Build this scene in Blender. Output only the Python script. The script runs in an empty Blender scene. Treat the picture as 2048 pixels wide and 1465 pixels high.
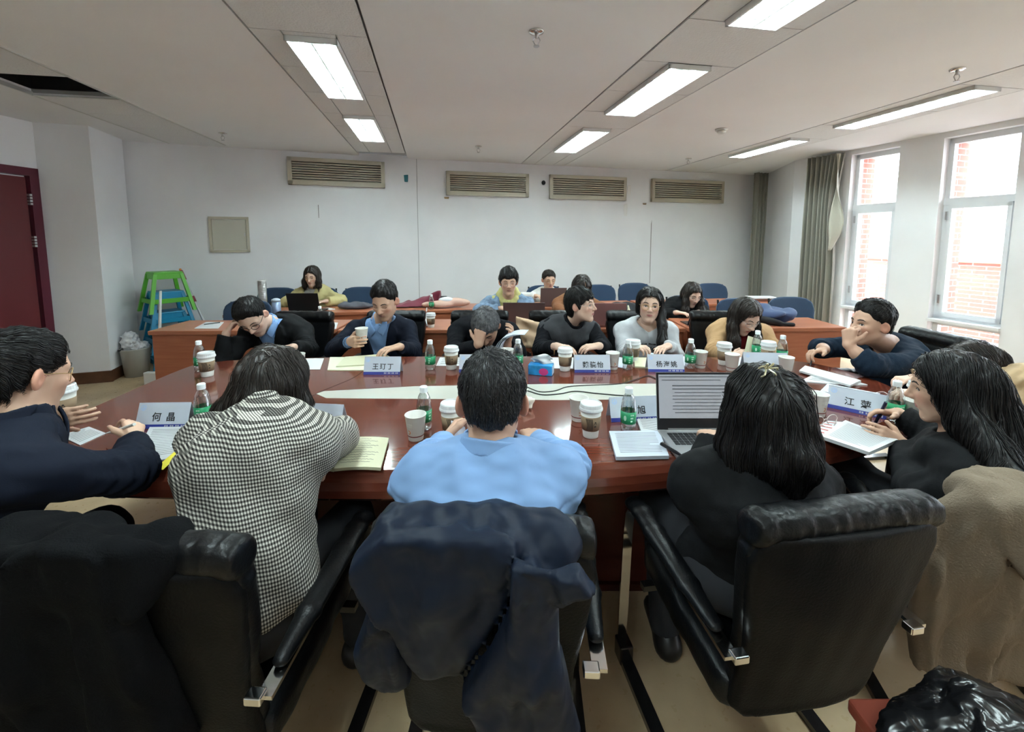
import bpy, bmesh, math, random
import numpy as np
from mathutils import Vector, Matrix
random.seed(7); RNG = np.random.default_rng(7)
SC = bpy.context.scene
COL = SC.collection

# ------------------------------------------------------------------ camera
F_PX, PPX, PPY, PITCH, CAM_H = 860.0, 1030.0, 562.0, math.radians(5.6), 1.5
cam = bpy.data.cameras.new('camera'); camo = bpy.data.objects.new('camera', cam); COL.objects.link(camo)
cam.sensor_width = 36.0; cam.sensor_fit = 'HORIZONTAL'
cam.lens = F_PX * 36.0 / 2048.0
cam.shift_x = (1024.0 - PPX) / 2048.0
cam.shift_y = -(732.5 - PPY) / 2048.0
cam.clip_start = 0.02; cam.clip_end = 300
camo.location = (0, 0, CAM_H); camo.rotation_euler = (math.pi / 2 - PITCH, 0, 0)
SC.camera = camo

# ------------------------------------------------------------------ world, exposure
SC.view_settings.view_transform = 'Standard'; SC.view_settings.look = 'None'
SC.view_settings.gamma = 1.0; SC.view_settings.use_curve_mapping = False
SC.view_settings.exposure = 2.8
W = bpy.data.worlds.new('sky'); SC.world = W; W.use_nodes = True
bg = W.node_tree.nodes['Background']
bg.inputs[0].default_value = (0.80, 0.90, 1.0, 1); bg.inputs[1].default_value = 2.7
LAMP_STRENGTH = 22.0

# ------------------------------------------------------------------ helpers
_c, _s = math.cos(PITCH), math.sin(PITCH)
def at(u, v, Y):
    """a point seen at (u, v) of the 2048 frame, standing Y metres in front of the camera's foot"""
    x, y = (u - PPX) / F_PX, -(v - PPY) / F_PX
    d = np.array([x, _c + y * _s, -_s + y * _c]); t = Y / d[1]
    return np.array([0, 0, CAM_H]) + d * t
def onz(u, v, z):
    x, y = (u - PPX) / F_PX, -(v - PPY) / F_PX
    d = np.array([x, _c + y * _s, -_s + y * _c]); t = (z - CAM_H) / d[2]
    return np.array([0, 0, CAM_H]) + d * t

def V3(*a): return np.array(a, dtype=float)
def unit(v):
    v = np.asarray(v, float); return v / (np.linalg.norm(v) + 1e-12)

# ---- materials
MATS = {}
def mat(name, col, rough=0.5, metal=0.0, spec=0.5, bump=None, var=None, coat=0.0, trans=0.0, ior=1.45, alpha=1.0, sheen=0.0, emit=0.0, attr=None, fold=None):
    if name in MATS: return MATS[name]
    m = bpy.data.materials.new(name); m.use_nodes = True; MATS[name] = m
    nt = m.node_tree; b = nt.nodes['Principled BSDF']
    b.inputs['Base Color'].default_value = (*col, 1); b.inputs['Roughness'].default_value = rough
    b.inputs['Metallic'].default_value = metal; b.inputs['Specular IOR Level'].default_value = spec
    b.inputs['Coat Weight'].default_value = coat; b.inputs['Coat Roughness'].default_value = 0.06
    b.inputs['Transmission Weight'].default_value = trans; b.inputs['IOR'].default_value = ior
    b.inputs['Alpha'].default_value = alpha
    b.inputs['Sheen Weight'].default_value = sheen
    if emit: 
        b.inputs['Emission Color'].default_value = (*col, 1); b.inputs['Emission Strength'].default_value = emit
    tc = nt.nodes.new('ShaderNodeTexCoord')
    if var:   # (scale, amount, (sx,sy,sz))
        n = nt.nodes.new('ShaderNodeTexNoise'); n.inputs['Scale'].default_value = var[0]; n.inputs['Detail'].default_value = 5
        mp = nt.nodes.new('ShaderNodeMapping'); mp.inputs['Scale'].default_value = var[2] if len(var) > 2 else (1, 1, 1)
        nt.links.new(tc.outputs['Object'], mp.inputs['Vector']); nt.links.new(mp.outputs[0], n.inputs['Vector'])
        r = nt.nodes.new('ShaderNodeValToRGB'); a = var[1]
        r.color_ramp.elements[0].position = 0.3; r.color_ramp.elements[1].position = 0.7
        r.color_ramp.elements[0].color = (*[max(0, c * (1 - a)) for c in col], 1); r.color_ramp.elements[1].color = (*[min(1, c * (1 + a)) for c in col], 1)
        nt.links.new(n.outputs[0], r.inputs[0]); nt.links.new(r.outputs[0], b.inputs['Base Color'])
    if bump:  # (scale, strength, (sx,sy,sz))
        n = nt.nodes.new('ShaderNodeTexNoise'); n.inputs['Scale'].default_value = bump[0]; n.inputs['Detail'].default_value = 4
        mp = nt.nodes.new('ShaderNodeMapping'); mp.inputs['Scale'].default_value = bump[2] if len(bump) > 2 else (1, 1, 1)
        nt.links.new(tc.outputs['Object'], mp.inputs['Vector']); nt.links.new(mp.outputs[0], n.inputs['Vector'])
        bp = nt.nodes.new('ShaderNodeBump'); bp.inputs['Strength'].default_value = bump[1]; bp.inputs['Distance'].default_value = 0.01
        nt.links.new(n.outputs[0], bp.inputs['Height']); nt.links.new(bp.outputs[0], b.inputs['Normal'])
    if fold:  # (scale, strength): soft cloth wrinkles
        n = nt.nodes.new('ShaderNodeTexNoise'); n.inputs['Scale'].default_value = fold[0]; n.inputs['Detail'].default_value = 2; n.inputs['Roughness'].default_value = 0.4; n.inputs['Distortion'].default_value = 0.5
        mp = nt.nodes.new('ShaderNodeMapping'); mp.inputs['Scale'].default_value = (1, 1, 0.7); mp.inputs['Rotation'].default_value = (0.3, 0.5, 0.2)
        nt.links.new(tc.outputs['Object'], mp.inputs['Vector']); nt.links.new(mp.outputs[0], n.inputs['Vector'])
        bf = nt.nodes.new('ShaderNodeBump'); bf.inputs['Strength'].default_value = fold[1]; bf.inputs['Distance'].default_value = 0.03
        nt.links.new(n.outputs[0], bf.inputs['Height'])
        if bump: nt.links.new(bp.outputs[0], bf.inputs['Normal'])
        nt.links.new(bf.outputs[0], b.inputs['Normal'])
    if attr:
        at_ = nt.nodes.new('ShaderNodeAttribute'); at_.attribute_name = attr
        nt.links.new(at_.outputs['Color'], b.inputs['Base Color'])
    return m

def check_mat(name, dark, mid, light, p):
    """small woven check: two crossing square waves"""
    if name in MATS: return MATS[name]
    m = bpy.data.materials.new(name); m.use_nodes = True; MATS[name] = m; nt = m.node_tree; b = nt.nodes['Principled BSDF']
    b.inputs['Roughness'].default_value = 0.9; b.inputs['Specular IOR Level'].default_value = 0.15
    tc = nt.nodes.new('ShaderNodeTexCoord'); sp = nt.nodes.new('ShaderNodeSeparateXYZ'); nt.links.new(tc.outputs['Object'], sp.inputs[0])
    def wave(out, add=None):
        mu = nt.nodes.new('ShaderNodeMath'); mu.operation = 'MULTIPLY'; mu.inputs[1].default_value = 2 * math.pi / p; nt.links.new(out, mu.inputs[0])
        si = nt.nodes.new('ShaderNodeMath'); si.operation = 'SINE'; nt.links.new(mu.outputs[0], si.inputs[0])
        g = nt.nodes.new('ShaderNodeMath'); g.operation = 'GREATER_THAN'; g.inputs[1].default_value = 0; nt.links.new(si.outputs[0], g.inputs[0])
        return g.outputs[0]
    ad = nt.nodes.new('ShaderNodeMath'); ad.operation = 'ADD'
    nt.links.new(sp.outputs[0], ad.inputs[0]); nt.links.new(sp.outputs[1], ad.inputs[1])
    w1, w2 = wave(ad.outputs[0]), wave(sp.outputs[2])
    s = nt.nodes.new('ShaderNodeMath'); s.operation = 'ADD'; nt.links.new(w1, s.inputs[0]); nt.links.new(w2, s.inputs[1])
    h = nt.nodes.new('ShaderNodeMath'); h.operation = 'MULTIPLY'; h.inputs[1].default_value = 0.5; nt.links.new(s.outputs[0], h.inputs[0])
    r = nt.nodes.new('ShaderNodeValToRGB'); r.color_ramp.interpolation = 'CONSTANT'
    r.color_ramp.elements[0].color = (*dark, 1); r.color_ramp.elements[1].position = 0.75; r.color_ramp.elements[1].color = (*light, 1)
    e = r.color_ramp.elements.new(0.25); e.color = (*mid, 1)
    nt.links.new(h.outputs[0], r.inputs[0]); nt.links.new(r.outputs[0], b.inputs['Base Color'])
    return m

# ---- object linking
def mesh(verts, faces, smooth=False):
    me = bpy.data.meshes.new('m'); me.from_pydata([tuple(map(float, v)) for v in verts], [], [tuple(map(int, f)) for f in faces])
    if smooth: me.polygons.foreach_set('use_smooth', [True] * len(me.polygons))
    me.update(); return me
def obj(name, data, m=None, parent=None, loc=None, rot=None, smooth=False):
    me = mesh(data[0], data[1], smooth) if isinstance(data, tuple) else data
    me.name = name
    o = bpy.data.objects.new(name, me); COL.objects.link(o)
    if m is not None and len(me.materials) == 0: me.materials.append(m)
    if parent is not None: o.parent = parent
    if loc is not None: o.location = tuple(map(float, loc))
    if rot is not None: o.rotation_euler = rot
    return o
def tag(o, label=None, cat=None, group=None, kind=None):
    if label: o['label'] = label
    if cat: o['category'] = cat
    if group: o['group'] = group
    if kind: o['kind'] = kind
    return o
def thing(name, label, cat, loc=(0, 0, 0), rz=0.0, group=None, kind=None):
    o = bpy.data.objects.new(name, None); COL.objects.link(o); o.empty_display_size = 0.1
    o.location = tuple(map(float, loc)); o.rotation_euler = (0, 0, rz)
    return tag(o, label, cat, group, kind)
def dup(o, loc=None, rz=None, label=None, parent=None):
    c = o.copy(); COL.objects.link(c)
    if parent is not None: c.parent = parent
    if loc is not None: c.location = tuple(map(float, loc))
    if rz is not None: c.rotation_euler = (0, 0, rz)
    if label: c['label'] = label
    for ch in list(o.children):
        dup(ch, parent=c)
    return c

# ---- shapes: every shape is (verts, faces)
def join(*shapes):
    vs, fs = [], []
    for s in shapes:
        b = len(vs); vs.extend([tuple(v) for v in s[0]]); fs.extend([tuple(i + b for i in f) for f in s[1]])
    return vs, fs
def move(s, d=(0, 0, 0), rz=0.0, rx=0.0, ry=0.0):
    R = np.array(Matrix.Rotation(rz, 3, 'Z') @ Matrix.Rotation(ry, 3, 'Y') @ Matrix.Rotation(rx, 3, 'X'))
    return [R @ np.asarray(v, float) + np.asarray(d, float) for v in s[0]], s[1]
def box(x0, x1, y0, y1, z0, z1, bev=0.0):
    if bev <= 0:
        v = [(x0, y0, z0), (x1, y0, z0), (x1, y1, z0), (x0, y1, z0), (x0, y0, z1), (x1, y0, z1), (x1, y1, z1), (x0, y1, z1)]
        return v, [(0, 3, 2, 1), (4, 5, 6, 7), (0, 1, 5, 4), (1, 2, 6, 5), (2, 3, 7, 6), (3, 0, 4, 7)]
    bm = bmesh.new(); r = bmesh.ops.create_cube(bm, size=1)
    for v in bm.verts: v.co = ((x0 + x1) / 2 + v.co.x * (x1 - x0), (y0 + y1) / 2 + v.co.y * (y1 - y0), (z0 + z1) / 2 + v.co.z * (z1 - z0))
    bmesh.ops.bevel(bm, geom=bm.edges[:], offset=bev, segments=2, affect='EDGES', profile=0.5)
    bm.verts.index_update(); out = ([tuple(v.co) for v in bm.verts], [tuple(v.index for v in f.verts) for f in bm.faces]); bm.free(); return out
def prism(pts, z0, z1):
    n = len(pts); v = [(p[0], p[1], z0) for p in pts] + [(p[0], p[1], z1) for p in pts]
    return v, [tuple(range(n))[::-1], tuple(range(n, 2 * n))] + [(i, (i + 1) % n, n + (i + 1) % n, n + i) for i in range(n)]
def lathe(prof, n=24, cap=True):
    """prof: list of (r, z) from bottom to top"""
    v, f = [], []; k = len(prof)
    for i in range(n):
        a = 2 * math.pi * i / n
        for r, z in prof: v.append((r * math.cos(a), r * math.sin(a), z))
    for i in range(n):
        j = (i + 1) % n
        for t in range(k - 1): f.append((i * k + t, j * k + t, j * k + t + 1, i * k + t + 1))
    if cap:
        f.append(tuple(i * k for i in range(n))[::-1]); f.append(tuple(i * k + k - 1 for i in range(n)))
    return v, f
def tube(path, r, n=8, closed=False, flat=1.0):
    """round tube along points; r a number or one per point"""
    P = [np.asarray(p, float) for p in path]; k = len(P); rs = r if hasattr(r, '__len__') else [r] * k
    v, f = [], []; up = None
    for i in range(k):
        a, b = P[(i - 1) % k if closed else max(i - 1, 0)], P[(i + 1) % k if closed else min(i + 1, k - 1)]
        t = unit(b - a)
        if up is None:
            up = np.array([0, 0, 1.0]) if abs(t[2]) < 0.9 else np.array([1.0, 0, 0])
        s = unit(np.cross(t, up)); up = unit(np.cross(s, t))
        for j in range(n):
            an = 2 * math.pi * j / n
            v.append(P[i] + rs[i] * (math.cos(an) * s + math.sin(an) * up * flat))
    m = k if closed else k - 1
    for i in range(m):
        i2 = (i + 1) % k
        for j in range(n):
            j2 = (j + 1) % n; f.append((i * n + j, i * n + j2, i2 * n + j2, i2 * n + j))
    if not closed:
        f.append(tuple(range(n))); f.append(tuple(range((k - 1) * n, k * n))[::-1])
    return v, f
def strip_bar(path, wx, th):
    """flat bar in the YZ plane: path of (y, z), width wx along x, thickness th"""
    P = [np.asarray(p, float) for p in path]; v, f = [], []
    for i in range(len(P)):
        t = unit(P[min(i + 1, len(P) - 1)] - P[max(i - 1, 0)]); nn = np.array([-t[1], t[0]]) * th / 2
        for sx, sn in ((-1, -1), (1, -1), (1, 1), (-1, 1)):
            q = P[i] + nn * sn; v.append((sx * wx / 2, q[0], q[1]))
    for i in range(len(P) - 1):
        for j in range(4):
            j2 = (j + 1) % 4; f.append((i * 4 + j, i * 4 + j2, i * 4 + 4 + j2, i * 4 + 4 + j))
    f.append((0, 1, 2, 3)[::-1]); k = len(P) * 4; f.append((k - 4, k - 3, k - 2, k - 1)); return v, f
def spline(pts, n=6, closed=False):
    P = [np.asarray(p, float) for p in pts]; k = len(P); out = []
    for i in range(k if closed else k - 1):
        p0 = P[(i - 1) % k] if closed or i > 0 else P[0] * 2 - P[1]
        p1, p2 = P[i], P[(i + 1) % k]
        p3 = P[(i + 2) % k] if closed or i + 2 < k else P[-1] * 2 - P[-2]
        for t in np.arange(n) / n:
            out.append(0.5 * ((2 * p1) + (-p0 + p2) * t + (2 * p0 - 5 * p1 + 4 * p2 - p3) * t * t + (-p0 + 3 * p1 - 3 * p2 + p3) * t ** 3))
    if not closed: out.append(P[-1])
    return out
def grid_sheet(fn, nu, nv, th=0.0):
    """sheet from fn(u, v) -> point, u, v in 0..1; th > 0 gives it a back side"""
    P = np.array([[fn(i / nu, j / nv) for i in range(nu + 1)] for j in range(nv + 1)], float)
    v = [tuple(p) for row in P for p in row]; w = nu + 1; f = []
    for j in range(nv):
        for i in range(nu): f.append((j * w + i, j * w + i + 1, (j + 1) * w + i + 1, (j + 1) * w + i))
    if th > 0:
        du = np.gradient(P, axis=1); dv = np.gradient(P, axis=0); nrm = np.cross(du, dv); nrm /= np.linalg.norm(nrm, axis=2, keepdims=True) + 1e-12
        Q = P - nrm * th; b = len(v); v += [tuple(p) for row in Q for p in row]
        f += [tuple(i + b for i in q[::-1]) for q in f]
        rim = [i for i in range(w)] + [j * w + nu for j in range(1, nv + 1)] + [nv * w + i for i in range(nu - 1, -1, -1)] + [j * w for j in range(nv - 1, 0, -1)]
        for a, c in zip(rim, rim[1:] + rim[:1]): f.append((a, a + b, c + b, c)) 
    return v, f
def text_mesh(s, size, ext=0.0004, spacing=1.0):
    cu = bpy.data.curves.new('t', 'FONT'); cu.body = s; cu.size = size; cu.extrude = ext; cu.align_x = 'CENTER'; cu.align_y = 'CENTER'
    cu.space_character = spacing; cu.resolution_u = 2; cu.offset = size * 0.012
    o = bpy.data.objects.new('t', cu); COL.objects.link(o)
    bpy.context.view_layer.update()
    me = bpy.data.meshes.new_from_object(o.evaluated_get(bpy.context.evaluated_depsgraph_get()))
    bpy.data.objects.remove(o); return me

# ---- implicit surfaces, for bodies, cloth, hair and cushions
def smin(a, b, k):
    h = np.maximum(k - np.abs(a - b), 0) / k; return np.minimum(a, b) - h * h * k * 0.25
def smax(a, b, k): return -smin(-a, -b, k)
def rcone(p, a, b, r1, r2):
    a = np.asarray(a, np.float32); ba = np.asarray(b, np.float32) - a; pa = p - a
    t = np.clip(pa @ ba / max(float(ba @ ba), 1e-9), 0, 1)
    d = pa - t[:, None] * ba
    return np.sqrt(np.einsum('ij,ij->i', d, d)) - (r1 + (r2 - r1) * t)
def chain(p, pts, rs, k=0.01):
    d = None
    for i in range(len(pts) - 1):
        e = rcone(p, pts[i], pts[i + 1], rs[i], rs[i + 1]); d = e if d is None else smin(d, e, k)
    return d
def ell(q, c, r):
    r = np.asarray(r, np.float32); x = (q - np.asarray(c, np.float32)) / r
    k0 = np.sqrt(np.einsum('ij,ij->i', x, x)); y = x / r; k1 = np.sqrt(np.einsum('ij,ij->i', y, y)) + 1e-9
    return k0 * (k0 - 1) / k1
def poly2(x, y, pts):
    """signed distance to a polygon"""
    P = np.asarray(pts, np.float32); n = len(P); d = np.full(x.shape, 1e9, np.float32); s = np.ones(x.shape, np.float32)
    j = n - 1
    for i in range(n):
        ex, ey = P[j] - P[i]; wx, wy = x - P[i][0], y - P[i][1]
        t = np.clip((wx * ex + wy * ey) / (ex * ex + ey * ey + 1e-12), 0, 1)
        bx, by = wx - ex * t, wy - ey * t; d = np.minimum(d, bx * bx + by * by)
        c1, c2, c3 = y >= P[i][1], y < P[j][1], ex * wy > ey * wx
        s = np.where((c1 & c2 & c3) | (~c1 & ~c2 & ~c3), -s, s); j = i
    return s * np.sqrt(d)
class Wob:
    """smooth pseudo-random field: a few sines"""
    def __init__(self, seed, wl, n=7, stretch=(1, 1, 1)):
        r = np.random.default_rng(seed); k = r.normal(size=(n, 3)); k /= np.linalg.norm(k, axis=1, keepdims=True)
        k *= (2 * math.pi / wl) * r.uniform(0.6, 1.6, size=(n, 1)) * np.asarray(stretch)
        self.k = k.astype(np.float32); self.ph = r.uniform(0, 6.28, n).astype(np.float32); self.n = n
    def __call__(self, p):
        return np.sin(p.astype(np.float32) @ self.k.T + self.ph).sum(1) / math.sqrt(self.n)
def surf(f, lo, hi, h, B=6):
    """surface nets over a sparse grid -> (verts, faces)"""
    lo = np.asarray(lo, np.float32); hi = np.asarray(hi, np.float32)
    nb = np.maximum(1, np.ceil((hi - lo) / (B * h)).astype(int)); n = nb * B + 1
    bi = np.stack(np.meshgrid(*[np.arange(k) for k in nb], indexing='ij'), -1).reshape(-1, 3)
    cen = (lo + (bi + 0.5) * B * h).astype(np.float32); dc = f(cen)
    act = np.abs(dc) < B * h * 0.866 * 1.25 + h
    D = np.ones(tuple(n), np.float32)
    Db = np.where(dc < 0, -1.0, 1.0).reshape(tuple(nb)).astype(np.float32)
    D[:-1, :-1, :-1] = np.repeat(np.repeat(np.repeat(Db, B, 0), B, 1), B, 2)
    off = np.stack(np.meshgrid(*[np.arange(B + 1)] * 3, indexing='ij'), -1).reshape(-1, 3)
    ab = bi[act]
    for s in range(0, len(ab), 1500):
        gi = (ab[s:s + 1500, None, :] * B + off[None]).reshape(-1, 3)
        D[gi[:, 0], gi[:, 1], gi[:, 2]] = f((lo + gi * h).astype(np.float32))
    D[0], D[-1], D[:, 0], D[:, -1], D[:, :, 0], D[:, :, -1] = 1, 1, 1, 1, 1, 1
    I = D < 0
    c = np.zeros(tuple(n - 1), np.int8)
    for dx in (0, 1):
        for dy in (0, 1):
            for dz in (0, 1): c += I[dx:n[0] - 1 + dx, dy:n[1] - 1 + dy, dz:n[2] - 1 + dz]
    cells = np.argwhere((c > 0) & (c < 8))
    if len(cells) == 0: return [], []
    idx = np.full(tuple(n - 1), -1, np.int32); idx[cells[:, 0], cells[:, 1], cells[:, 2]] = np.arange(len(cells))
    acc = np.zeros((len(cells), 3)); cnt = np.zeros(len(cells))
    cor = [(a, b, d) for a in (0, 1) for b in (0, 1) for d in (0, 1)]
    val = {q: D[cells[:, 0] + q[0], cells[:, 1] + q[1], cells[:, 2] + q[2]] for q in cor}
    for q in cor:
        for ax in range(3):
            if q[ax] == 0:
                r = list(q); r[ax] = 1; r = tuple(r); a, b = val[q], val[r]; m = (a < 0) != (b < 0)
                t = np.where(m, a / np.where(m, a - b, 1), 0); pt = np.tile(np.array(q, float), (len(cells), 1)); pt[:, ax] += t
                acc[m] += pt[m]; cnt[m] += 1
    V = lo + (cells + acc / cnt[:, None]) * h
    F = []
    for ax in range(3):
        u, w = (ax + 1) % 3, (ax + 2) % 3
        sl0 = [slice(None)] * 3; sl1 = [slice(None)] * 3; sl0[ax] = slice(0, -1); sl1[ax] = slice(1, None)
        a, b = I[tuple(sl0)], I[tuple(sl1)]
        for flip, e in ((False, np.argwhere(a & ~b)), (True, np.argwhere(~a & b))):
            e = e[(e[:, u] > 0) & (e[:, w] > 0) & (e[:, u] < n[u] - 1) & (e[:, w] < n[w] - 1)]
            def at_(du, dw):
                g = e.copy(); g[:, u] += du; g[:, w] += dw; return idx[g[:, 0], g[:, 1], g[:, 2]]
            q = np.stack([at_(-1, -1), at_(0, -1), at_(0, 0), at_(-1, 0)], 1)
            if flip: q = q[:, ::-1]
            F.append(q)
    F = np.concatenate(F); F = F[(F >= 0).all(1)]
    return V, F
def fast_mesh(V, F, smooth=True):
    V = np.asarray(V, np.float32); F = np.asarray(F, np.int32); me = bpy.data.meshes.new('m')
    me.vertices.add(len(V)); me.vertices.foreach_set('co', V.ravel())
    k = F.shape[1]; me.loops.add(F.size); me.loops.foreach_set('vertex_index', F.ravel())
    me.polygons.add(len(F)); me.polygons.foreach_set('loop_start', np.arange(0, F.size, k, dtype=np.int32))
    me.polygons.foreach_set('use_smooth', np.full(len(F), smooth)); me.update(calc_edges=True); return me
def sdf_obj(name, f, lo, hi, h, m, parent=None, origin=(0, 0, 0)):
    V, F = surf(f, lo, hi, h); return obj(name, fast_mesh(np.asarray(V) - np.asarray(origin), F), m, parent)

# ------------------------------------------------------------------ materials of the room
C = 2.62
M_WALL = mat('wall_paint', (0.80, 0.80, 0.81), 0.75, spec=0.3, bump=(14, 0.05), var=(1.3, 0.05))
M_PILLAR = M_WALL
M_CEIL = mat('ceiling_paint', (0.87, 0.87, 0.88), 0.85, spec=0.2, bump=(60, 0.05), var=(0.8, 0.03))
M_TILE = mat('ceiling_tile_plaster', (0.80, 0.80, 0.80), 0.9, spec=0.2, bump=(90, 0.5))
M_SEAM = mat('ceiling_sheet_metal', (0.34, 0.34, 0.33), 0.7)
M_METALRAIL = mat('ceiling_rail_metal', (0.62, 0.62, 0.6), 0.4, metal=0.6)
M_SKIRT = mat('brown_skirting', (0.105, 0.045, 0.022), 0.35, var=(9, 0.3))
M_VENT = mat('vent_cream', (0.50, 0.46, 0.36), 0.45)
M_VENTDARK = mat('vent_sheet_metal', (0.24, 0.23, 0.21), 0.8)
M_DOOR = mat('maroon_door', (0.125, 0.018, 0.022), 0.4, bump=(40, 0.05))
M_DOORFRAME = mat('maroon_frame', (0.10, 0.012, 0.028), 0.35)
M_STEEL = mat('brushed_steel', (0.55, 0.55, 0.56), 0.3, metal=1.0)
M_CHROME = mat('chrome', (0.75, 0.74, 0.73), 0.12, metal=1.0)
M_UPVC = mat('window_plastic', (0.72, 0.74, 0.76), 0.35)
M_SILL = mat('sill_white', (0.74, 0.74, 0.75), 0.4)
M_BLACK = mat('black_void', (0.004, 0.004, 0.005), 0.9)
M_WHITEPL = mat('white_plastic', (0.72, 0.72, 0.70), 0.4)

def floor_mat():
    m = mat('floor_vinyl', (0.42, 0.30, 0.17), 0.32, spec=0.5); nt = m.node_tree; b = nt.nodes['Principled BSDF']
    tc = nt.nodes.new('ShaderNodeTexCoord')
    n1 = nt.nodes.new('ShaderNodeTexNoise'); n1.inputs['Scale'].default_value = 3.2; n1.inputs['Detail'].default_value = 8; nt.links.new(tc.outputs['Object'], n1.inputs[0])
    r = nt.nodes.new('ShaderNodeValToRGB'); r.color_ramp.elements[0].position = 0.32; r.color_ramp.elements[0].color = (0.42, 0.30, 0.17, 1)
    r.color_ramp.elements[1].position = 0.62; r.color_ramp.elements[1].color = (0.62, 0.47, 0.29, 1)
    nt.links.new(n1.outputs[0], r.inputs[0]); nt.links.new(r.outputs[0], b.inputs['Base Color'])
    n2 = nt.nodes.new('ShaderNodeTexNoise'); n2.inputs['Scale'].default_value = 40; nt.links.new(tc.outputs['Object'], n2.inputs[0])
    mr = nt.nodes.new('ShaderNodeMapRange'); mr.inputs[3].default_value = 0.2; mr.inputs[4].default_value = 0.42; nt.links.new(n2.outputs[0], mr.inputs[0]); nt.links.new(mr.outputs[0], b.inputs['Roughness'])
    return m
M_FLOOR = floor_mat()
def brick_mat():
    m = mat('red_brick', (0.40, 0.15, 0.11), 0.85); nt = m.node_tree; b = nt.nodes['Principled BSDF']
    tc = nt.nodes.new('ShaderNodeTexCoord'); br = nt.nodes.new('ShaderNodeTexBrick'); sp = nt.nodes.new('ShaderNodeSeparateXYZ'); cb = nt.nodes.new('ShaderNodeCombineXYZ')
    ad = nt.nodes.new('ShaderNodeMath'); nt.links.new(tc.outputs['Object'], sp.inputs[0]); nt.links.new(sp.outputs[0], ad.inputs[0]); nt.links.new(sp.outputs[1], ad.inputs[1])
    nt.links.new(ad.outputs[0], cb.inputs[0]); nt.links.new(sp.outputs[2], cb.inputs[1]); nt.links.new(cb.outputs[0], br.inputs['Vector'])
    br.inputs['Color1'].default_value = (0.40, 0.15, 0.11, 1); br.inputs['Color2'].default_value = (0.34, 0.13, 0.10, 1); br.inputs['Mortar'].default_value = (0.46, 0.38, 0.35, 1)
    br.inputs['Scale'].default_value = 1.0; br.inputs['Brick Width'].default_value = 0.22; br.inputs['Row Height'].default_value = 0.065; br.inputs['Mortar Size'].default_value = 0.006
    nt.links.new(br.outputs[0], b.inputs['Base Color']); return m
M_BRICK = brick_mat()
def glass_mat():
    m = bpy.data.materials.new('window_glass'); m.use_nodes = True; nt = m.node_tree; nt.nodes.clear()
    o = nt.nodes.new('ShaderNodeOutputMaterial'); mx = nt.nodes.new('ShaderNodeMixShader'); t = nt.nodes.new('ShaderNodeBsdfTransparent'); g = nt.nodes.new('ShaderNodeBsdfGlossy')
    g.inputs['Roughness'].default_value = 0.03; t.inputs[0].default_value = (0.95, 0.97, 0.97, 1); mx.inputs[0].default_value = 0.06
    nt.links.new(t.outputs[0], mx.inputs[1]); nt.links.new(g.outputs[0], mx.inputs[2]); nt.links.new(mx.outputs[0], o.inputs[0]); return m
M_GLASS = glass_mat()

# ------------------------------------------------------------------ room outline (seen from above)
WA = onz(1590, 322, C)[:2]; WB = onz(2048, 235, C)[:2]
WE = (WB - WA) / np.linalg.norm(WB - WA); WN = np.array([WE[1], -WE[0]])          # along the window wall, and into the room
def wp(s, o, z=0.0):
    q = WA + WE * s + WN * o; return V3(q[0], q[1], z)
S_END = (WA[1] + 2.5) / -WE[1]
BL, BM, BR = onz(257, 282, C)[:2], onz(833, 318, C)[:2], np.array([4.36, 7.78])
PLR = np.array([[-4.66, 4.28], [-4.25, 4.41], [-4.45, 5.0]])
NEAR_L, NEAR_R = np.array([-5.2, -2.5]), wp(S_END, 0)[:2]
ROOM = [NEAR_L + [-.1, -.1], NEAR_R + [.05, -.1], WA + [.05, 0], BR + [.45, .3], BM + [0, .12], BL + [-.5, .0], PLR[0] + [-.4, .3], PLR[0] + [-.1, 0]]

def clip_poly(P, a, d, side):
    """keep the part of polygon P on one side of the line a + t d"""
    nrm = np.array([-d[1], d[0]]) * side; out = []
    for i in range(len(P)):
        p, q = np.asarray(P[i]), np.asarray(P[(i + 1) % len(P)]); sp, sq = (p - a) @ nrm, (q - a) @ nrm
        if sp >= 0: out.append(p)
        if sp * sq < 0: out.append(p + (q - p) * sp / (sp - sq))
    return out

fl = obj('floor', prism([NEAR_L + [-.3, -.3], NEAR_R + [.05, -.3], WA + [.05, 0], BR + [.3, .3], BM + [0, .3], BL + [-.1, .3], PLR[2] + [-.5, 0], PLR[0] + [-.4, 0]], -0.05, 0.0), M_FLOOR); tag(fl, 'tan worn vinyl floor of the meeting room', kind='structure')

# ceiling: plain plaster, with bands of tiles
L1a, L1b = onz(0, 92, C)[:2], onz(450, 290, C)[:2]; L2a, L2b = onz(100, 200, C)[:2], onz(335, 285, C)[:2]
d1 = unit(L1b - L1a); d2 = d1
right_part = clip_poly(ROOM, L1a, d1, -1); left_part = clip_poly(ROOM, L2b, d1, 1)
ceil = thing('ceiling', 'grey white plaster ceiling with bands of square tiles', None, kind='structure')
obj('ceiling_slab', prism(left_part, C, C + 0.04), M_CEIL, ceil)
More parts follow.
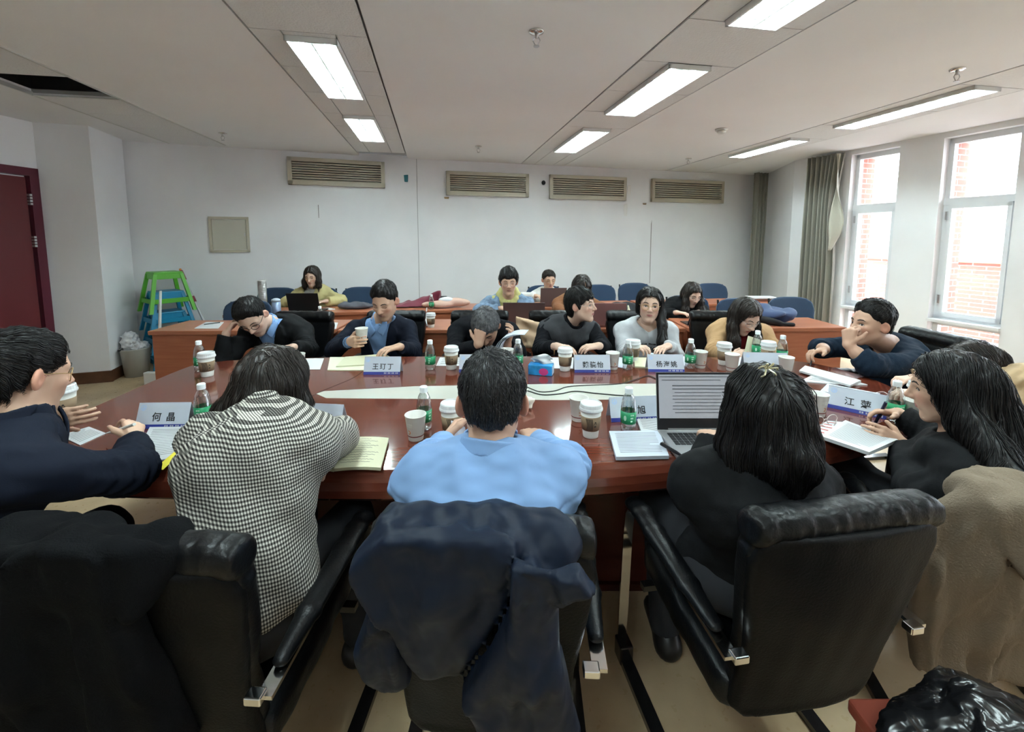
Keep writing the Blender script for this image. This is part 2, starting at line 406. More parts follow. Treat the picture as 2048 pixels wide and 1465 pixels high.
# the plaster stops at each tile band; the tiles hang in the opening, a metal sheet closes it above
STRIPS = [((447, 0), (713, 303), 0.61), ((1418, 0), (1040, 330), 0.68), ((2048, 130), (1320, 345), 0.62)]
rest = right_part
for pa_, pb_, w_ in STRIPS:
    a_ = onz(*pa_, C)[:2]; d_ = unit(onz(*pb_, C)[:2] - a_); n_ = np.array([d_[1], -d_[0]])
    obj('ceiling_slab', prism(clip_poly(rest, a_ - n_ * 0.010, d_, 1), C, C + 0.04), M_CEIL, ceil)
    obj('ceiling_band_cover', prism(clip_poly(clip_poly(ROOM, a_ - n_ * 0.03, d_, -1), a_ + n_ * (w_ + 0.03), d_, 1), C + 0.041, C + 0.06), M_SEAM, ceil)
    rest = clip_poly(rest, a_ + n_ * (w_ + 0.010), d_, -1)
obj('ceiling_slab', prism(rest, C, C + 0.04), M_CEIL, ceil)

def band(a, d, w, marks, side=1):
    """returns mapping (t along, q across) -> xy"""
    nrm = np.array([d[1], -d[0]])
    return lambda t, q: np.asarray(a) + d * t + nrm * q
def tpos(px, a, d):
    p = onz(px[0], px[1], C)[:2]; return float((p - a) @ d)
def tile(fn, t0, t1, q0, q1, g=0.004):
    pts = [fn(t0 + g, q0 + g), fn(t1 - g, q0 + g), fn(t1 - g, q1 - g), fn(t0 + g, q1 - g)]
    return obj('ceiling_tile', prism(pts, C - 0.002, C + 0.008), M_TILE, ceil)

# open band at the door side, one tile missing
fn0 = band(L1a, d1, 0.6, None); nr0 = np.array([d1[1], -d1[0]])
w0 = -float((L2b - L1a) @ nr0); ts = [tpos(p, L1a, d1) for p in ((142, 154), (237, 197), (317, 232))]
tend0 = float((BL - L1a) @ d1) + 1.2
bounds = [ts[0] - 1.9, ts[0] - 1.3, ts[0] - 0.65, ts[0], ts[1], ts[2], ts[2] + (ts[2] - ts[1]), tend0]
band0 = clip_poly(clip_poly(ROOM, L1a, d1, 1), L2b, d1, -1)
for i in range(len(bounds) - 1):
    if i == 3: continue
    nn = d1
    pc = clip_poly(clip_poly(band0, L1a + d1 * (bounds[i] + 0.004), np.array([-d1[1], d1[0]]), -1), L1a + d1 * (bounds[i + 1] - 0.004), np.array([-d1[1], d1[0]]), 1)
    if len(pc) >= 3: obj('ceiling_tile', prism(pc, C - 0.004, C + 0.012), M_TILE, ceil)
for ta, tb2 in ((bounds[0], bounds[3]), (bounds[4], tend0)):
    pc = clip_poly(clip_poly(band0, L1a + d1 * ta, np.array([-d1[1], d1[0]]), -1), L1a + d1 * tb2, np.array([-d1[1], d1[0]]), 1)
    if len(pc) >= 3: obj('ceiling_slab', prism(pc, C + 0.014, C + 0.04), M_SEAM, ceil)
dn = np.array([-d1[1], d1[0]])   # the unlit hollow above the missing tile: bare concrete, closed all round
hp_ = clip_poly(clip_poly(ROOM, L1a + d1 * (ts[0] - 1.2), dn, -1), L1a + d1 * (ts[1] + 1.2), dn, 1); hp_ = clip_poly(clip_poly(hp_, L1a - dn * 0.9, d1, 1), L1a + dn * (w0 + 0.9), d1, -1)
hp = prism(hp_, C + 0.041, C + 0.9); obj('ceiling_void', (hp[0], hp[1][1:]), mat('plenum_concrete', (0.24, 0.23, 0.22), 0.9), ceil)
far0 = clip_poly(clip_poly(band0, L1a + d1 * bounds[0], np.array([-d1[1], d1[0]]), 1), L1a, d1, 1)
if len(far0) >= 3: obj('ceiling_slab', prism(far0, C, C + 0.04), M_CEIL, ceil)
for q in (0.0, -w0):
    obj('ceiling_rail', prism([fn0(bounds[0], q - 0.008), fn0(float((onz(450, 290, C)[:2] - L1a) @ d1), q - 0.008), fn0(float((onz(450, 290, C)[:2] - L1a) @ d1), q + 0.008), fn0(bounds[0], q + 0.008)], C - 0.008, C + 0.02), M_METALRAIL, ceil)
# the loose metal edge of the missing tile
e0, e1 = fn0(ts[1], 0.0), fn0(ts[1], -w0)
obj('ceiling_rail', tube([V3(*e0, C - 0.008), V3(*e1, C - 0.010)], 0.005, 4), M_METALRAIL, ceil)

M_LAMPWHITE = mat('lamp_frame', (0.74, 0.75, 0.74), 0.35)
M_TUBE = mat('lamp_tube', (0.80, 0.97, 1.0), 0.5, emit=LAMP_STRENGTH)
M_LOUVRE = mat('lamp_louvre', (0.80, 0.86, 0.82), 0.25, spec=0.6)
def ceiling_light(fn, t0, t1, q0, q1, label, off=''):
    o = fn((t0 + t1) / 2, (q0 + q1) / 2); dirv = fn(1, 0) - fn(0, 0); rz = math.atan2(dirv[1], dirv[0]) - math.pi / 2
    t = thing('ceiling_light' + off, label, 'ceiling light', (o[0], o[1], C - 0.0015), rz, 'recessed fluorescent ceiling lights')
    L, w = (t1 - t0) / 2, abs(q1 - q0) / 2; fw = 0.012
    obj('frame', join(box(-w, w, -L, -L + fw, -0.03, 0), box(-w, w, L - fw, L, -0.03, 0), box(-w, -w + fw, -L, L, -0.03, 0), box(w - fw, w, -L, L, -0.03, 0)), M_LAMPWHITE, t)
    obj('reflector', box(-w + fw, w - fw, -L + fw, L - fw, -0.003, -0.001), M_LOUVRE, t)
    for sx in (-1, 1): obj('lamp_tube' + off, box(sx * w / 2 - 0.014, sx * w / 2 + 0.014, -L + fw + 0.02, L - fw - 0.02, -0.0055, -0.0035), M_TUBE, t)
    obj('spine', box(-0.004, 0.004, -L + fw, L - fw, -0.028, -0.004), M_LOUVRE, t)
    n = max(4, int(round(2 * L / 0.09))); me = None
    for i in range(1, n):
        y = -L + 2 * L * i / n
        if me is None: me = mesh(*box(-w + fw, w - fw, -0.003, 0.003, -0.026, -0.006))
        obj('louvre_fin', me, M_LOUVRE, t, (0, y, 0))
    return t

def strip(pa, pb, width, lights, marks, end_px, names):
    a, b = onz(*pa, C)[:2], onz(*pb, C)[:2]; d = unit(b - a); fn = band(a, d, width, None)
    T0, T1 = (-2.47 - a[1]) / d[1], tpos(end_px, a, d)
    mk = sorted([tpos(m, a, d) for m in marks]); lo = mk[0]; step = 0.62
    while lo > T0 + step: lo -= step; mk.insert(0, lo)
    mk = [T0] + mk + [T1]
    spans = []
    for (p0, p1, qa, qb), nm in zip(lights, names):
        t0, t1 = (p0 if isinstance(p0, float) else tpos(p0, a, d)), (p1 if isinstance(p1, float) else tpos(p1, a, d))
        spans.append((t0, t1, qa, qb)); ceiling_light(fn, t0, t1, qa, qb, nm, '' if fn(t1, 0.3)[1] > 2.15 else '_offscreen')
    for i in range(len(mk) - 1):
        m0, m1 = mk[i], mk[i + 1]
        if m1 - m0 < 0.03: continue
        hit = [s for s in spans if s[0] < m1 - 0.02 and s[1] > m0 + 0.02]
        if hit:
            tile(fn, m0, m1, 0, hit[0][2]); tile(fn, m0, m1, hit[0][3], width)
            if hit[0][0] > m0 + 0.02: tile(fn, m0, hit[0][0], hit[0][2], hit[0][3])
            if hit[0][1] < m1 - 0.02: tile(fn, hit[0][1], m1, hit[0][2], hit[0][3])
        else: tile(fn, m0, m1, 0, width)
    return fn
aL = onz(447, 0, C)[:2]; dL = unit(onz(713, 303, C)[:2] - aL)
strip((447, 0), (713, 303), 0.61, [((512, 64), (613, 186), 0.16, 0.44), ((652, 228), (692, 276), 0.16, 0.44), (-1.6, -0.6, 0.16, 0.44), (-3.3, -2.3, 0.16, 0.44)],
      [(500, 55), (565, 131), (612, 183), (650, 225), (675, 251), (692, 275)], (713, 303),
      ['fluorescent ceiling light with two tubes in the tile band ending above the first wall vent', 'ceiling light right in front of the first wall vent, closest to the access panel', 'ceiling light of the first vent band, over the man in the blue shirt', 'ceiling light of the first vent band, by the wall behind the chairs'])
aC = onz(1418, 0, C)[:2]; dC = unit(onz(1040, 330, C)[:2] - aC); t36 = tpos((1381, 36), aC, dC)
strip((1418, 0), (1040, 330), 0.68, [(t36 - 1.0, t36 - 0.01, 0.2, 0.5), (t36 - 2.6, t36 - 1.6, 0.2, 0.5), ((1284, 121), (1169, 221), 0.2, 0.5), ((1131, 254), (1084, 299), 0.2, 0.5)],
      [(1381, 36), (1284, 120), (1219, 180), (1169, 221), (1131, 252), (1101, 276), (1084, 297)], (1040, 330),
      ['ceiling light of the middle tile band with its louvre cells plainly visible', 'ceiling light of the middle tile band, by the wall behind the chairs', 'long ceiling light of the middle tile band, between two plain tiles', 'ceiling light of the middle tile band beside the back wall with vents'])
aR = onz(2048, 130, C)[:2]; dR = unit(onz(1320, 345, C)[:2] - aR)
strip((2048, 130), (1320, 345), 0.62, [((1929, 168), (1651, 250), 0.13, 0.38), ((1560, 274), (1440, 310), 0.13, 0.38)],
      [(1929, 168), (1774, 216), (1651, 250), (1560, 274), (1440, 310)], (1322, 345),
      ['ceiling light of the tile band along the windows, over the thinking man', 'ceiling light of the window side tile band, in front of the long curtain'])

# ------------------------------------------------------------------ walls
def wall_slab(p, q, th, z0, z1, outward):
    p, q = np.asarray(p), np.asarray(q); n = np.asarray(outward) * th
    return prism([p, q, q + n, p + n], z0, z1)
nb1 = unit([-(BM - BL)[1], (BM - BL)[0]]); nb2 = unit([-(BR - BM)[1], (BR - BM)[0]])
wb = thing('wall_back', 'white back wall with air vents and patched cracks', None, kind='structure')
obj('wall_panel', wall_slab(BL + unit(BL - BM) * 0.6, BM, 0.15, 0, C + 0.03, nb1), M_WALL, wb)
obj('wall_panel', wall_slab(BM + unit(BM - BR) * 0.0, BR + unit(BR - BM) * 0.3, 0.15, 0, C + 0.03, nb2), M_WALL, wb)
obj('wall_joint', prism([BM + [-.004, -.004], BM + [.004, -.003], BM + [.004, 0.02], BM + [-.004, 0.02]], 0.1, C), mat('wall_joint_grey', (0.42, 0.42, 0.42), 0.8), wb)
wl = thing('wall_left', 'white wall holding the maroon door', None, kind='structure')
DL = unit(PLR[0] - NEAR_L); nl = np.array([-DL[1], DL[0]])
obj('wall_panel', wall_slab(NEAR_L, PLR[0] + DL * 0.0, 0.2, 0, C + 0.03, nl), M_WALL, wl)
pil = obj('pillar', prism([PLR[0] + [-.25, -.05], PLR[0], PLR[1], PLR[2], PLR[2] + [-.3, .15], PLR[0] + [-.4, .5]], 0, C + 0.02), M_PILLAR); tag(pil, 'square white plaster pillar beside the door', kind='structure')
obj('baseboard_left', join(wall_slab(PLR[0] + [.02, -.012], PLR[1] + [.012, -.012], 0.02, 0, 0.12, (0, 1)), wall_slab(PLR[1] + [.012, -.012], PLR[2] + [.012, 0], 0.02, 0, 0.12, (-1, 0))), M_SKIRT)['kind'] = 'structure'
obj('baseboard_back', join(wall_slab(BL, BM, 0.02, 0, 0.12, -nb1), wall_slab(BM, BR, 0.02, 0, 0.12, -nb2)), M_SKIRT)['kind'] = 'structure'
wn = obj('wall_near', wall_slab(NEAR_L, NEAR_R, 0.2, 0, C + 0.03, (0, -1)), M_WALL); tag(wn, 'white wall behind the row of chairs', kind='structure')

# door
dstart = PLR[0] - DL * 0.04; dend = dstart - DL * 0.98; nin = -nl
door = thing('door_1', 'maroon flush wooden door in a maroon frame', None, kind='structure')
def lw(t, o, z): q = dstart - DL * t + nin * o; return (q[0], q[1], z)
def lbox(t0, t1, o0, o1, z0, z1):
    b = box(t0, t1, o0, o1, z0, z1); return [lw(*v) for v in b[0]], b[1]
obj('door_leaf', lbox(0.09, 0.95, 0.005, 0.03, 0.01, 2.08), M_DOOR, door)
obj('door_frame', join(lbox(0, 0.075, 0.002, 0.06, 0, 2.17), lbox(0, 1.05, 0.002, 0.06, 2.095, 2.17), lbox(0.975, 1.05, 0.002, 0.06, 0, 2.17)), M_DOORFRAME, door)
for z in (1.82, 1.42, 0.4): obj('hinge', join(*[lbox(0.072, 0.092, 0.03, 0.062, z + k * 0.028, z + k * 0.028 + 0.02) for k in range(4)]), M_STEEL, door)
obj('door_handle', join(tube([lw(0.88, 0.03, 1.0), lw(0.88, 0.075, 1.0), lw(0.74, 0.08, 1.0)], 0.009, 8), lbox(0.86, 0.90, 0.03, 0.036, 0.92, 1.08)), M_STEEL, door)

# window wall
WIN = [(0.80, 1.34), (1.75, 2.34)] + [(1.75 + 0.98 * k, 2.33 + 0.98 * k) for k in range(1, 7)]
def wbox(s0, s1, o0, o1, z0, z1):
    b = box(s0, s1, o0, o1, z0, z1); return [wp(*v) for v in b[0]], b[1]
wr = thing('wall_right', 'white window wall with narrow piers', None, kind='structure')
prev = 0.0
for k, (s0, s1) in enumerate(WIN + [(S_END + 0.2, None)]):
    obj('wall_pier', wbox(prev, s0, -0.17, 0, 0, C + 0.03), M_WALL, wr); obj('brick_pier', wbox(prev, s0, -0.42, -0.17, -1, C + 0.6), M_BRICK, wr)
    if s1: 
        obj('wall_lintel', wbox(s0, s1, -0.17, 0, 2.56, C + 0.03), M_WALL, wr); obj('wall_apron', wbox(s0, s1, -0.17, 0, 0, 0.1), M_WALL, wr)
        obj('brick_lintel', wbox(s0, s1, -0.42, -0.17, 2.56, C + 0.6), M_BRICK, wr); obj('brick_apron', wbox(s0, s1, -0.42, -0.17, -1, 0.1), M_BRICK, wr)
        prev = s1
obj('wall_panel', prism([WA, BR + [.1, .1], BR + [.45, .1], WA + [.35, 0]], 0, C + 0.03), M_WALL, wr)
for k, (s0, s1) in enumerate(WIN):
    w = thing('window_%d' % (k + 1), 'tall narrow white framed window in the pier wall', None, kind='structure')
    fw = 0.045; o0, o1 = -0.15, -0.09
    obj('window_frame', join(wbox(s0, s0 + fw, o0, o1, 0.1, 2.56), wbox(s1 - fw, s1, o0, o1, 0.1, 2.56), wbox(s0, s1, o0, o1, 2.50, 2.56), wbox(s0, s1, o0, o1, 0.1, 0.15),
        wbox(s0, s1, o0 - 0.005, o1 + 0.01, 1.86, 1.93), wbox(s0, s1, o0, o1, 0.56, 0.66)), M_UPVC, w)
    obj('casement', join(wbox(s0 + fw, s0 + fw + 0.035, o0, o1 + 0.015, 0.66, 1.86), wbox(s1 - fw - 0.035, s1 - fw, o0, o1 + 0.015, 0.66, 1.86), wbox(s0 + fw, s1 - fw, o0, o1 + 0.015, 0.66, 0.71), wbox(s0 + fw, s1 - fw, o0, o1 + 0.015, 1.82, 1.86)), M_UPVC, w)
    obj('window_sill', wbox(s0 - 0.0, s1, -0.09, 0.03, 0.60, 0.63), M_SILL, w)
    for z0, z1 in ((0.15, 0.56), (0.71, 1.82), (1.93, 2.50)): obj('pane', wbox(s0 + fw, s1 - fw, -0.124, -0.118, z0, z1), M_GLASS, w)
    for z in (0.8, 1.7): obj('hinge', wbox(s0 + fw - 0.012, s0 + fw + 0.006, -0.075, -0.06, z, z + 0.09), M_STEEL, w)

# ------------------------------------------------------------------ fittings on walls and ceiling
def on_back(u, v, left):
    a = BL if left else BM; n = nb1 if left else nb2
    x, y = (u - PPX) / F_PX, -(v - PPY) / F_PX; d = np.array([x, _c + y * _s, -_s + y * _c]); t = (a @ n) / (d[:2] @ n)
    return np.array([0, 0, CAM_H]) + d * t
def back_box(o, ex, n, x0, x1, y0, y1, z0, z1):
    """box against the back wall: x along, y out of the wall, z up"""
    b = box(x0, x1, y0, y1, z0, z1); return [(o[0] + ex[0] * v[0] - n[0] * v[1], o[1] + ex[1] * v[0] - n[1] * v[1], v[2]) for v in b[0]], b[1]
vent_names = ['cream louvred air vent next to the wall joint, above the access panel', 'cream louvred air vent just past the wall joint', 'cream louvred air vent beside the small black wall plug', 'cream louvred air vent closest to the corner curtain']
for k, (ul, ur, vt, vb) in enumerate([(576, 769, 320, 373), (892, 1056, 346, 393), (1098, 1250, 353, 400), (1301, 1444, 361, 406)]):
    left = k == 0; n = nb1 if left else nb2; ex = unit((BM - BL) if left else (BR - BM))
    um = (ul + ur) / 2; P0, P1 = on_back(ul, (vt + vb) / 2, left), on_back(ur, (vt + vb) / 2, left); Pt, Pb = on_back(um, vt, left), on_back(um, vb, left)
    Wd = np.linalg.norm((P1 - P0)[:2]) / 2; zt, zb = Pt[2], Pb[2]; o = (P0 + P1) / 2
    t = thing('air_vent', vent_names[k], 'air vent', (o[0], o[1], zb), 0, 'air vents under the ceiling')
    loc = lambda s: ([tuple(np.asarray(v) - np.array([o[0], o[1], zb])) for v in s[0]], s[1])
    fw = 0.05
    obj('vent_frame', loc(join(back_box(o, ex, n, -Wd, Wd, 0, 0.055, zt - fw, zt), back_box(o, ex, n, -Wd, Wd, 0, 0.055, zb, zb + fw), back_box(o, ex, n, -Wd, -Wd + fw, 0, 0.055, zb, zt), back_box(o, ex, n, Wd - fw, Wd, 0, 0.055, zb, zt))), M_VENT, t)
    obj('vent_backing', loc(back_box(o, ex, n, -Wd + fw, Wd - fw, 0.001, 0.004, zb + fw, zt - fw)), M_VENTDARK, t)
    ns = 8
    for i in range(ns):
        z = zb + fw + (zt - zb - 2 * fw) * (i + 0.5) / ns; hh = (zt - zb - 2 * fw) / ns * 0.20
        sl = back_box(o, ex, n, -Wd + fw, Wd - fw, 0.010, 0.050, z - hh, z + hh); sl = ([(v[0], v[1], v[2] + (0.006 if i in (0, 1, 4, 5) else -0.008)) for i, v in enumerate(sl[0])], sl[1])
        obj('slat', loc(sl), M_VENT, t)
P0, P1 = on_back(419, 470, True), on_back(499, 470, True); Pt, Pb = on_back(459, 434, True), on_back(459, 505, True)
ex = unit(BM - BL); o = (P0 + P1) / 2; Wd = np.linalg.norm((P1 - P0)[:2]) / 2
t = thing('access_panel', 'square cream access panel set in the white back wall', 'access panel', (o[0], o[1], Pb[2]))
loc = lambda s: ([tuple(np.asarray(v) - np.array([o[0], o[1], Pb[2]])) for v in s[0]], s[1])
obj('panel_frame', loc(join(*[back_box(o, ex, nb1, *q) for q in ((-Wd, Wd, 0, 0.02, Pt[2] - .03, Pt[2]), (-Wd, Wd, 0, 0.02, Pb[2], Pb[2] + .03), (-Wd, -Wd + .03, 0, 0.02, Pb[2], Pt[2]), (Wd - .03, Wd, 0, 0.02, Pb[2], Pt[2]))])), M_VENT, t)
obj('panel_door', loc(back_box(o, ex, nb1, -Wd + .034, Wd - .034, 0.001, 0.014, Pb[2] + .034, Pt[2] - .034)), mat('panel_cream', (0.52, 0.50, 0.42), 0.5), t)
obj('panel_latch', loc(back_box(o, ex, nb1, Wd - .055, Wd - .045, 0.014, 0.02, (Pt[2] + Pb[2]) / 2 - .02, (Pt[2] + Pb[2]) / 2 + .02)), M_STEEL, t)
def wall_scrap(name, u, v, left, w, h, m, label, cat, thick=0.006):
    o = on_back(u, v, left); n = nb1 if left else nb2; ex = unit((BM - BL) if left else (BR - BM))
    s = back_box(V3(0, 0, 0), ex, n, -w, w, 0, thick, -h, h)
    jit = [tuple(np.asarray(q) + np.array([ex[0], ex[1], 0]) * (0.35 * w * math.sin(3 * i)) + np.array([0, 0, 0.3 * h * math.cos(5 * i)])) for i, q in enumerate(s[0])]
    return tag(obj(name, (jit, s[1]), m, None, o), label, cat)
wall_scrap('tape_scrap', 812, 357, True, 0.025, 0.04, mat('teal_tape', (0.02, 0.16, 0.2), 0.5), 'torn teal scrap of tape on the back wall', 'tape')
o = on_back(1087, 366, False); tag(obj('wall_plug', ([tuple(np.array([a[0] * .9, a[2] * 1.0 - 0.02, a[1]])) for a in lathe([(0.001, 0), (0.035, 0.002), (0.033, 0.02), (0.001, 0.03)], 12)[0]], lathe([(0.001, 0), (0.035, 0.002), (0.033, 0.02), (0.001, 0.03)], 12)[1]), M_BLACK, None, o), 'small black plug in the wall between two vents', 'wall plug')
M_CRACK = mat('crack_grey', (0.30, 0.29, 0.28), 0.9); M_PATCH = mat('pale_wall_mark', (0.80, 0.79, 0.77), 0.9)  # M_PATCH: one flat pale colour for two small spots near the third vent
for nm, u, v, left, w, h, m, lb in (('wall_crack', 637, 423, True, 0.004, 0.07, M_CRACK, 'thin dark crack in the plaster under the first vent'), ('pale_patch', 1251, 420, False, 0.03, 0.08, M_PATCH, 'pale spot on the wall below the third vent'), ('pale_patch', 1258, 380, False, 0.025, 0.06, M_PATCH, 'pale spot on the wall beside the third vent'), ('tape_scrap', 893, 396, False, 0.03, 0.012, mat('tan_tape', (0.5, 0.36, 0.2), 0.6), 'tan tape scrap at the lower corner of the second vent'), ('tape_scrap', 1289, 408, False, 0.03, 0.012, mat('brown_tape', (0.3, 0.24, 0.17), 0.6), 'brown tape scrap at the lower corner of the fourth vent'), ('wall_crack', 1301, 505, False, 0.006, 0.42, M_CRACK, 'long vertical crack below the fourth vent')):
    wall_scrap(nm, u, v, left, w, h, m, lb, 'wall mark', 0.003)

def sprinkler(u, v, label):
    o = onz(u, v, C); t = thing('sprinkler', label, 'sprinkler', (o[0], o[1], C), 0, 'ceiling sprinklers')
    obj('cover_plate', lathe([(0.0, -0.001), (0.042, -0.002), (0.04, -0.008), (0.022, -0.013), (0.0, -0.014)][::-1], 20), M_CHROME, t, smooth=True)
    obj('body', lathe([(0.0, -0.04), (0.008, -0.038), (0.011, -0.013), (0.0, -0.012)], 12), M_STEEL, t, smooth=True)
    obj('yoke', join(tube([(-0.01, 0, -0.03), (-0.02, 0, -0.05), (-0.006, 0, -0.075)], 0.003, 6), tube([(0.01, 0, -0.03), (0.02, 0, -0.05), (0.006, 0, -0.075)], 0.003, 6)), M_STEEL, t)
    obj('deflector', lathe([(0.0, -0.082), (0.017, -0.081), (0.016, -0.077), (0.0, -0.075)], 14), M_STEEL, t)
for u, v, lb in ((1073, 62, 'steel ceiling sprinkler between the first and the middle tile bands'), (1915, 138, 'steel ceiling sprinkler over the window side, near the long light'), (445, 266, 'small dark sprinkler close to the open ceiling tile band'), (957, 292, 'small sprinkler in front of the second wall vent'), (1377, 317, 'small sprinkler in front of the fourth wall vent')): sprinkler(u, v, lb)
o = onz(1443, 258, C); t = thing('smoke_detector', 'round cream smoke detector on the plaster ceiling', 'smoke detector', (o[0], o[1], C))
obj('base', lathe([(0, -0.018), (0.06, -0.016), (0.062, -0.001), (0, 0)], 24), M_WHITEPL, t, smooth=True)
obj('sensor_cap', lathe([(0, -0.05), (0.03, -0.049), (0.045, -0.03), (0.042, -0.018), (0, -0.017)], 24), M_WHITEPL, t, smooth=True)

# curtains
M_CURTAIN = mat('curtain_satin', (0.26, 0.25, 0.21), 0.45, spec=0.4, sheen=0.3, bump=(120, 0.1, (1, 1, 0.2)))
M_LINING = mat('curtain_lining', (0.42, 0.40, 0.33), 0.6)
def curtain_fn(sa, sb, z0, z1, folds, amp, off, edge=None):
    def fn(u, v):
        z = z0 + (z1 - z0) * v; w = sb - sa
        s = sa + w * u * (1 + (edge(v) * u if edge else 0)); o = off + amp * math.sin(u * folds * 2 * math.pi + 0.6 * math.sin(4 * v)) + amp * 0.35 * math.sin(u * folds * 5.1 + 1.3)
        return wp(s, o, z)
    return fn
cur = thing('curtain', 'long grey green curtain gathered beside the first window', 'curtain', wp(0.55, 0.1, 0))
b = wp(0.55, 0.1, 0)
sh = grid_sheet(curtain_fn(0.32, 0.74, 0.30, C - 0.03, 7, 0.045, 0.12, lambda v: 0.1 * math.sin(v * 7) * v), 90, 24, 0.004)
obj('curtain_cloth', ([np.asarray(q) - b for q in sh[0]], sh[1]), M_CURTAIN, cur, smooth=True)
sh = grid_sheet(lambda u, v: wp(0.72 + 0.09 * u * (0.3 + math.sin(v * 3.1) ** 2) + 0.05 * math.sin(v * 8) * u, 0.16 + 0.05 * math.sin(u * 3 + v * 6), 1.35 + (C - 0.05 - 1.35) * v), 10, 30, 0.004)
obj('curtain_lining', ([np.asarray(q) - b for q in sh[0]], sh[1]), M_LINING, cur, smooth=True)
sh = grid_sheet(lambda u, v: V3(3.98 + 0.24 * u, 7.26 + 0.06 * u + 0.03 * math.sin(u * 22) + 0.02 * math.sin(u * 9 + 2 * v), 0.3 + (C - 0.33) * v), 60, 10, 0.004)
cb = V3(4.1, 7.3, 0); tag(obj('curtain', ([np.asarray(q) - cb for q in sh[0]], sh[1]), M_CURTAIN, None, cb, smooth=True), 'brown grey curtain hanging in the corner by the back wall', 'curtain')

# ------------------------------------------------------------------ outside the windows
gr = obj('ground_terrace', wbox(-14, 12, -9.0, -0.42, -0.3, -0.1), mat('terrace_grey', (0.45, 0.44, 0.43), 0.9)); tag(gr, 'grey roof terrace outside the windows', kind='structure')
par = thing('parapet_wall', 'low brick parapet wall with orange coping outside the windows', 'parapet wall', wp(0, -3.2, -0.1)); pb = wp(0, -3.2, -0.1)
lo_ = lambda s: ([np.asarray(q) - pb for q in s[0]], s[1])
obj('brick_face', lo_(wbox(-12, 10, -3.4, -3.2, -0.1, 1.12)), M_BRICK, par); obj('coping', lo_(wbox(-12, 10, -3.46, -3.14, 1.12, 1.18)), mat('coping_orange', (0.55, 0.27, 0.14), 0.8), par)
rail = thing('terrace_railing', 'thin metal railing above the brick parapet outside', 'railing', wp(0, -3.3, 1.18)); rb = wp(0, -3.3, 1.18)
M_RAIL = mat('railing_grey', (0.35, 0.33, 0.34), 0.5, metal=0.5)
lo2 = lambda s: ([np.asarray(q) - rb for q in s[0]], s[1])
obj('top_rail', lo2(wbox(-12, 10, -3.32, -3.28, 1.62, 1.65)), M_RAIL, rail)
me = mesh(*box(-0.01, 0.01, -0.01, 0.01, 0, 0.44))
for i in range(90):
    s = -9 + i * 0.14; q = wp(s, -3.3, 1.18) - rb; obj('baluster', me, M_RAIL, rail, q)
def far_building(s0, s1, o0, o1, h, m, label, rows, cols):
    b0 = wp((s0 + s1) / 2, o1, -8); t = thing('far_building', label, 'building', b0)
    lo3 = lambda s: ([np.asarray(q) - b0 for q in s[0]], s[1])
    obj('facade', lo3(wbox(s0, s1, o0, o1, -8, h)), m, t); md = mat('far_glass', (0.30, 0.38, 0.48), 0.3)
    for r in range(rows):
        for k in range(cols):
            a = s0 + (s1 - s0) * (k + 0.2) / cols; bb = s0 + (s1 - s0) * (k + 0.8) / cols; z0 = -2 + (h + 1.0) * (r + 0.3) / rows; z1 = -2 + (h + 1.0) * (r + 0.75) / rows
            obj('window', lo3(wbox(a, bb, o1, o1 + 0.12, z0, z1)), md, t)
far_building(-62, -26, -46, -30, 7.5, mat('facade_cream', (0.62, 0.58, 0.48), 0.85), 'long cream office block with rows of windows across the street', 6, 14)
far_building(-38, -31, -29, -25, 4.6, mat('facade_blue', (0.35, 0.45, 0.60), 0.4), 'blue grey glazed tower in front of the cream block outside', 6, 4)
obj('ground_street', wbox(-120, 60, -120, -9, -8.2, -8), mat('street_grey', (0.3, 0.3, 0.3), 0.9))['kind'] = 'structure'

# ------------------------------------------------------------------ furniture
def wood_mat(name, c1, c2, rough, scale, stretch, coat=0.0, spec=0.5):
    m = mat(name, c1, rough, coat=coat, spec=spec); nt = m.node_tree; b = nt.nodes['Principled BSDF']
    tc = nt.nodes.new('ShaderNodeTexCoord'); mp = nt.nodes.new('ShaderNodeMapping'); mp.inputs['Scale'].default_value = stretch
    n = nt.nodes.new('ShaderNodeTexNoise'); n.inputs['Scale'].default_value = scale; n.inputs['Detail'].default_value = 7; n.inputs['Distortion'].default_value = 0.6
    r = nt.nodes.new('ShaderNodeValToRGB'); r.color_ramp.elements[0].position = 0.3; r.color_ramp.elements[0].color = (*c1, 1); r.color_ramp.elements[1].position = 0.72; r.color_ramp.elements[1].color = (*c2, 1)
    nt.links.new(tc.outputs['Object'], mp.inputs[0]); nt.links.new(mp.outputs[0], n.inputs[0]); nt.links.new(n.outputs[0], r.inputs[0]); nt.links.new(r.outputs[0], b.inputs['Base Color']); return m
M_MAHOG = wood_mat('mahogany_lacquer', (0.112, 0.024, 0.013), (0.150, 0.036, 0.020), 0.13, 9, (0.4, 7, 6), coat=0.5)
M_MAHOGD = wood_mat('mahogany_base', (0.05, 0.012, 0.008), (0.085, 0.02, 0.013), 0.25, 7, (0.6, 6, 1.2))
M_DESK = wood_mat('desk_laminate', (0.33, 0.095, 0.045), (0.41, 0.135, 0.065), 0.38, 5, (0.5, 6, 9))
M_DESKTOP = wood_mat('desk_top_laminate', (0.34, 0.11, 0.055), (0.43, 0.155, 0.08), 0.3, 5, (0.5, 9, 6))
M_INLAY = mat('inlay_grey', (0.50, 0.50, 0.44), 0.18, var=(3, 0.05))
M_GAP = mat('joint_dark', (0.02, 0.008, 0.006), 0.6)

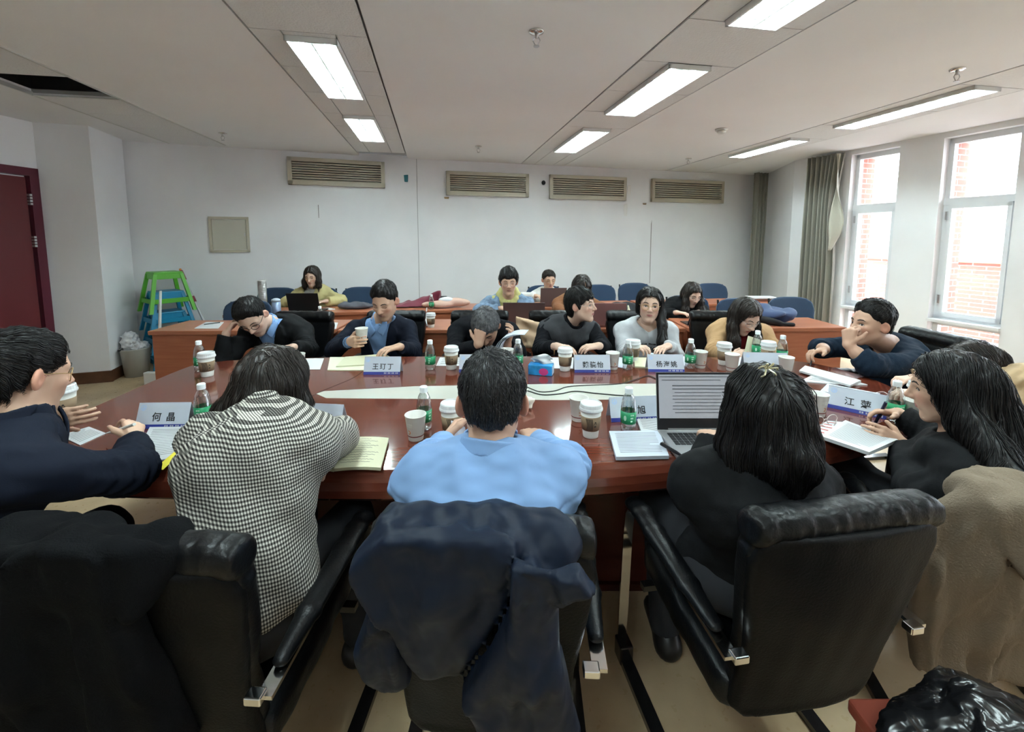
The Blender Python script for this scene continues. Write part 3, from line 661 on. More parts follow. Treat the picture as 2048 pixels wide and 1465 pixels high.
TZ = 0.76
OUT = spline([(-1.84, 1.52), (-1.62, 1.36), (-1.2, 1.305), (-0.6, 1.295), (0.0, 1.30), (0.45, 1.345), (1.05, 1.475), (1.45, 1.62), (1.76, 1.82), (1.92, 2.1), (1.88, 2.4), (1.70, 2.59), (1.2, 2.67), (0, 2.69), (-0.8, 2.68), (-1.5, 2.64), (-1.84, 2.56), (-1.93, 2.42), (-1.90, 1.9)], 8, True)
OUT = np.array(OUT); OC = OUT.mean(0)
def inset(P, d):
    t = np.roll(P, -1, 0) - np.roll(P, 1, 0); t /= np.linalg.norm(t, axis=1, keepdims=True); n = np.stack([-t[:, 1], t[:, 0]], 1); return P + n * d
def ring_loft(levels):
    """levels: (inset, z); closed stack of outline rings with top and bottom caps"""
    v, f = [], []; n = len(OUT)
    for d, z in levels: v += [(p[0], p[1], z) for p in inset(OUT, d)]
    for k in range(len(levels) - 1):
        for i in range(n):
            j = (i + 1) % n; f.append((k * n + i, k * n + j, k * n + n + j, k * n + n + i))
    f.append(tuple(range(n))[::-1]); f.append(tuple(range((len(levels) - 1) * n, len(levels) * n))); return v, f
tb = thing('conference_table', 'long boat shaped mahogany conference table with grey centre inlay', 'table', (0, 1.95, 0)); tb0 = np.array([0, 1.95, 0])
lo4 = lambda s: ([np.asarray(q) - tb0 for q in s[0]], s[1])
obj('table_top', lo4(ring_loft([(0.05, 0.655), (0.012, 0.662), (0.0, 0.675), (0.0, 0.70), (0.006, 0.725), (0.02, 0.745), (0.03, TZ - 0.004), (0.036, TZ)])), M_MAHOG, tb, smooth=False)
obj('inlay', lo4(prism([(-0.95, 1.995), (-0.88, 1.94), (0.2, 1.915), (1.15, 1.94), (1.32, 2.05), (1.15, 2.14), (0.2, 2.135), (-0.5, 2.10), (-0.93, 2.03)], TZ - 0.002, TZ + 0.0012)), M_INLAY, tb)
jl = spline([(-1.02, 2.64), (-0.88, 2.45), (-0.86, 2.25), (-0.95, 2.0), (-1.0, 1.7), (-1.02, 1.36)], 6)
obj('top_joint', lo4(tube([(p[0], p[1], TZ) for p in jl], 0.0018, 4)), M_GAP, tb)
jl = spline([(1.22, 2.62), (1.12, 2.45), (1.12, 2.25), (1.3, 2.04), (1.28, 1.8), (1.2, 1.56)], 6)
obj('top_joint', lo4(tube([(p[0], p[1], TZ) for p in jl], 0.0018, 4)), M_GAP, tb)
obj('modesty_panel', lo4(box(-1.0, 1.25, 1.72, 1.75, 0.03, 0.66)), M_MAHOGD, tb); obj('modesty_panel', lo4(box(-1.0, 1.25, 2.30, 2.33, 0.03, 0.66)), M_MAHOGD, tb)
for x in (-1.02, 1.25): obj('pedestal', lo4(box(x - 0.05, x + 0.05, 1.70, 2.35, 0.0, 0.66, 0.01)), M_MAHOGD, tb)
obj('pedestal', lo4(box(-0.05, 0.05, 1.76, 2.29, 0.0, 0.66, 0.01)), M_MAHOGD, tb)
obj('plinth', lo4(box(-1.05, 1.28, 1.70, 2.35, 0.0, 0.03)), M_MAHOGD, tb)

def desk(x0, x1, y, dep, tilt, label, group, row, h=0.75):
    """desk with a full front panel, its front edge at y"""
    cx = (x0 + x1) / 2; t = thing('desk', label, 'desk', (cx, y + math.tan(tilt) * 0, 0), tilt, group); w = (x1 - x0) / 2 - 0.004
    obj('desk_top', box(-w, w, -0.02, dep, h - 0.035, h, 0.006), M_DESKTOP, t)
    obj('front_panel', box(-w + 0.02, w - 0.02, 0.0, 0.02, 0.02, h - 0.035), M_DESK, t)
    for s in (-1, 1): obj('side_panel', box(s * (w - 0.015) - 0.013, s * (w - 0.015) + 0.013, 0.022, dep - 0.01, 0.0, h - 0.035), M_DESK, t)
    obj('inner_shelf', box(-w + 0.03, w - 0.03, 0.05, dep - 0.22, h - 0.19, h - 0.172), M_DESK, t)
    return t
ty = lambda x: 3.54 + 0.025 * x
for x0, x1, lb in ((-3.0, -1.49, 'brown desk of the front row holding loose white sheets, beside the bin'), (-1.47, 0.26, 'brown desk of the front row holding a takeaway cup and white bag'), (0.28, 1.44, 'brown desk of the front row holding the rose coloured laptop'), (1.46, 2.82, 'orange lit brown desk of the front row, next to the windows')):
    desk(x0, x1, ty((x0 + x1) / 2), 0.45, math.atan(0.025), lb, 'front row of brown desks', 2)
t3 = math.atan(0.14); ty3 = lambda x: 4.80 + 0.14 * x
for x0, x1, lb in ((-3.02, -1.55, 'brown desk against the wall with the silver thermos'), (-1.53, -0.03, 'brown desk against the wall with the maroon bag'), (-0.01, 1.49, 'brown desk against the wall behind the denim jacket'), (1.51, 3.45, 'brown desk against the wall near the corner curtain')):
    xm = (x0 + x1) / 2; desk(x0, x1, ty3(xm), 0.42, t3, lb, 'wall row of brown desks', 3, 0.72)

# ---- black leather cantilever chair
M_SHELL = mat('black_leather_back', (0.0028, 0.0029, 0.0032), 0.5, spec=0.16, bump=(160, 0.12))
M_LEATHER = mat('black_leather', (0.0038, 0.0042, 0.005), 0.36, spec=0.3, bump=(160, 0.12))
M_LEATHERG = mat('charcoal_leather', (0.030, 0.033, 0.037), 0.42, spec=0.5, bump=(160, 0.12))
M_RUNNER = mat('black_lacquer', (0.012, 0.011, 0.011), 0.15, coat=0.5)
def back_y(z): return -0.225 - 0.115 * np.clip((z - 0.40) / 0.57, 0, 1.2) ** 1.3 - 0.02 * np.sin(np.clip((z - 0.4) / 0.57, 0, 1) * math.pi)
CUSH = [(-0.195, 0.41), (0.195, 0.41), (0.205, 0.60), (0.235, 0.76), (0.25, 0.90), (0.245, 0.985), (0.215, 1.0), (-0.215, 1.0), (-0.245, 0.985), (-0.25, 0.90), (-0.235, 0.76), (-0.205, 0.60)]
SHELL = [(-0.17, 0.37), (0.17, 0.37), (0.205, 0.40), (0.21, 0.60), (0.235, 0.76), (0.25, 0.88), (0.235, 0.93), (0.20, 0.95), (-0.20, 0.95), (-0.235, 0.93), (-0.25, 0.88), (-0.235, 0.76), (-0.21, 0.60), (-0.205, 0.40)]
_w1, _w2 = Wob(3, 0.12), Wob(5, 0.045, stretch=(2.2, 1, 0.5))
def f_cush(p):
    q = poly2(p[:, 0], p[:, 2], CUSH) + 0.02
    y = p[:, 1] - back_y(p[:, 2]) - 0.035; th = 0.03 + 0.018 * np.exp(-((p[:, 2] - 0.955) / 0.035) ** 2)
    a = np.stack([np.maximum(q, 0), np.maximum(np.abs(y) - th + 0.02, 0)], 1); d = np.sqrt((a * a).sum(1)) + np.minimum(np.maximum(q, np.abs(y) - th + 0.02), 0) - 0.02
    top = np.exp(-((p[:, 2] - 0.97) / 0.05) ** 2)
    crease = 0.007 * np.exp(-((p[:, 2] - 0.915) / 0.008) ** 2)
    return d + 0.0022 * _w2(p) * top + crease + 0.0015 * _w1(p) + 0.004 * np.exp(-((np.abs(p[:, 0]) - 0.205) / 0.004) ** 2) * top
def f_shell(p):
    q = poly2(p[:, 0], p[:, 2], SHELL) + 0.012; y = p[:, 1] - back_y(p[:, 2]) + 0.012 + 0.04 * (p[:, 0] / 0.25) ** 2 * -0.6
    a = np.stack([np.maximum(q, 0), np.maximum(np.abs(y) - 0.004, 0)], 1); return np.sqrt((a * a).sum(1)) + np.minimum(np.maximum(q, np.abs(y) - 0.004), 0) - 0.012 + 0.001 * _w1(p)
def f_seat(p):
    x, y, z = p[:, 0], p[:, 1], p[:, 2]; zc = 0.435 + 0.02 * np.clip((y - 0.1) / 0.2, -1, 1)
    q = np.stack([np.abs(x) - 0.185, np.abs(y - 0.02) - 0.205, np.abs(z - zc) - 0.018], 1)
    return np.sqrt((np.maximum(q, 0) ** 2).sum(1)) + np.minimum(q.max(1), 0) - 0.035 + 0.003 * _w1(p)
ME_CUSH = fast_mesh(*surf(f_cush, (-0.30, -0.46, 0.36), (0.30, -0.10, 1.06), 0.009)); ME_CUSH.materials.append(M_LEATHER)
ME_SHELL = fast_mesh(*surf(f_shell, (-0.30, -0.46, 0.32), (0.30, -0.15, 1.0), 0.008)); ME_SHELL.materials.append(M_SHELL)
ME_SEAT = fast_mesh(*surf(f_seat, (-0.26, -0.27, 0.36), (0.26, 0.31, 0.52), 0.012)); ME_SEAT.materials.append(M_LEATHER)
FRAME_PATH = [(-0.30, 0.625), (-0.18, 0.632), (0.10, 0.645), (0.21, 0.65), (0.245, 0.642), (0.262, 0.615), (0.275, 0.52), (0.30, 0.12), (0.308, 0.05), (0.300, 0.03), (0.285, 0.02)]
ME_FRAME = mesh(*strip_bar(FRAME_PATH, 0.035, 0.010)); ME_FRAME.materials.append(M_CHROME)
ME_RUN = mesh(*join(strip_bar([(0.30, 0.016), (0.27, 0.012), (-0.30, 0.012)], 0.045, 0.022), box(-0.026, 0.026, 0.25, 0.312, 0.0, 0.075, 0.006))); ME_RUN.materials.append(M_RUNNER)
PADP = [(-0.24, 0.648), (-0.12, 0.655), (0.08, 0.668), (0.17, 0.675), (0.225, 0.672), (0.262, 0.645)]
def f_pad(p):
    d = chain(np.stack([p[:, 0] * 0.62, p[:, 1], p[:, 2]], 1).astype(np.float32), [(0, a, b) for a, b in PADP], [0.012, 0.019, 0.021, 0.021, 0.02, 0.012], 0.01); return d
ME_PAD = fast_mesh(*surf(f_pad, (-0.05, -0.28, 0.61), (0.05, 0.30, 0.72), 0.006)); ME_PAD.materials.append(M_LEATHER)
ME_BRK = mesh(*box(-0.019, 0.019, -0.312, -0.285, 0.616, 0.636, 0.003)); ME_BRK.materials.append(M_CHROME)
ME_BAR = mesh(*box(-0.25, 0.25, -0.014, 0.014, -0.01, 0.01)); ME_BAR.materials.append(M_RUNNER)
def leather_chair(x, y, yaw, label, group='black leather meeting chairs'):
    """yaw 0 faces away from the camera, positive turns left"""
    t = thing('leather_chair', label, 'chair', (x, y, 0), yaw, group)
    obj('seat', ME_SEAT, None, t); obj('back_cushion', ME_CUSH, None, t); obj('back_shell', ME_SHELL, None, t)
    for s in (-1, 1):
        fr = obj('side_frame', ME_FRAME, None, t, (s * 0.265, 0, 0)); obj('frame_bracket', ME_BRK, None, fr, (-s * 0.02, 0.0, 0))
        obj('armrest', ME_PAD, None, t, (s * 0.265, 0, 0)); obj('runner', ME_RUN, None, t, (s * 0.265, 0, 0))
    obj('cross_bar', ME_BAR, None, t, (0, 0.18, 0.385)); obj('cross_bar', ME_BAR, None, t, (0, -0.28, 0.012))
    t.scale = (0.93, 0.95, 0.93)
    return t
R = math.radians
CH = {}
CH['P4'] = leather_chair(0.675, 1.18, R(9), 'black leather chair with bare back behind the woman with a hair clip')
CH['P3'] = leather_chair(-0.055, 1.125, R(-2), 'black leather chair with a navy padded jacket over its back')
CH['P2'] = leather_chair(-0.735, 1.075, R(-3), 'black leather chair half hidden by a black wool coat')
CH['P1'] = leather_chair(-1.55, 0.95, R(-40), 'black leather chair of the woman in the navy suit')
CH['P5'] = leather_chair(1.45, 1.29, R(-14), 'black leather chair with a beige wool coat over its back')
CH['P5'].scale = (0.93, 0.95, 0.885)
CH['P7'] = leather_chair(2.32, 2.55, R(97), 'black leather chair of the man with his hand to his mouth')
CH['P6'] = leather_chair(2.28, 1.80, R(73), 'black leather chair of the woman in the tan coat')
CH['F1'] = leather_chair(-1.67, 3.06, R(178), 'black leather chair of the man resting his head on his hand')
CH['F2'] = leather_chair(-0.94, 3.10, R(181), 'black leather chair of the man drinking from a paper cup')
CH['F3'] = leather_chair(-0.28, 3.10, R(180), 'black leather chair of the bowed grey haired man')
CH['F4'] = leather_chair(0.345, 3.10, R(181), 'black leather chair with a beige jacket, behind the speaking woman')
CH['F5'] = leather_chair(0.95, 3.10, R(178), 'black leather chair of the woman with a braid')
CH['F6'] = leather_chair(1.60, 3.08, R(175), 'black leather chair of the woman reading a pale card')

# ---- navy stacking chairs of the desk rows
M_NAVY = mat('navy_fabric', (0.018, 0.045, 0.095), 0.8, sheen=0.2, bump=(220, 0.2))
M_LEGBLK = mat('black_tube', (0.012, 0.012, 0.012), 0.4)
def f_nback(p):
    x, z = p[:, 0], p[:, 2] - 0.72; y = p[:, 1] + 0.21 + 0.12 * (p[:, 2] - 0.72) - 0.35 * x * x
    q = (np.abs(x / 0.225) ** 3.2 + np.abs(z / 0.15) ** 3.2) ** (1 / 3.2) - 1
    return np.maximum(q * 0.14, np.abs(y) - 0.006) - 0.012
def f_nseat(p):
    x, y, z = p[:, 0], p[:, 1], p[:, 2] - 0.45
    q = (np.abs(x / 0.215) ** 4 + np.abs((y - 0.03) / 0.205) ** 4) ** 0.25 - 1; return np.maximum(q * 0.2, np.abs(z) - 0.015) - 0.012
ME_NB = fast_mesh(*surf(f_nback, (-0.28, -0.30, 0.54), (0.28, -0.08, 0.92), 0.012)); ME_NB.materials.append(M_NAVY)
ME_NS = fast_mesh(*surf(f_nseat, (-0.26, -0.22, 0.40), (0.26, 0.28, 0.50), 0.014)); ME_NS.materials.append(M_NAVY)
ME_NL = mesh(*join(tube([(0, -0.26, 0.86), (0, -0.21, 0.60), (0, -0.19, 0.44), (0, -0.25, 0.01)], 0.011, 8))); ME_NL.materials.append(M_LEGBLK)
ME_NF = mesh(*join(tube([(0, -0.17, 0.43), (0, 0.20, 0.43), (0, 0.24, 0.40), (0, 0.26, 0.01)], 0.011, 8))); ME_NF.materials.append(M_LEGBLK)
def navy_chair(x, y, yaw, label):
    t = thing('stacking_chair', label, 'chair', (x, y, 0), yaw, 'navy stacking chairs of the desk rows')
    obj('backrest', ME_NB, None, t); obj('seat', ME_NS, None, t)
    for s in (-1, 1): obj('leg', ME_NL, None, t, (s * 0.2, 0, 0)); obj('leg', ME_NF, None, t, (s * 0.215, 0, 0))
    return t
def nc(u, Y, yaw, label): p = at(u, 620, Y); return navy_chair(p[0], p[1], R(yaw), label)
nc(470, 4.09, 180, 'navy chair at the desk with loose sheets, behind the dozing man')
nc(543, 5.20, 187, 'empty navy chair beside the silver thermos at the wall')
nc(716, 5.28, 187, 'empty navy chair with a grey bag in front of it')
nc(628, 5.24, 187, 'navy chair of the woman in the pale yellow jacket')
nc(1016, 4.33, 180, 'navy chair of the young man in a denim jacket')
nc(1155, 4.37, 180, 'navy chair of the long haired woman in rust brown')
nc(1094, 5.48, 187, 'navy chair of the woman in white with gold glasses')
nc(1205, 5.56, 187, 'empty navy chair past the pinkish laptop lid')
nc(1280, 5.78, 187, 'empty navy chair behind the woman with a braid')
nc(1388, 4.45, 180, 'navy chair of the woman in black with a tablet')
nc(1437, 5.74, 187, 'empty navy chair against the wall behind the tablet user')
nc(1606, 4.32, 180, 'navy chair at the orange lit desk, beside the blue bag')
nc(1500, 4.22, 180, 'navy chair at the orange lit desk, behind the blue bag')

# ---- plastic stools, bin, mop in the corner
M_GREEN = mat('green_plastic', (0.10, 0.42, 0.03), 0.35); M_BLUEPL = mat('blue_plastic', (0.01, 0.22, 0.40), 0.35)
def stool_shapes():
    top = box(-0.135, 0.135, -0.135, 0.135, 0.425, 0.45, 0.01)
    legs = []
    for sx in (-1, 1):
        for sy in (-1, 1):
            a, b = np.array([sx * 0.12, sy * 0.12, 0.43]), np.array([sx * 0.20, sy * 0.20, 0.0]); v = []
            for q, w in ((b, 0.017), (a, 0.017)):
                for dx, dy in ((-1, -1), (1, -1), (1, 1), (-1, 1)): v.append((q[0] + dx * w, q[1] + dy * w, q[2]))
            legs.append((v, [(0, 1, 5, 4), (1, 2, 6, 5), (2, 3, 7, 6), (3, 0, 4, 7), (3, 2, 1, 0), (4, 5, 6, 7)]))
    bars = []
    for z, r in ((0.13, 0.178), (0.40, 0.128)):
        h = 0.025 if z < 0.3 else 0.03
        bars.append(join(box(-r, r, -r - 0.006, -r + 0.006, z - h, z + h), box(-r, r, r - 0.006, r + 0.006, z - h, z + h), box(-r - 0.006, -r + 0.006, -r, r, z - h, z + h), box(r - 0.006, r + 0.006, -r, r, z - h, z + h)))
    return top, legs, bars
_t, _l, _b = stool_shapes()
sp0 = at(333, 600, 4.88)
for k, (z, m, lb) in enumerate(((0.0, M_BLUEPL, 'blue plastic stool at the bottom of the corner stack'), (0.23, M_BLUEPL, 'blue plastic stool second from the bottom of the corner stack'), (0.46, M_BLUEPL, 'blue plastic stool directly under the green one'), (0.68, M_GREEN, 'bright green plastic stool on top of the corner stack'))):
    t = thing('plastic_stool', lb, 'stool', (sp0[0], sp0[1], z), R(-38 + k), 'stacked plastic stools'); obj('stool_top', _t, m, t)
    for l in _l: obj('leg', l, m, t)
    obj('apron', _b[1], m, t); obj('stretcher', _b[0], m, t)
a, b = at(368, 541, 5.22), at(446, 730, 5.02); b = V3(b[0], b[1], 0.02); a = V3(a[0], a[1] - 0.05, a[2])
mop = thing('mop', 'metal mop handle with maroon grip leaning in the corner', 'mop', b); u_ = a - b
obj('pole', tube([V3(0, 0, 0), u_], 0.013, 10), mat('pole_metal', (0.55, 0.55, 0.56), 0.35, metal=0.7), mop)
obj('grip', tube([u_ * 0.90, u_ * 1.0], 0.019, 10), mat('maroon_grip', (0.20, 0.02, 0.03), 0.4), mop); obj('hang_loop', tube([u_ * 1.0, u_ * 1.02], 0.012, 8), mat('orange_plastic', (0.6, 0.2, 0.03), 0.4), mop)
obj('joint_sleeve', tube([u_ * 0.66, u_ * 0.72], 0.019, 10), mat('maroon_grip', (0.20, 0.02, 0.03), 0.4), mop); obj('mop_head', box(-0.16, 0.16, -0.05, 0.05, -0.018, 0.015, 0.006), M_BLUEPL, mop)
a, b = at(321, 582, 4.36), at(313, 690, 4.30); b = V3(b[0], b[1], 0.02)
br = thing('broom', 'white broom handle propped in front of the stacked stools', 'broom', b)
obj('handle', tube([V3(0, 0, 0.1), a - b], [0.016, 0.012], 10), M_WHITEPL, br); obj('brush', box(-0.14, 0.14, -0.03, 0.03, -0.02, 0.12, 0.01), M_WHITEPL, br)
p = onz(285, 746, 0)
bn = thing('waste_bin', 'grey plastic waste bin with a white bag on its rim', 'waste bin', (p[0] + 0.015, p[1] - 0.08, 0))
obj('bucket', lathe([(0.0, 0.0), (0.105, 0.0), (0.13, 0.29), (0.137, 0.30), (0.137, 0.31), (0.125, 0.31), (0.10, 0.02), (0, 0.02)], 28, cap=False), mat('bin_grey', (0.42, 0.41, 0.38), 0.5), bn, smooth=True)
_wb = Wob(9, 0.06); M_BAG = mat('white_bag', (0.72, 0.72, 0.74), 0.35, bump=(30, 0.6))
obj('bin_liner', fast_mesh(*surf(lambda q: smin(ell(q, (-0.05, 0, 0.37), (0.075, 0.08, 0.115)), ell(q, (0.06, 0.0, 0.325), (0.06, 0.09, 0.05)), 0.03) + 0.012 * _wb(q), (-0.2, -0.16, 0.22), (0.2, 0.16, 0.55), 0.01)), M_BAG, bn)
obj('liner_edge', tube([(0.137 * math.cos(k), 0.137 * math.sin(k), 0.305 + 0.008 * math.sin(3 * k)) for k in np.linspace(2.2, 4.4, 14)], 0.008, 6), M_BLACK, bn)

# ------------------------------------------------------------------ things on the tables
def clear_mat(name, tint, gl):
    m = bpy.data.materials.new(name); m.use_nodes = True; nt = m.node_tree; nt.nodes.clear(); MATS[name] = m
    o = nt.nodes.new('ShaderNodeOutputMaterial'); mx = nt.nodes.new('ShaderNodeMixShader'); t = nt.nodes.new('ShaderNodeBsdfTransparent'); g = nt.nodes.new('ShaderNodeBsdfGlossy'); lw_ = nt.nodes.new('ShaderNodeLayerWeight'); ad = nt.nodes.new('ShaderNodeMath'); ad.operation = 'ADD'; ad.inputs[1].default_value = gl; lw_.inputs[0].default_value = 0.25
    t.inputs[0].default_value = (*tint, 1); g.inputs['Roughness'].default_value = 0.05
    nt.links.new(lw_.outputs['Facing'], ad.inputs[0]); nt.links.new(ad.outputs[0], mx.inputs[0]); nt.links.new(t.outputs[0], mx.inputs[1]); nt.links.new(g.outputs[0], mx.inputs[2]); nt.links.new(mx.outputs[0], o.inputs[0]); return m
M_PAPER = mat('paper_white', (0.60, 0.61, 0.62), 0.7); M_PAPERB = mat('paper_bluish', (0.54, 0.58, 0.66), 0.6); M_CREAM = mat('paper_cream', (0.58, 0.56, 0.39), 0.7)
M_INK = mat('ink_black', (0.02, 0.02, 0.022), 0.7); M_GREYINK = mat('ink_grey', (0.20, 0.20, 0.21), 0.8); M_BLUEINK = mat('card_blue', (0.03, 0.045, 0.27), 0.5)
M_LOGO = mat('logo_pale_blue', (0.42, 0.58, 0.82), 0.6); M_REDINK = mat('ink_red', (0.45, 0.07, 0.06), 0.7)
M_CUP = mat('paper_cup', (0.66, 0.65, 0.61), 0.55); M_LID = mat('lid_white', (0.66, 0.67, 0.67), 0.35); M_SLEEVE = mat('cup_sleeve', (0.24, 0.165, 0.10), 0.75)
M_BAND = mat('cup_band', (0.20, 0.05, 0.045), 0.6); M_ORANGE = mat('cup_orange', (0.50, 0.16, 0.04), 0.6)
M_PET = clear_mat('bottle_plastic', (0.90, 0.95, 0.96), 0.16); M_LABEL = mat('bottle_label', (0.015, 0.28, 0.11), 0.35); M_CAPW = mat('bottle_cap', (0.80, 0.85, 0.86), 0.4)
M_PEN = mat('pen_black', (0.012, 0.012, 0.014), 0.3); M_SILVER = mat('laptop_silver', (0.42, 0.42, 0.43), 0.35, metal=0.7); M_DARKPL = mat('dark_plastic', (0.015, 0.015, 0.017), 0.35)

def cone_patch(poly, r0, r1, z0, z1, off=0.0006):
    """flat mark (theta, z polygon) laid on a cone"""
    v = []
    for sgn in (off, off * 0.1):
        for th, z in poly:
            r = r0 + (r1 - r0) * (z - z0) / (z1 - z0) + sgn; v.append((r * math.cos(th), r * math.sin(th), z))
    n = len(poly); f = [tuple(range(n)), tuple(range(n, 2 * n))[::-1]] + [(i, (i + 1) % n, n + (i + 1) % n, n + i) for i in range(n)]
    return v, f
def cone_band(za, zb, r0, r1, z0, z1, off, n=28):
    R_ = lambda z: r0 + (r1 - r0) * (z - z0) / (z1 - z0)
    return lathe([(R_(za), za), (R_(za) + off, za), (R_(zb) + off, zb), (R_(zb), zb)], n, cap=False)
_pet = [(0.0, 0.0), (0.024, 0.0), (0.029, 0.006), (0.030, 0.03), (0.0295, 0.035), (0.030, 0.095), (0.028, 0.105), (0.0285, 0.11), (0.026, 0.118), (0.0265, 0.122), (0.021, 0.138), (0.014, 0.150), (0.0125, 0.158), (0.0125, 0.162), (0.0, 0.162)]
_k = 0.92
ME_PET = mesh(*lathe([(r, z * 1.0) for r, z in _pet], 28, cap=False), smooth=True); ME_PET.materials.append(M_PET)
ME_LAB = mesh(*lathe([(0.0302, 0.034), (0.0308, 0.034), (0.0308, 0.082), (0.0302, 0.082)], 28, cap=False), smooth=True); ME_LAB.materials.append(M_LABEL)
ME_CAP = mesh(*lathe([(0.0, 0.152), (0.0155, 0.152), (0.0155, 0.172), (0.013, 0.175), (0.0, 0.175)], 20, cap=False)); ME_CAP.materials.append(M_CAPW)
_marks = []
for kk in range(3):
    z = 0.068 - kk * 0.012; _marks.append(cone_patch([(a, z + dz) for a, dz in ((-1.75, 0), (-1.30 - 0.1 * kk, 0), (-1.30 - 0.1 * kk, 0.006), (-1.75, 0.006))], 0.0309, 0.0309, 0, 1))
_marks.append(cone_patch([(-2.45 + 0.18 * math.cos(a), 0.058 + 0.011 * math.sin(a)) for a in np.linspace(0, 6.1, 12)], 0.0309, 0.0309, 0, 1))
ME_LOGO = mesh(*join(*_marks)); ME_LOGO.materials.append(mat('label_pale', (0.45, 0.68, 0.52), 0.5))
def bottle(p, label, rz=0.0, sc=1.0, group='small water bottles'):
    t = thing('water_bottle', label, 'bottle', p, rz, group); t.scale = (sc, sc, sc)
    obj('bottle_body', ME_PET, None, t); lb = obj('label_wrap', ME_LAB, None, t); obj('label_print', ME_LOGO, None, lb); obj('cap', ME_CAP, None, t); return t
ME_CB = mesh(*lathe([(0.0, 0.0), (0.028, 0.0), (0.0285, 0.003), (0.040, 0.108), (0.0, 0.108)], 28, cap=False), smooth=True); ME_CB.materials.append(M_CUP)
ME_CL = mesh(*lathe([(0.0, 0.106), (0.0435, 0.104), (0.0445, 0.108), (0.043, 0.114), (0.0415, 0.115), (0.040, 0.128), (0.037, 0.131), (0.034, 0.126), (0.0, 0.125)], 28, cap=False)); ME_CL.materials.append(M_LID)
ME_CS = mesh(*cone_band(0.030, 0.084, 0.0285, 0.040, 0.003, 0.108, 0.0015), smooth=True); ME_CS.materials.append(M_SLEEVE)
_arcs = []
for kk in range(5):
    a0 = -2.05 + 0.14 * kk; pl = [(a0 + 0.10 * math.sin((z - 0.033) * 70) - 0.02, z) for z in np.linspace(0.033, 0.08, 8)]; pr = [(a + 0.065, z) for a, z in pl[::-1]]
    _arcs.append(cone_patch(pl + pr, 0.0285 + 0.0016, 0.040 + 0.0016, 0.003, 0.108))
for (zc, ac, ra, rz_) in ((0.066, -1.12, 0.09, 0.003), (0.050, -1.12, 0.13, 0.003), (0.06, -1.20, 0.025, 0.004), (0.06, -1.02, 0.025, 0.004)):
    _arcs.append(cone_patch([(ac + ra * math.cos(a), zc + rz_ * math.sin(a)) for a in np.linspace(0, 5.8, 10)], 0.0285 + 0.0016, 0.040 + 0.0016, 0.003, 0.108))
ME_CP = mesh(*join(*_arcs)); ME_CP.materials.append(mat('sleeve_print', (0.035, 0.03, 0.025), 0.7))
def coffee(p, label, rz=0.0, group='takeaway coffee cups', sc=1.0, rx=0.0):
    t = thing('coffee_cup', label, 'coffee cup', p, rz, group); t.scale = (sc, sc, sc); t.rotation_euler = (rx, 0, rz)
    obj('cup_body', ME_CB, None, t); obj('lid', ME_CL, None, t); s = obj('sleeve', ME_CS, None, t); obj('sleeve_print', ME_CP, None, s); return t
ME_PC = mesh(*lathe([(0.0, 0.002), (0.0265, 0.0), (0.0275, 0.003), (0.0385, 0.092), (0.0400, 0.0935), (0.0395, 0.0955), (0.0375, 0.094), (0.0265, 0.006), (0.0, 0.006)], 30, cap=False), smooth=True); ME_PC.materials.append(M_CUP)
ME_PB = mesh(*cone_band(0.017, 0.021, 0.0275, 0.0385, 0.003, 0.092, 0.0005)); ME_PB.materials.append(M_BAND)
_cres = [(-1.35 + 0.20 * math.cos(a), 0.036 + 0.008 * math.sin(a)) for a in np.linspace(-2.4, 2.4, 10)] + [(-1.40 + 0.13 * math.cos(a), 0.036 + 0.0055 * math.sin(a)) for a in np.linspace(2.2, -2.2, 10)]
ME_PL = mesh(*cone_patch(_cres, 0.0275, 0.0385, 0.003, 0.092)); ME_PL.materials.append(M_ORANGE)
ME_PT = mesh(*join(*[cone_patch([(a0, z), (a0 + 0.09, z), (a0 + 0.09, z + 0.006), (a0, z + 0.006)], 0.0275, 0.0385, 0.003, 0.092, 0.0004) for z in (0.054, 0.063) for a0 in np.arange(-1.75, -1.0, 0.12)])); ME_PT.materials.append(mat('cup_grey_print', (0.60, 0.58, 0.53), 0.7))
def paper_cup(p, label, rz=0.0, group='white paper cups', sc=1.0):
    t = thing('paper_cup', label, 'paper cup', p, rz, group); t.scale = (sc, sc, sc)
    c = obj('cup_wall', ME_PC, None, t); obj('brown_band', ME_PB, None, c); obj('crescent_mark', ME_PL, None, c); obj('printed_text', ME_PT, None, c); return t

def T(u, v, z=TZ): return onz(u, v, z + 0.0005)
for u, v, lb, rz in ((401, 741, 'water bottle behind the coffee cup of the dozing man', 0.3), (408, 850, 'water bottle mostly hidden by the checked jacket', 0.0), (861, 739, 'water bottle between the drinking man and the grey haired man', 0.0), (1036, 737, 'water bottle beside the curled white papers', 0.4), (1255, 738, 'water bottle in front of the woman with a braid', 0.1),
        (1380, 736, 'water bottle past the folded blue sheet of the braided woman', 0.0), (1513, 715, 'water bottle right behind the pale card the woman reads', 0.2), (1563, 727, 'water bottle at the far end beside the pale blue name card', 0.0), (849, 857, 'water bottle behind the paper cup next to the phone', 1.0), (1256, 860, 'water bottle standing beside the laptop and its papers', 0.2), (1788, 843, 'water bottle next to the hand with the dark pen', 0.1)):
    bottle(T(u, v), lb, rz, 0.97)
D2 = 0.75; D3 = 0.72
bottle(onz(641, 648, D2 + 0.0005), 'water bottle standing on the loose sheets of the desk', 0.0, 0.9); bottle(onz(863, 619, D3 + 0.0005), 'water bottle at the wall desk before the pink pouch', 0.0, 0.95)
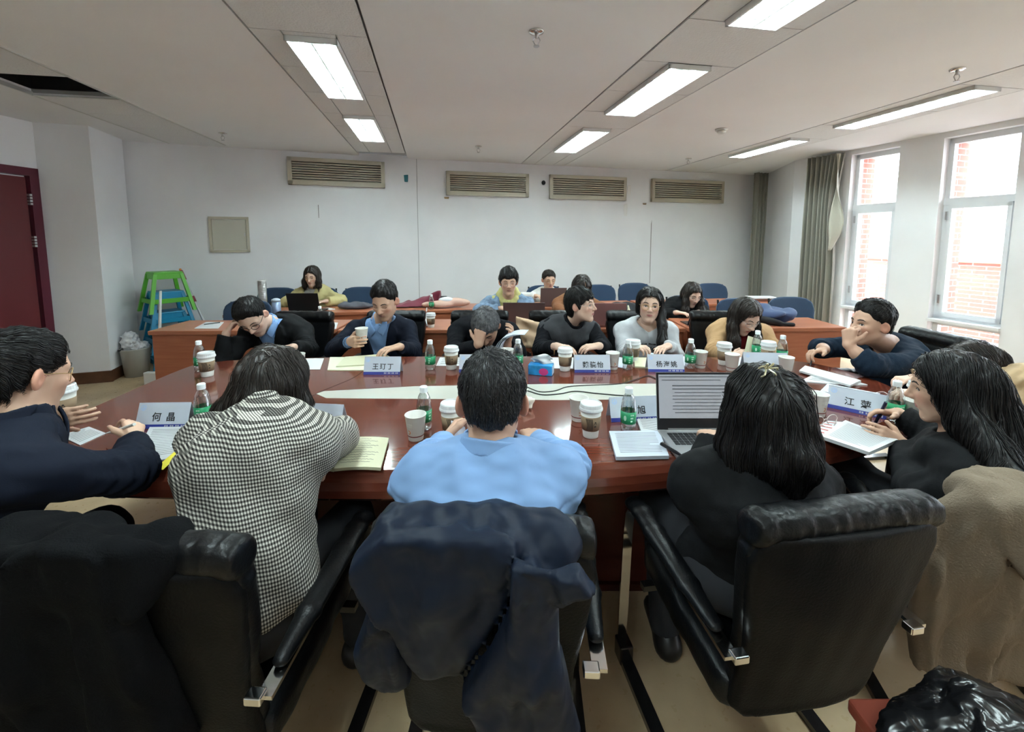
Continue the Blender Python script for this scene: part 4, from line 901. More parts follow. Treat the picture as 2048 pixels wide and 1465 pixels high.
for u, v, lb, rz in ((415, 752, 'takeaway coffee cup in front of the dozing man', 0.5), (903, 738, 'takeaway coffee cup of the grey haired man', -0.2), (1130, 741, 'takeaway coffee cup beside the blue tissue box', 0.9), (1181, 872, 'takeaway coffee cup beside the laptop papers, its face print showing', -0.15), (903, 872, 'takeaway coffee cup behind the head of the man in blue', 0.2),
        (1266, 722, 'takeaway coffee cup behind the water bottle of the braided woman', 0.3), (1447, 729, 'takeaway coffee cup of the woman in camel', 0.6), (1535, 726, 'takeaway coffee cup between two bottles at the far end', 0.0), (1836, 824, 'takeaway coffee cup behind the cup of the woman in black', 0.0)):
    coffee(T(u, v), lb, rz)
coffee(onz(862, 655, D2 + 0.0005), 'takeaway coffee cup on the desk behind the grey haired man', 0.8, sc=0.95)
for u, v, lb, rz in ((597, 741, 'paper cup half hidden by the dark hair of the woman in checks', 0.0), (1014, 730, 'paper cup beside the curled papers', -1.2), (1225, 738, 'paper cup next to the name card of the speaking woman', -0.1), (1400, 735, 'paper cup beyond the bottle of the braided woman', 0.1), (1463, 741, 'paper cup in front of the woman in camel', 2.0),
        (1571, 748, 'paper cup at the corner near the writing hand', 2.4), (832, 878, 'paper cup behind the black phone', -0.8), (1157, 840, 'paper cup behind the face print coffee cup', -0.2), (1634, 831, 'paper cup near the reading glasses', 0.0), (1828, 847, 'paper cup of the woman in black, beside her bottle', 0.1)):
    paper_cup(T(u, v), lb, rz)

# ---- name cards: folded tents
def name_card(p, rz, text, label, w=0.2, back=False, hide=()):
    t = thing('name_card', label, 'name card', p, rz, 'folded name cards on the table'); h, d = 0.092, 0.035; hw = w / 2; th = 0.0012
    for s in (1, -1):
        v = [(-hw, -s * d, 0), (hw, -s * d, 0), (hw, 0, h), (-hw, 0, h)]; nrm = unit((0, -s * h, d)) * th
        vv = v + [tuple(np.asarray(q) - nrm) for q in v]; obj('card_panel', (vv, [(0, 1, 2, 3), (7, 6, 5, 4), (0, 4, 5, 1), (1, 5, 6, 2), (2, 6, 7, 3), (3, 7, 4, 0)]), M_PAPERB, t)
    def face(x, y):   # point on the front panel: x across, y up the slope 0..1
        return V3(x, -d * (1 - y), h * y) + unit((0, -h, d)) * 0.0004
    def quad(x0, x1, y0, y1): return [face(x0, y0), face(x1, y0), face(x1, y1), face(x0, y1)], [(0, 1, 2, 3)]
    st = obj('blue_stripe', quad(-hw, hw, 0.0, 0.16), M_BLUEINK, t)
    up = unit(face(0, 1) - face(0, 0)); nr = unit((0, -h, d)); M4 = Matrix(((1, 0, nr[0] * 0, 0), (0, up[1], nr[1], 0), (0, up[2], nr[2], 0), (0, 0, 0, 1)))
    glyphs = []
    for g in range(4):
        for k in range(2):
            x = hw * 0.12 + g * 0.021 + k * 0.008; o = face(x, 0.05)
            for dy in (0.0, 0.3, 0.6): glyphs.append(([face(x, 0.05 + dy * 0.1) + nr * 0.0004, face(x + 0.0062, 0.05 + dy * 0.1) + nr * 0.0004, face(x + 0.0062, 0.065 + dy * 0.1) + nr * 0.0004, face(x, 0.065 + dy * 0.1) + nr * 0.0004], [(0, 1, 2, 3)]))
            glyphs.append(([face(x + 0.0025, 0.05) + nr * 0.0004, face(x + 0.0037, 0.05) + nr * 0.0004, face(x + 0.0037, 0.125) + nr * 0.0004, face(x + 0.0025, 0.125) + nr * 0.0004], [(0, 1, 2, 3)]))
    obj('stripe_lettering', join(*glyphs), M_PAPER, st)
    n = 14; lg = [face(-hw * 0.80 + 0.011 * math.cos(a), 0.80 + 0.11 * math.sin(a)) + nr * 0.0003 for a in np.linspace(0, 2 * math.pi, n, endpoint=False)]
    lg2 = [face(-hw * 0.80 + 0.008 * math.cos(a), 0.80 + 0.08 * math.sin(a)) + nr * 0.0003 for a in np.linspace(0, 2 * math.pi, n, endpoint=False)]
    ring = (lg + lg2, [(i, (i + 1) % n, n + (i + 1) % n, n + i) for i in range(n)])
    tri = ([face(-hw * 0.80 - 0.006, 0.75) + nr * 0.0003, face(-hw * 0.80 + 0.006, 0.75) + nr * 0.0003, face(-hw * 0.80 + 0.002, 0.86) + nr * 0.0003], [(0, 1, 2)])
    obj('logo', join(ring, tri), M_LOGO, t)
    me = text_mesh(text, 0.036, 0.0002, 1.25); me.transform(M4); me.transform(Matrix.Translation(Vector(face(0.004, 0.42) + nr * 0.0006))); me.materials.clear(); me.materials.append(M_INK)
    obj('name_lettering', me, None, t); return t
name_card(T(767, 746), R(0), '王玎丁', 'name card in front of the man drinking')
name_card(T(955, 741), R(0), '朱忠文', 'name card in front of the grey haired man, partly behind a dark head')
name_card(T(1183, 742), R(0), '魏骁怡', 'name card in front of the speaking woman in a grey vest')
name_card(T(1329, 741), R(-2), '杨海姚', 'name card in front of the woman with a braid')
name_card(T(1528, 737), R(-6), '', 'pale blue name card half behind the head with the clip', 0.24)
name_card(T(335, 850), R(2), '何 晶', 'name card standing behind the highlighted papers')
name_card(T(642, 852), R(-7), '郑艳霞', 'name card half hidden behind the checked jacket')
name_card(T(1264, 836), R(6), '刘 旭', 'name card behind the water bottle beside the laptop')
name_card(T(1712, 822), R(-42), '江 萍', 'tilted name card by the hand with a pen')

# ---- papers, books
def sheet(name, quad, m, label, cat, th=0.002, z=TZ, lift=0.0, lines=0, lm=None, curl=0.0, group=None, dz=0.0):
    """a paper lying on a table: four table points given as picture pixels (near left, near right, far right, far left)"""
    P = [onz(u, v, z + dz) for u, v in quad]; o = sum(P) / 4; o[2] = z + dz + 0.0006
    def fn(a, b):
        q = (P[0] * (1 - a) + P[1] * a) * (1 - b) + (P[3] * (1 - a) + P[2] * a) * b - o
        q[2] = th + curl * (math.sin(a * math.pi) * 0.4 + (1 - a) ** 3) + lift * 0; return q
    t = thing(name, label, cat, o, 0, group); obj('page', grid_sheet(fn, 8, 6, th), m, t, smooth=False)
    if lines:
        L = []
        rr = random.Random(int(quad[0][0]))
        for k in range(lines):
            b0 = 0.9 - 0.8 * k / lines; b1 = b0 - 0.22 / lines; a1 = 0.9 - (0.3 * rr.random() if rr.random() < 0.3 else 0)
            n = 6; v = []
            for q in range(n + 1):
                a = 0.1 + (a1 - 0.1) * q / n
                for b in (b0, b1): w = fn(a, b); w[2] += 0.0005; v.append(w)
            L.append((v, [(2 * q, 2 * q + 1, 2 * q + 3, 2 * q + 2) for q in range(n)]))
        obj('printed_lines', join(*L), lm or M_GREYINK, t)
    return t
G = 'loose papers'
sheet('paper_sheet', [(160, 892), (212, 868), (178, 855), (120, 873)], M_PAPER, 'white sheet under the pen of the woman in navy', 'paper', lines=8)
sheet('document_stack', [(262, 935), (372, 915), (392, 856), (300, 857)], M_PAPER, 'printed pages with yellow highlights by the navy sleeve', 'document', th=0.006, lines=16)
hl = sheet('page_marker', [(310, 938), (326, 941), (378, 893), (366, 890)], mat('highlight_yellow', (0.75, 0.62, 0.05), 0.6), 'yellow edge marker on the printed pages', 'page marker', th=0.001, dz=0.007)
sheet('paper_sheet', [(345, 942), (400, 942), (420, 905), (385, 905)], M_PAPER, 'white sheet beside the checked jacket', 'paper')
nb = thing('notebook', 'open cream notebook with handwriting beside the checked sleeve', 'notebook', T(735, 920))
Pn = [T(668, 945), T(762, 945), T(778, 884), T(690, 882)]; on = T(735, 920)
def nbf(a, b): q = (Pn[0] * (1 - a) + Pn[1] * a) * (1 - b) + (Pn[3] * (1 - a) + Pn[2] * a) * b - on; q[2] = 0.012 + 0.006 * math.sin(a * 2.6); return q
obj('pages', grid_sheet(nbf, 10, 6, 0.010), M_CREAM, nb)
rr = random.Random(3); L = []
for k in range(11):
    b0 = 0.9 - 0.075 * k; pts = [nbf(0.1 + 0.02 * i, b0 + rr.uniform(-.012, .012)) + V3(0, 0, 0.001) for i in range(int(rr.uniform(24, 40)))]; L.append(tube(pts, 0.0006, 3))
obj('handwriting', join(*L), M_GREYINK, nb)
sheet('notebook_page', [(600, 935), (668, 945), (690, 882), (640, 885)], M_CREAM, 'facing page of the open notebook under the sleeve', 'notebook', th=0.008)
ph = thing('phone', 'black smartphone lying beside the notebook', 'phone', T(852, 908)); Pp = [T(823, 926), T(868, 922), T(880, 891), T(838, 889)]; op = T(852, 908)
def phf(a, b): q = (Pp[0] * (1 - a) + Pp[1] * a) * (1 - b) + (Pp[3] * (1 - a) + Pp[2] * a) * b - op; q[2] = 0.009; return q
obj('case', grid_sheet(phf, 2, 2, 0.009), M_DARKPL, ph); obj('screen', grid_sheet(lambda a, b: phf(0.06 + 0.88 * a, 0.04 + 0.92 * b) + V3(0, 0, 0.0006), 1, 1, 0.0005), mat('phone_glass', (0.006, 0.006, 0.008), 0.06, coat=0.5), ph)
sheet('paper_stack', [(1232, 925), (1338, 919), (1318, 868), (1218, 872)], M_PAPERB, 'printed booklet with pen beside the laptop', 'document', th=0.012, lines=14, curl=0.006)
sheet('document_stack', [(1282, 866), (1345, 880), (1330, 832), (1270, 832)], M_PAPER, 'printed sheets tucked behind the bottle and the laptop', 'document', th=0.008, lines=9)
a, b = T(1322, 892, TZ + 0.016), T(1366, 917, TZ + 0.016); pn = thing('pen', 'thick black pen lying across the booklet', 'pen', a); obj('barrel', tube([V3(0, 0, 0.007), (b - a) * 0.7 + V3(0, 0, 0.007), (b - a) + V3(0, 0, 0.006)], [0.006, 0.006, 0.003], 8), M_PEN, pn); obj('clip', tube([V3(0.004, 0, 0.014), (b - a) * 0.3 + V3(0, 0, 0.014)], 0.0015, 5), M_CHROME, pn)
sheet('document_stack', [(1640, 880), (1738, 912), (1795, 886), (1690, 848)], M_PAPER, 'thick printed report in front of the woman in black', 'document', th=0.012, lines=18, curl=0.003)
sheet('document_stack', [(1612, 868), (1640, 880), (1690, 848), (1655, 845)], M_PAPER, 'page edges with red margins at the long black hair', 'document', th=0.006, lines=5, lm=M_REDINK)
sheet('document_stack', [(1600, 765), (1690, 772), (1735, 772), (1640, 745)], M_PAPER, 'open white sheets under the writing hand', 'document', th=0.006, lines=6)
sheet('document_stack', [(1598, 745), (1700, 775), (1722, 765), (1610, 735)], M_PAPER, 'clipped papers in front of the man with a pen', 'document', th=0.01, dz=0.0075)
sheet('document_stack', [(1640, 785), (1745, 800), (1760, 790), (1655, 770)], M_PAPERB, 'bluish printed pages beyond the tilted name card', 'document', th=0.006, lines=5)
# far side
sheet('paper_sheet', [(610, 740), (640, 740), (648, 718), (612, 718)], M_PAPER, 'white sheet in front of the dozing man', 'paper')
sheet('paper_sheet', [(468, 738), (485, 745), (500, 730), (480, 725)], M_PAPER, 'small white sheet by the elbow of the dozing man', 'paper')
sheet('folder', [(655, 742), (728, 742), (735, 716), (660, 716)], mat('cream_folder', (0.66, 0.66, 0.48), 0.6), 'cream folder in front of the man drinking', 'folder', th=0.004)
sheet('notebook', [(672, 735), (800, 728), (770, 710), (690, 716)], M_CREAM, 'open cream notebook by the name card of the man drinking', 'notebook', th=0.006, dz=0.005)
sheet('paper_sheet', [(872, 733), (940, 733), (945, 716), (880, 716)], M_PAPER, 'white papers in front of the grey haired man', 'paper', lines=4)
sheet('folder', [(985, 738), (1010, 738), (1012, 715), (988, 715)], mat('grey_folder', (0.33, 0.35, 0.38), 0.5), 'grey folder beside the curled papers', 'folder')
sheet('paper_sheet', [(1060, 738), (1152, 738), (1150, 716), (1075, 716)], M_PAPER, 'white papers under the tissue box', 'paper')
sheet('paper_sheet', [(1190, 728), (1252, 738), (1258, 718), (1200, 712)], M_PAPERB, 'bluish sheet beside the paper cup of the speaking woman', 'paper')
sheet('notebook', [(1270, 736), (1302, 738), (1305, 718), (1268, 718)], M_CREAM, 'small cream notepad under the writing hand of the braided woman', 'notebook', th=0.008)
sheet('document_stack', [(1300, 722), (1372, 735), (1385, 718), (1298, 708)], M_PAPERB, 'fanned bluish papers before the woman with a braid', 'document', th=0.008)
sheet('paper_sheet', [(1468, 735), (1560, 735), (1552, 715), (1478, 716)], M_PAPER, 'white papers in front of the woman in camel', 'paper')
sheet('paper_sheet', [(388, 658), (436, 658), (448, 645), (412, 645)], M_PAPER, 'white sheet with a pen on the desk corner', 'paper', z=D2)
a, b = onz(408, 650, D2 + 0.004), onz(440, 646, D2 + 0.004); tag(obj('pen', tube([V3(0, 0, 0.004), b - a + V3(0, 0, 0.004)], 0.005, 6), M_PEN, None, a), 'dark pen lying on the sheet at the desk corner', 'pen')
sheet('paper_sheet', [(628, 658), (672, 659), (676, 646), (628, 645)], M_PAPER, 'white sheets under the water bottle on the desk', 'paper', z=D2)

# ---- tissue box
tp = T(1082, 748); tx = thing('tissue_box', 'blue tissue box with a pink print and a tissue pulled up', 'tissue box', tp, R(-14))
obj('carton', box(-0.066, 0.066, -0.034, 0.034, 0, 0.056, 0.004), mat('tissue_blue', (0.02, 0.27, 0.62), 0.35, var=(14, 0.5)), tx)
obj('print_patch', ([(0.02 + 0.026 * math.cos(a), -0.0345, 0.022 + 0.02 * math.sin(a)) for a in np.linspace(0, 6.0, 14)], [tuple(range(14))]), mat('tissue_pink', (0.65, 0.06, 0.26), 0.5), tx)
obj('end_panel', box(0.0655, 0.0668, -0.03, 0.03, 0.004, 0.052), mat('tissue_end', (0.50, 0.62, 0.75), 0.4), tx)
_wt = Wob(4, 0.05)
obj('tissue', grid_sheet(lambda u, v: V3(-0.055 + 0.11 * u + 0.01 * math.sin(9 * v), 0.018 * math.sin(u * 7 + v * 3) + 0.012, 0.054 + v * (0.035 + 0.018 * math.sin(u * 3.1)))  , 14, 8, 0.001), M_PAPER, tx, smooth=True)
# crumpled wrapper near the cable, glasses on the table
wr_ = T(1052, 815); _wc = Wob(14, 0.04)
tag(obj('crumpled_napkin', fast_mesh(*surf(lambda q: ell(q, (0, 0, 0.025), (0.035, 0.03, 0.025)) + 0.008 * _wc(q), (-0.06, -0.05, 0.0), (0.06, 0.05, 0.07), 0.006)), mat('napkin', (0.75, 0.68, 0.58), 0.8), None, wr_), 'crumpled pale napkin beside the head of the man in blue', 'napkin')
gp = T(1650, 852); gl = thing('eyeglasses', 'folded clear eyeglasses lying by the paper cup', 'glasses', gp, R(15))
M_CLEAR = mat('clear_frame', (0.55, 0.50, 0.48), 0.2)
for s in (-1, 1): 
    rim = obj('rim', tube([(s * 0.034 + 0.026 * math.cos(a), 0.004 * 0, 0.022 + 0.02 * math.sin(a)) for a in np.linspace(0, 2 * math.pi, 18, endpoint=False)], 0.0016, 6, closed=True), M_CLEAR, gl)
    obj('temple', tube([(s * 0.062, 0, 0.026), (s * 0.02, -0.02, 0.006)], 0.0015, 5), M_CLEAR, gl)
obj('bridge', tube([(-0.009, 0, 0.026), (0, -0.002, 0.029), (0.009, 0, 0.026)], 0.0015, 5), M_CLEAR, gl)
# cables
def cable(name, pts, r, m, label, cat='cable'):
    P = [onz(u, v, TZ + r + 0.001) for u, v in pts]; o = P[0].copy(); o[2] = TZ
    return tag(obj(name, tube(spline([p - o for p in P], 8), r, 6), m, None, o, smooth=True), label, cat)
M_CABLE = mat('cable_black', (0.012, 0.012, 0.012), 0.5)
cable('cable', [(1055, 775), (1080, 784), (1110, 782), (1135, 774), (1175, 771), (1240, 768), (1270, 760), (1297, 752), (1325, 762), (1360, 756)], 0.0024, M_CABLE, 'black cable curving past the name cards to the laptop')
cable('cable', [(1055, 782), (1085, 790), (1120, 788), (1150, 783), (1190, 787), (1235, 791), (1262, 792)], 0.0028, M_CABLE, 'black cable lying along the grey inlay')
cable('cable', [(1705, 792), (1720, 786), (1745, 787), (1765, 784), (1778, 790)], 0.0015, mat('cable_white', (0.7, 0.7, 0.7), 0.5), 'thin white cable behind the tilted name card')
cable('cable', [(1608, 838), (1625, 843), (1640, 850), (1662, 846)], 0.0012, mat('cable_cord', (0.5, 0.2, 0.1), 0.5), 'thin reddish cord of the eyeglasses')

# ---- laptops
def laptop(p, rz, w, d, tilt, label, lidm, screen=False, lidh=None, keys=True, group=None):
    """hinge at the far edge (+y), lid leans back by tilt; the user sits at -y"""
    t = thing('laptop', label, 'laptop', p, rz, group); hw = w / 2; lidh = lidh or d
    b = obj('base', box(-hw, hw, -d, 0, 0.002, 0.016, 0.003), lidm, t)
    if keys:
        ks = [box(-hw + 0.025 + k * (w - 0.05) / 14, -hw + 0.025 + (k + 0.86) * (w - 0.05) / 14, -0.045 - r * 0.019, -0.030 - r * 0.019, 0.0158, 0.0175) for r in range(5) for k in range(14)]
        ko = obj('keyboard_keys', join(*ks), M_DARKPL, b); ko['kind'] = 'stuff'
        obj('touchpad', box(-0.05, 0.05, -d + 0.01, -0.145, 0.0158, 0.0164), M_SILVER, b)
    ct, st = math.cos(tilt), math.sin(tilt)
    def L(x, y, z): return V3(x, y * 1.0 * ct + z * st, z * ct - y * st + 0.016)   # lid plane: z up the lid, y thickness to the back
    def lbx(x0, x1, y0, y1, z0, z1): q = box(x0, x1, y0, y1, z0, z1); return [L(*v) for v in q[0]], q[1]
    ld = obj('lid', lbx(-hw, hw, 0, 0.006, 0, lidh), lidm, t)
    if screen:
        obj('bezel', lbx(-hw, hw, -0.0015, 0.0, 0, lidh), M_DARKPL, ld)
        obj('screen', lbx(-hw + 0.008, hw - 0.008, -0.0025, -0.0015, 0.036, lidh - 0.008), mat('screen_page', (0.34, 0.35, 0.38), 0.3, emit=0.045), ld)
        rows = []
        for k in range(9):
            z = lidh - 0.052 - k * 0.0125; rows.append(lbx(-hw + 0.06 + (0.008 if k % 3 == 2 else 0), hw - 0.03 - (0.05 if k % 4 == 3 else 0), -0.003, -0.0026, z, z + 0.003 if k > 1 else z + 0.0045))
        rows.append(lbx(-hw + 0.01, hw - 0.01, -0.003, -0.0026, lidh - 0.018, lidh - 0.014)); rows.append(lbx(-hw + 0.02, hw - 0.08, -0.003, -0.0026, lidh - 0.030, lidh - 0.027))
        obj('screen_text', join(*rows), mat('screen_grey', (0.16, 0.165, 0.18), 0.4), ld)
        obj('task_bar', lbx(-hw + 0.008, hw - 0.008, -0.003, -0.0026, 0.036, 0.043), M_DARKPL, ld)
        obj('hinge_bar', lbx(-hw + 0.04, hw - 0.04, -0.004, 0.004, -0.004, 0.006), M_SILVER, ld)
    return t
lp = T(1400, 868); laptop(lp, R(0), 0.325, 0.215, R(10), 'open silver laptop showing a text document', M_SILVER, True, 0.215)
# laptops of the desk rows, their lids toward us
def lap_back(u, v, z, w, h, tilt, m, label, rz=180, dep=0.2): p = onz(u, v, z + 0.0005); return laptop(p, R(rz), w, dep, tilt, label, m, False, h, True, 'laptops on the desk rows')
lap_back(610, 626, D3, 0.33, 0.205, R(14), mat('laptop_black', (0.012, 0.011, 0.012), 0.4), 'black laptop of the woman in the pale yellow jacket')
lap_back(1048, 650, D2, 0.36, 0.19, R(12), mat('laptop_bronze', (0.13, 0.085, 0.08), 0.4, metal=0.3), 'dark bronze laptop of the young man in denim', 178)
lap_back(1106, 614, D3, 0.30, 0.21, R(10), mat('laptop_brown', (0.20, 0.12, 0.11), 0.4, metal=0.3), 'brown laptop of the woman in white', 185)
lap_back(1212, 655, D2, 0.32, 0.20, R(10), mat('laptop_rose', (0.34, 0.16, 0.15), 0.4, metal=0.3), 'rose coloured laptop of the long haired woman in brown', 176)
tb_ = onz(1404, 652, D2 + 0.0005); tt = thing('tablet', 'dark tablet with stickers propped on its cover', 'tablet', tb_, R(180))
def Lt(x, y, z): c, s = math.cos(R(32)), math.sin(R(32)); return V3(x, -0.02 + y * c + z * s, z * c - y * s)
def tbx(x0, x1, y0, y1, z0, z1): q = box(x0, x1, y0, y1, z0, z1); return [Lt(*v) for v in q[0]], q[1]
obj('tablet_back', tbx(-0.12, 0.12, 0, 0.007, 0.045, 0.17), mat('tablet_dark', (0.012, 0.014, 0.022), 0.4), tt); obj('stand_flap', ([(-0.12, -0.02, 0.002), (0.12, -0.02, 0.002), (0.12, 0.06, 0.004), (-0.12, 0.06, 0.004), (-0.12, 0.02, 0.075), (0.12, 0.02, 0.075)], [(0, 1, 2, 3), (3, 2, 5, 4), (0, 4, 5, 1)]), mat('flap_blue', (0.02, 0.035, 0.07), 0.6), tt)
obj('keyboard_cover', box(-0.12, 0.12, -0.18, -0.02, 0, 0.008), M_DARKPL, tt)
for x, z, w, m in ((0.05, 0.075, 0.02, M_PAPER), (-0.02, 0.12, 0.014, mat('sticker_pink', (0.6, 0.12, 0.18), 0.5)), (-0.055, 0.125, 0.022, M_PAPER), (0.0, 0.09, 0.012, mat('sticker_pink', (0.6, 0.12, 0.18), 0.5))):
    obj('sticker', ([Lt(x + w * math.cos(a), 0.0078, z + w * 0.9 * math.sin(a)) for a in np.linspace(0, 6, 9)], [tuple(range(9))]), m, tt)

# ---- things on the wall desks
p = onz(585, 624, D3 + 0.0005)
p = onz(553, 627, D3 + 0.0005); th_ = thing('thermos', 'silver blue thermos flask on the wall desk', 'thermos', p)
obj('flask', lathe([(0, 0), (0.045, 0), (0.046, 0.005), (0.043, 0.125), (0, 0.125)], 22, cap=False), mat('thermos_blue', (0.30, 0.38, 0.55), 0.3, metal=0.4), th_, smooth=True); obj('lid', lathe([(0, 0.125), (0.045, 0.125), (0.042, 0.148), (0.02, 0.158), (0, 0.158)], 22, cap=False), mat('thermos_lid', (0.42, 0.47, 0.55), 0.4), th_, smooth=True)
p = onz(527, 625, D3 + 0.0005); cs = thing('cup_stack', 'tall sleeve of nested white paper cups in clear film', 'cup stack', p)
for k in range(14): obj('nested_cup', ME_PC, None, cs, (0, 0, 0.02 + k * 0.0175))
obj('film', lathe([(0.0, 0.0), (0.035, 0.002), (0.043, 0.05), (0.0435, 0.33), (0.03, 0.345), (0, 0.35)], 20, cap=False), clear_mat('film_clear', (0.93, 0.93, 0.95), 0.12), cs, smooth=True)
p = onz(712, 617, D3 + 0.0005); _w6 = Wob(21, 0.12)
tag(obj('folded_bag', fast_mesh(*surf(lambda q: ell(q, (0, 0.0, 0.03), (0.20, 0.10, 0.04)) + 0.01 * _w6(q), (-0.25, -0.15, 0.0), (0.25, 0.15, 0.1), 0.012)), mat('grey_cloth', (0.10, 0.10, 0.12), 0.8), None, p), 'grey folded bag on the wall desk', 'bag')
p = onz(398 + 260, 619, D3 + 0.0005); tag(obj('phone', box(-0.035, 0.035, -0.07, 0.07, 0, 0.009, 0.002), mat('phone_white', (0.7, 0.68, 0.68), 0.3), None, p, (0, 0, 0.9)), 'pale phone beside the black laptop on the wall desk', 'phone')
# maroon garment bag: a folded ridge of cloth
mb = onz(840, 616, D3 + 0.001) + V3(-0.03, 0.09, 0); mt = thing('maroon_bag', 'maroon fabric bag lying open on the wall desk', 'bag', mb)
_w7 = Wob(31, 0.15)
def f_mar(q):
    x = np.clip((q[:, 0] + 0.33) / 0.55, 0, 1); top = 0.02 + 0.155 * x ** 1.4; y = q[:, 1] - 0.02 * np.sin(9 * q[:, 0]); w = 0.09 * (1 - 0.6 * x) + 0.02
    body = np.maximum(np.maximum(np.abs(q[:, 2] - top / 2) - top / 2, np.abs(y) - w * (1.25 - q[:, 2] / (top + 0.02))), np.abs(q[:, 0] + 0.04) - 0.28)
    return body * 0.6 + 0.006 * _w7(q)
obj('cloth', fast_mesh(*surf(f_mar, (-0.38, -0.18, 0.0), (0.28, 0.18, 0.23), 0.012)), mat('maroon_cloth', (0.16, 0.008, 0.03), 0.55, sheen=0.3), mt)
pk = onz(865, 615, D3 + 0.001); pt = thing('pink_pouch', 'pale pink soft pouch with a dark buckle on the wall desk', 'pouch', pk + V3(0.10, -0.01, 0)); _w8 = Wob(33, 0.13)
obj('pouch_body', fast_mesh(*surf(lambda q: smin(ell(q, (-0.05, -0.03, 0.04), (0.17, 0.055, 0.045)), ell(q, (0.16, 0.03, 0.055), (0.17, 0.06, 0.05)), 0.05) + 0.006 * _w8(q), (-0.28, -0.13, 0.0), (0.36, 0.13, 0.13), 0.01)), mat('pink_cloth', (0.62, 0.40, 0.32), 0.8), pt)
obj('white_trim', fast_mesh(*surf(lambda q: ell(q, (0.05, 0.01, 0.085), (0.09, 0.06, 0.035)) + 0.005 * _w8(q), (-0.07, -0.08, 0.03), (0.17, 0.1, 0.14), 0.01)), M_BAG, pt); obj('buckle', box(-0.01, 0.06, 0.03, 0.06, 0.10, 0.125, 0.005), M_DARKPL, pt)
pb_ = onz(838, 652, D2 + 0.001); _w9 = Wob(37, 0.1)
tag(obj('plastic_bag', fast_mesh(*surf(lambda q: smin(ell(q, (0, 0, 0.02), (0.11, 0.07, 0.03)), rcone(q, (0.06, 0.0, 0.03), (0.065, 0.03, 0.15), 0.012, 0.006), 0.03) + 0.006 * _w9(q), (-0.16, -0.12, 0), (0.16, 0.12, 0.18), 0.009)), M_BAG, None, pb_), 'crumpled white plastic bag on the desk behind the drinking man', 'bag')
# bags near the windows
bb = onz(1570, 650, D2 + 0.001) + V3(-0.03, 0.1, 0); _w10 = Wob(41, 0.16, stretch=(0.6, 1, 1.6)); bt = thing('blue_bag', 'dark blue cloth bag slumped over the desk edge', 'bag', bb)
obj('bag_cloth', fast_mesh(*surf(lambda q: ell(q, (-0.08, 0.0, 0.075), (0.25, 0.12, 0.075)) * 1.0 + 0.018 * _w10(q), (-0.4, -0.2, 0.0), (0.25, 0.2, 0.2), 0.011)), mat('blue_cloth', (0.03, 0.055, 0.14), 0.6), bt)
obj('bag_strap', fast_mesh(*surf(lambda q: chain(q, [(-0.2, -0.12, 0.06), (-0.05, -0.15, 0.02), (0.06, -0.16, 0.012)], [0.025, 0.025, 0.018], 0.02) + 0.006 * _w10(q), (-0.3, -0.22, -0.03), (0.12, -0.05, 0.12), 0.009)), mat('black_cloth', (0.012, 0.012, 0.015), 0.8), bt)
bk = onz(1535, 602, D3 + 0.001); bs = thing('folder', 'brown folder and papers lying on the desk behind the blue bag', 'folder', bk + V3(0, 0.05, 0)); obj('cover', box(-0.22, 0.12, -0.1, 0.1, 0.0, 0.03, 0.003), mat('folder_brown', (0.14, 0.05, 0.03), 0.5), bs); obj('pages', box(-0.21, 0.11, -0.099, 0.09, 0.031, 0.045), M_PAPER, bs)
hb = onz(1240, 645, D2 + 0.001) + V3(0.05, 0.04, 0); _w11 = Wob(43, 0.12); ht = thing('black_backpack', 'black backpack with a pale charm on the desk behind the braided woman', 'bag', hb)
obj('bag_body', fast_mesh(*surf(lambda q: ell(q, (0, 0, 0.085), (0.20, 0.10, 0.10)) + 0.012 * _w11(q), (-0.26, -0.16, 0.0), (0.26, 0.16, 0.22), 0.012)), mat('black_cloth', (0.012, 0.012, 0.015), 0.8), ht)
obj('charm', fast_mesh(*surf(lambda q: smin(chain(q, [(0.0, -0.11, 0.16), (0.005, -0.12, 0.12), (0.03, -0.125, 0.105)], [0.008, 0.011, 0.008], 0.01), rcone(q, (0.005, -0.12, 0.12), (-0.02, -0.125, 0.10), 0.009, 0.006), 0.01), (-0.05, -0.15, 0.08), (0.06, -0.08, 0.19), 0.005)), M_CREAM, ht)

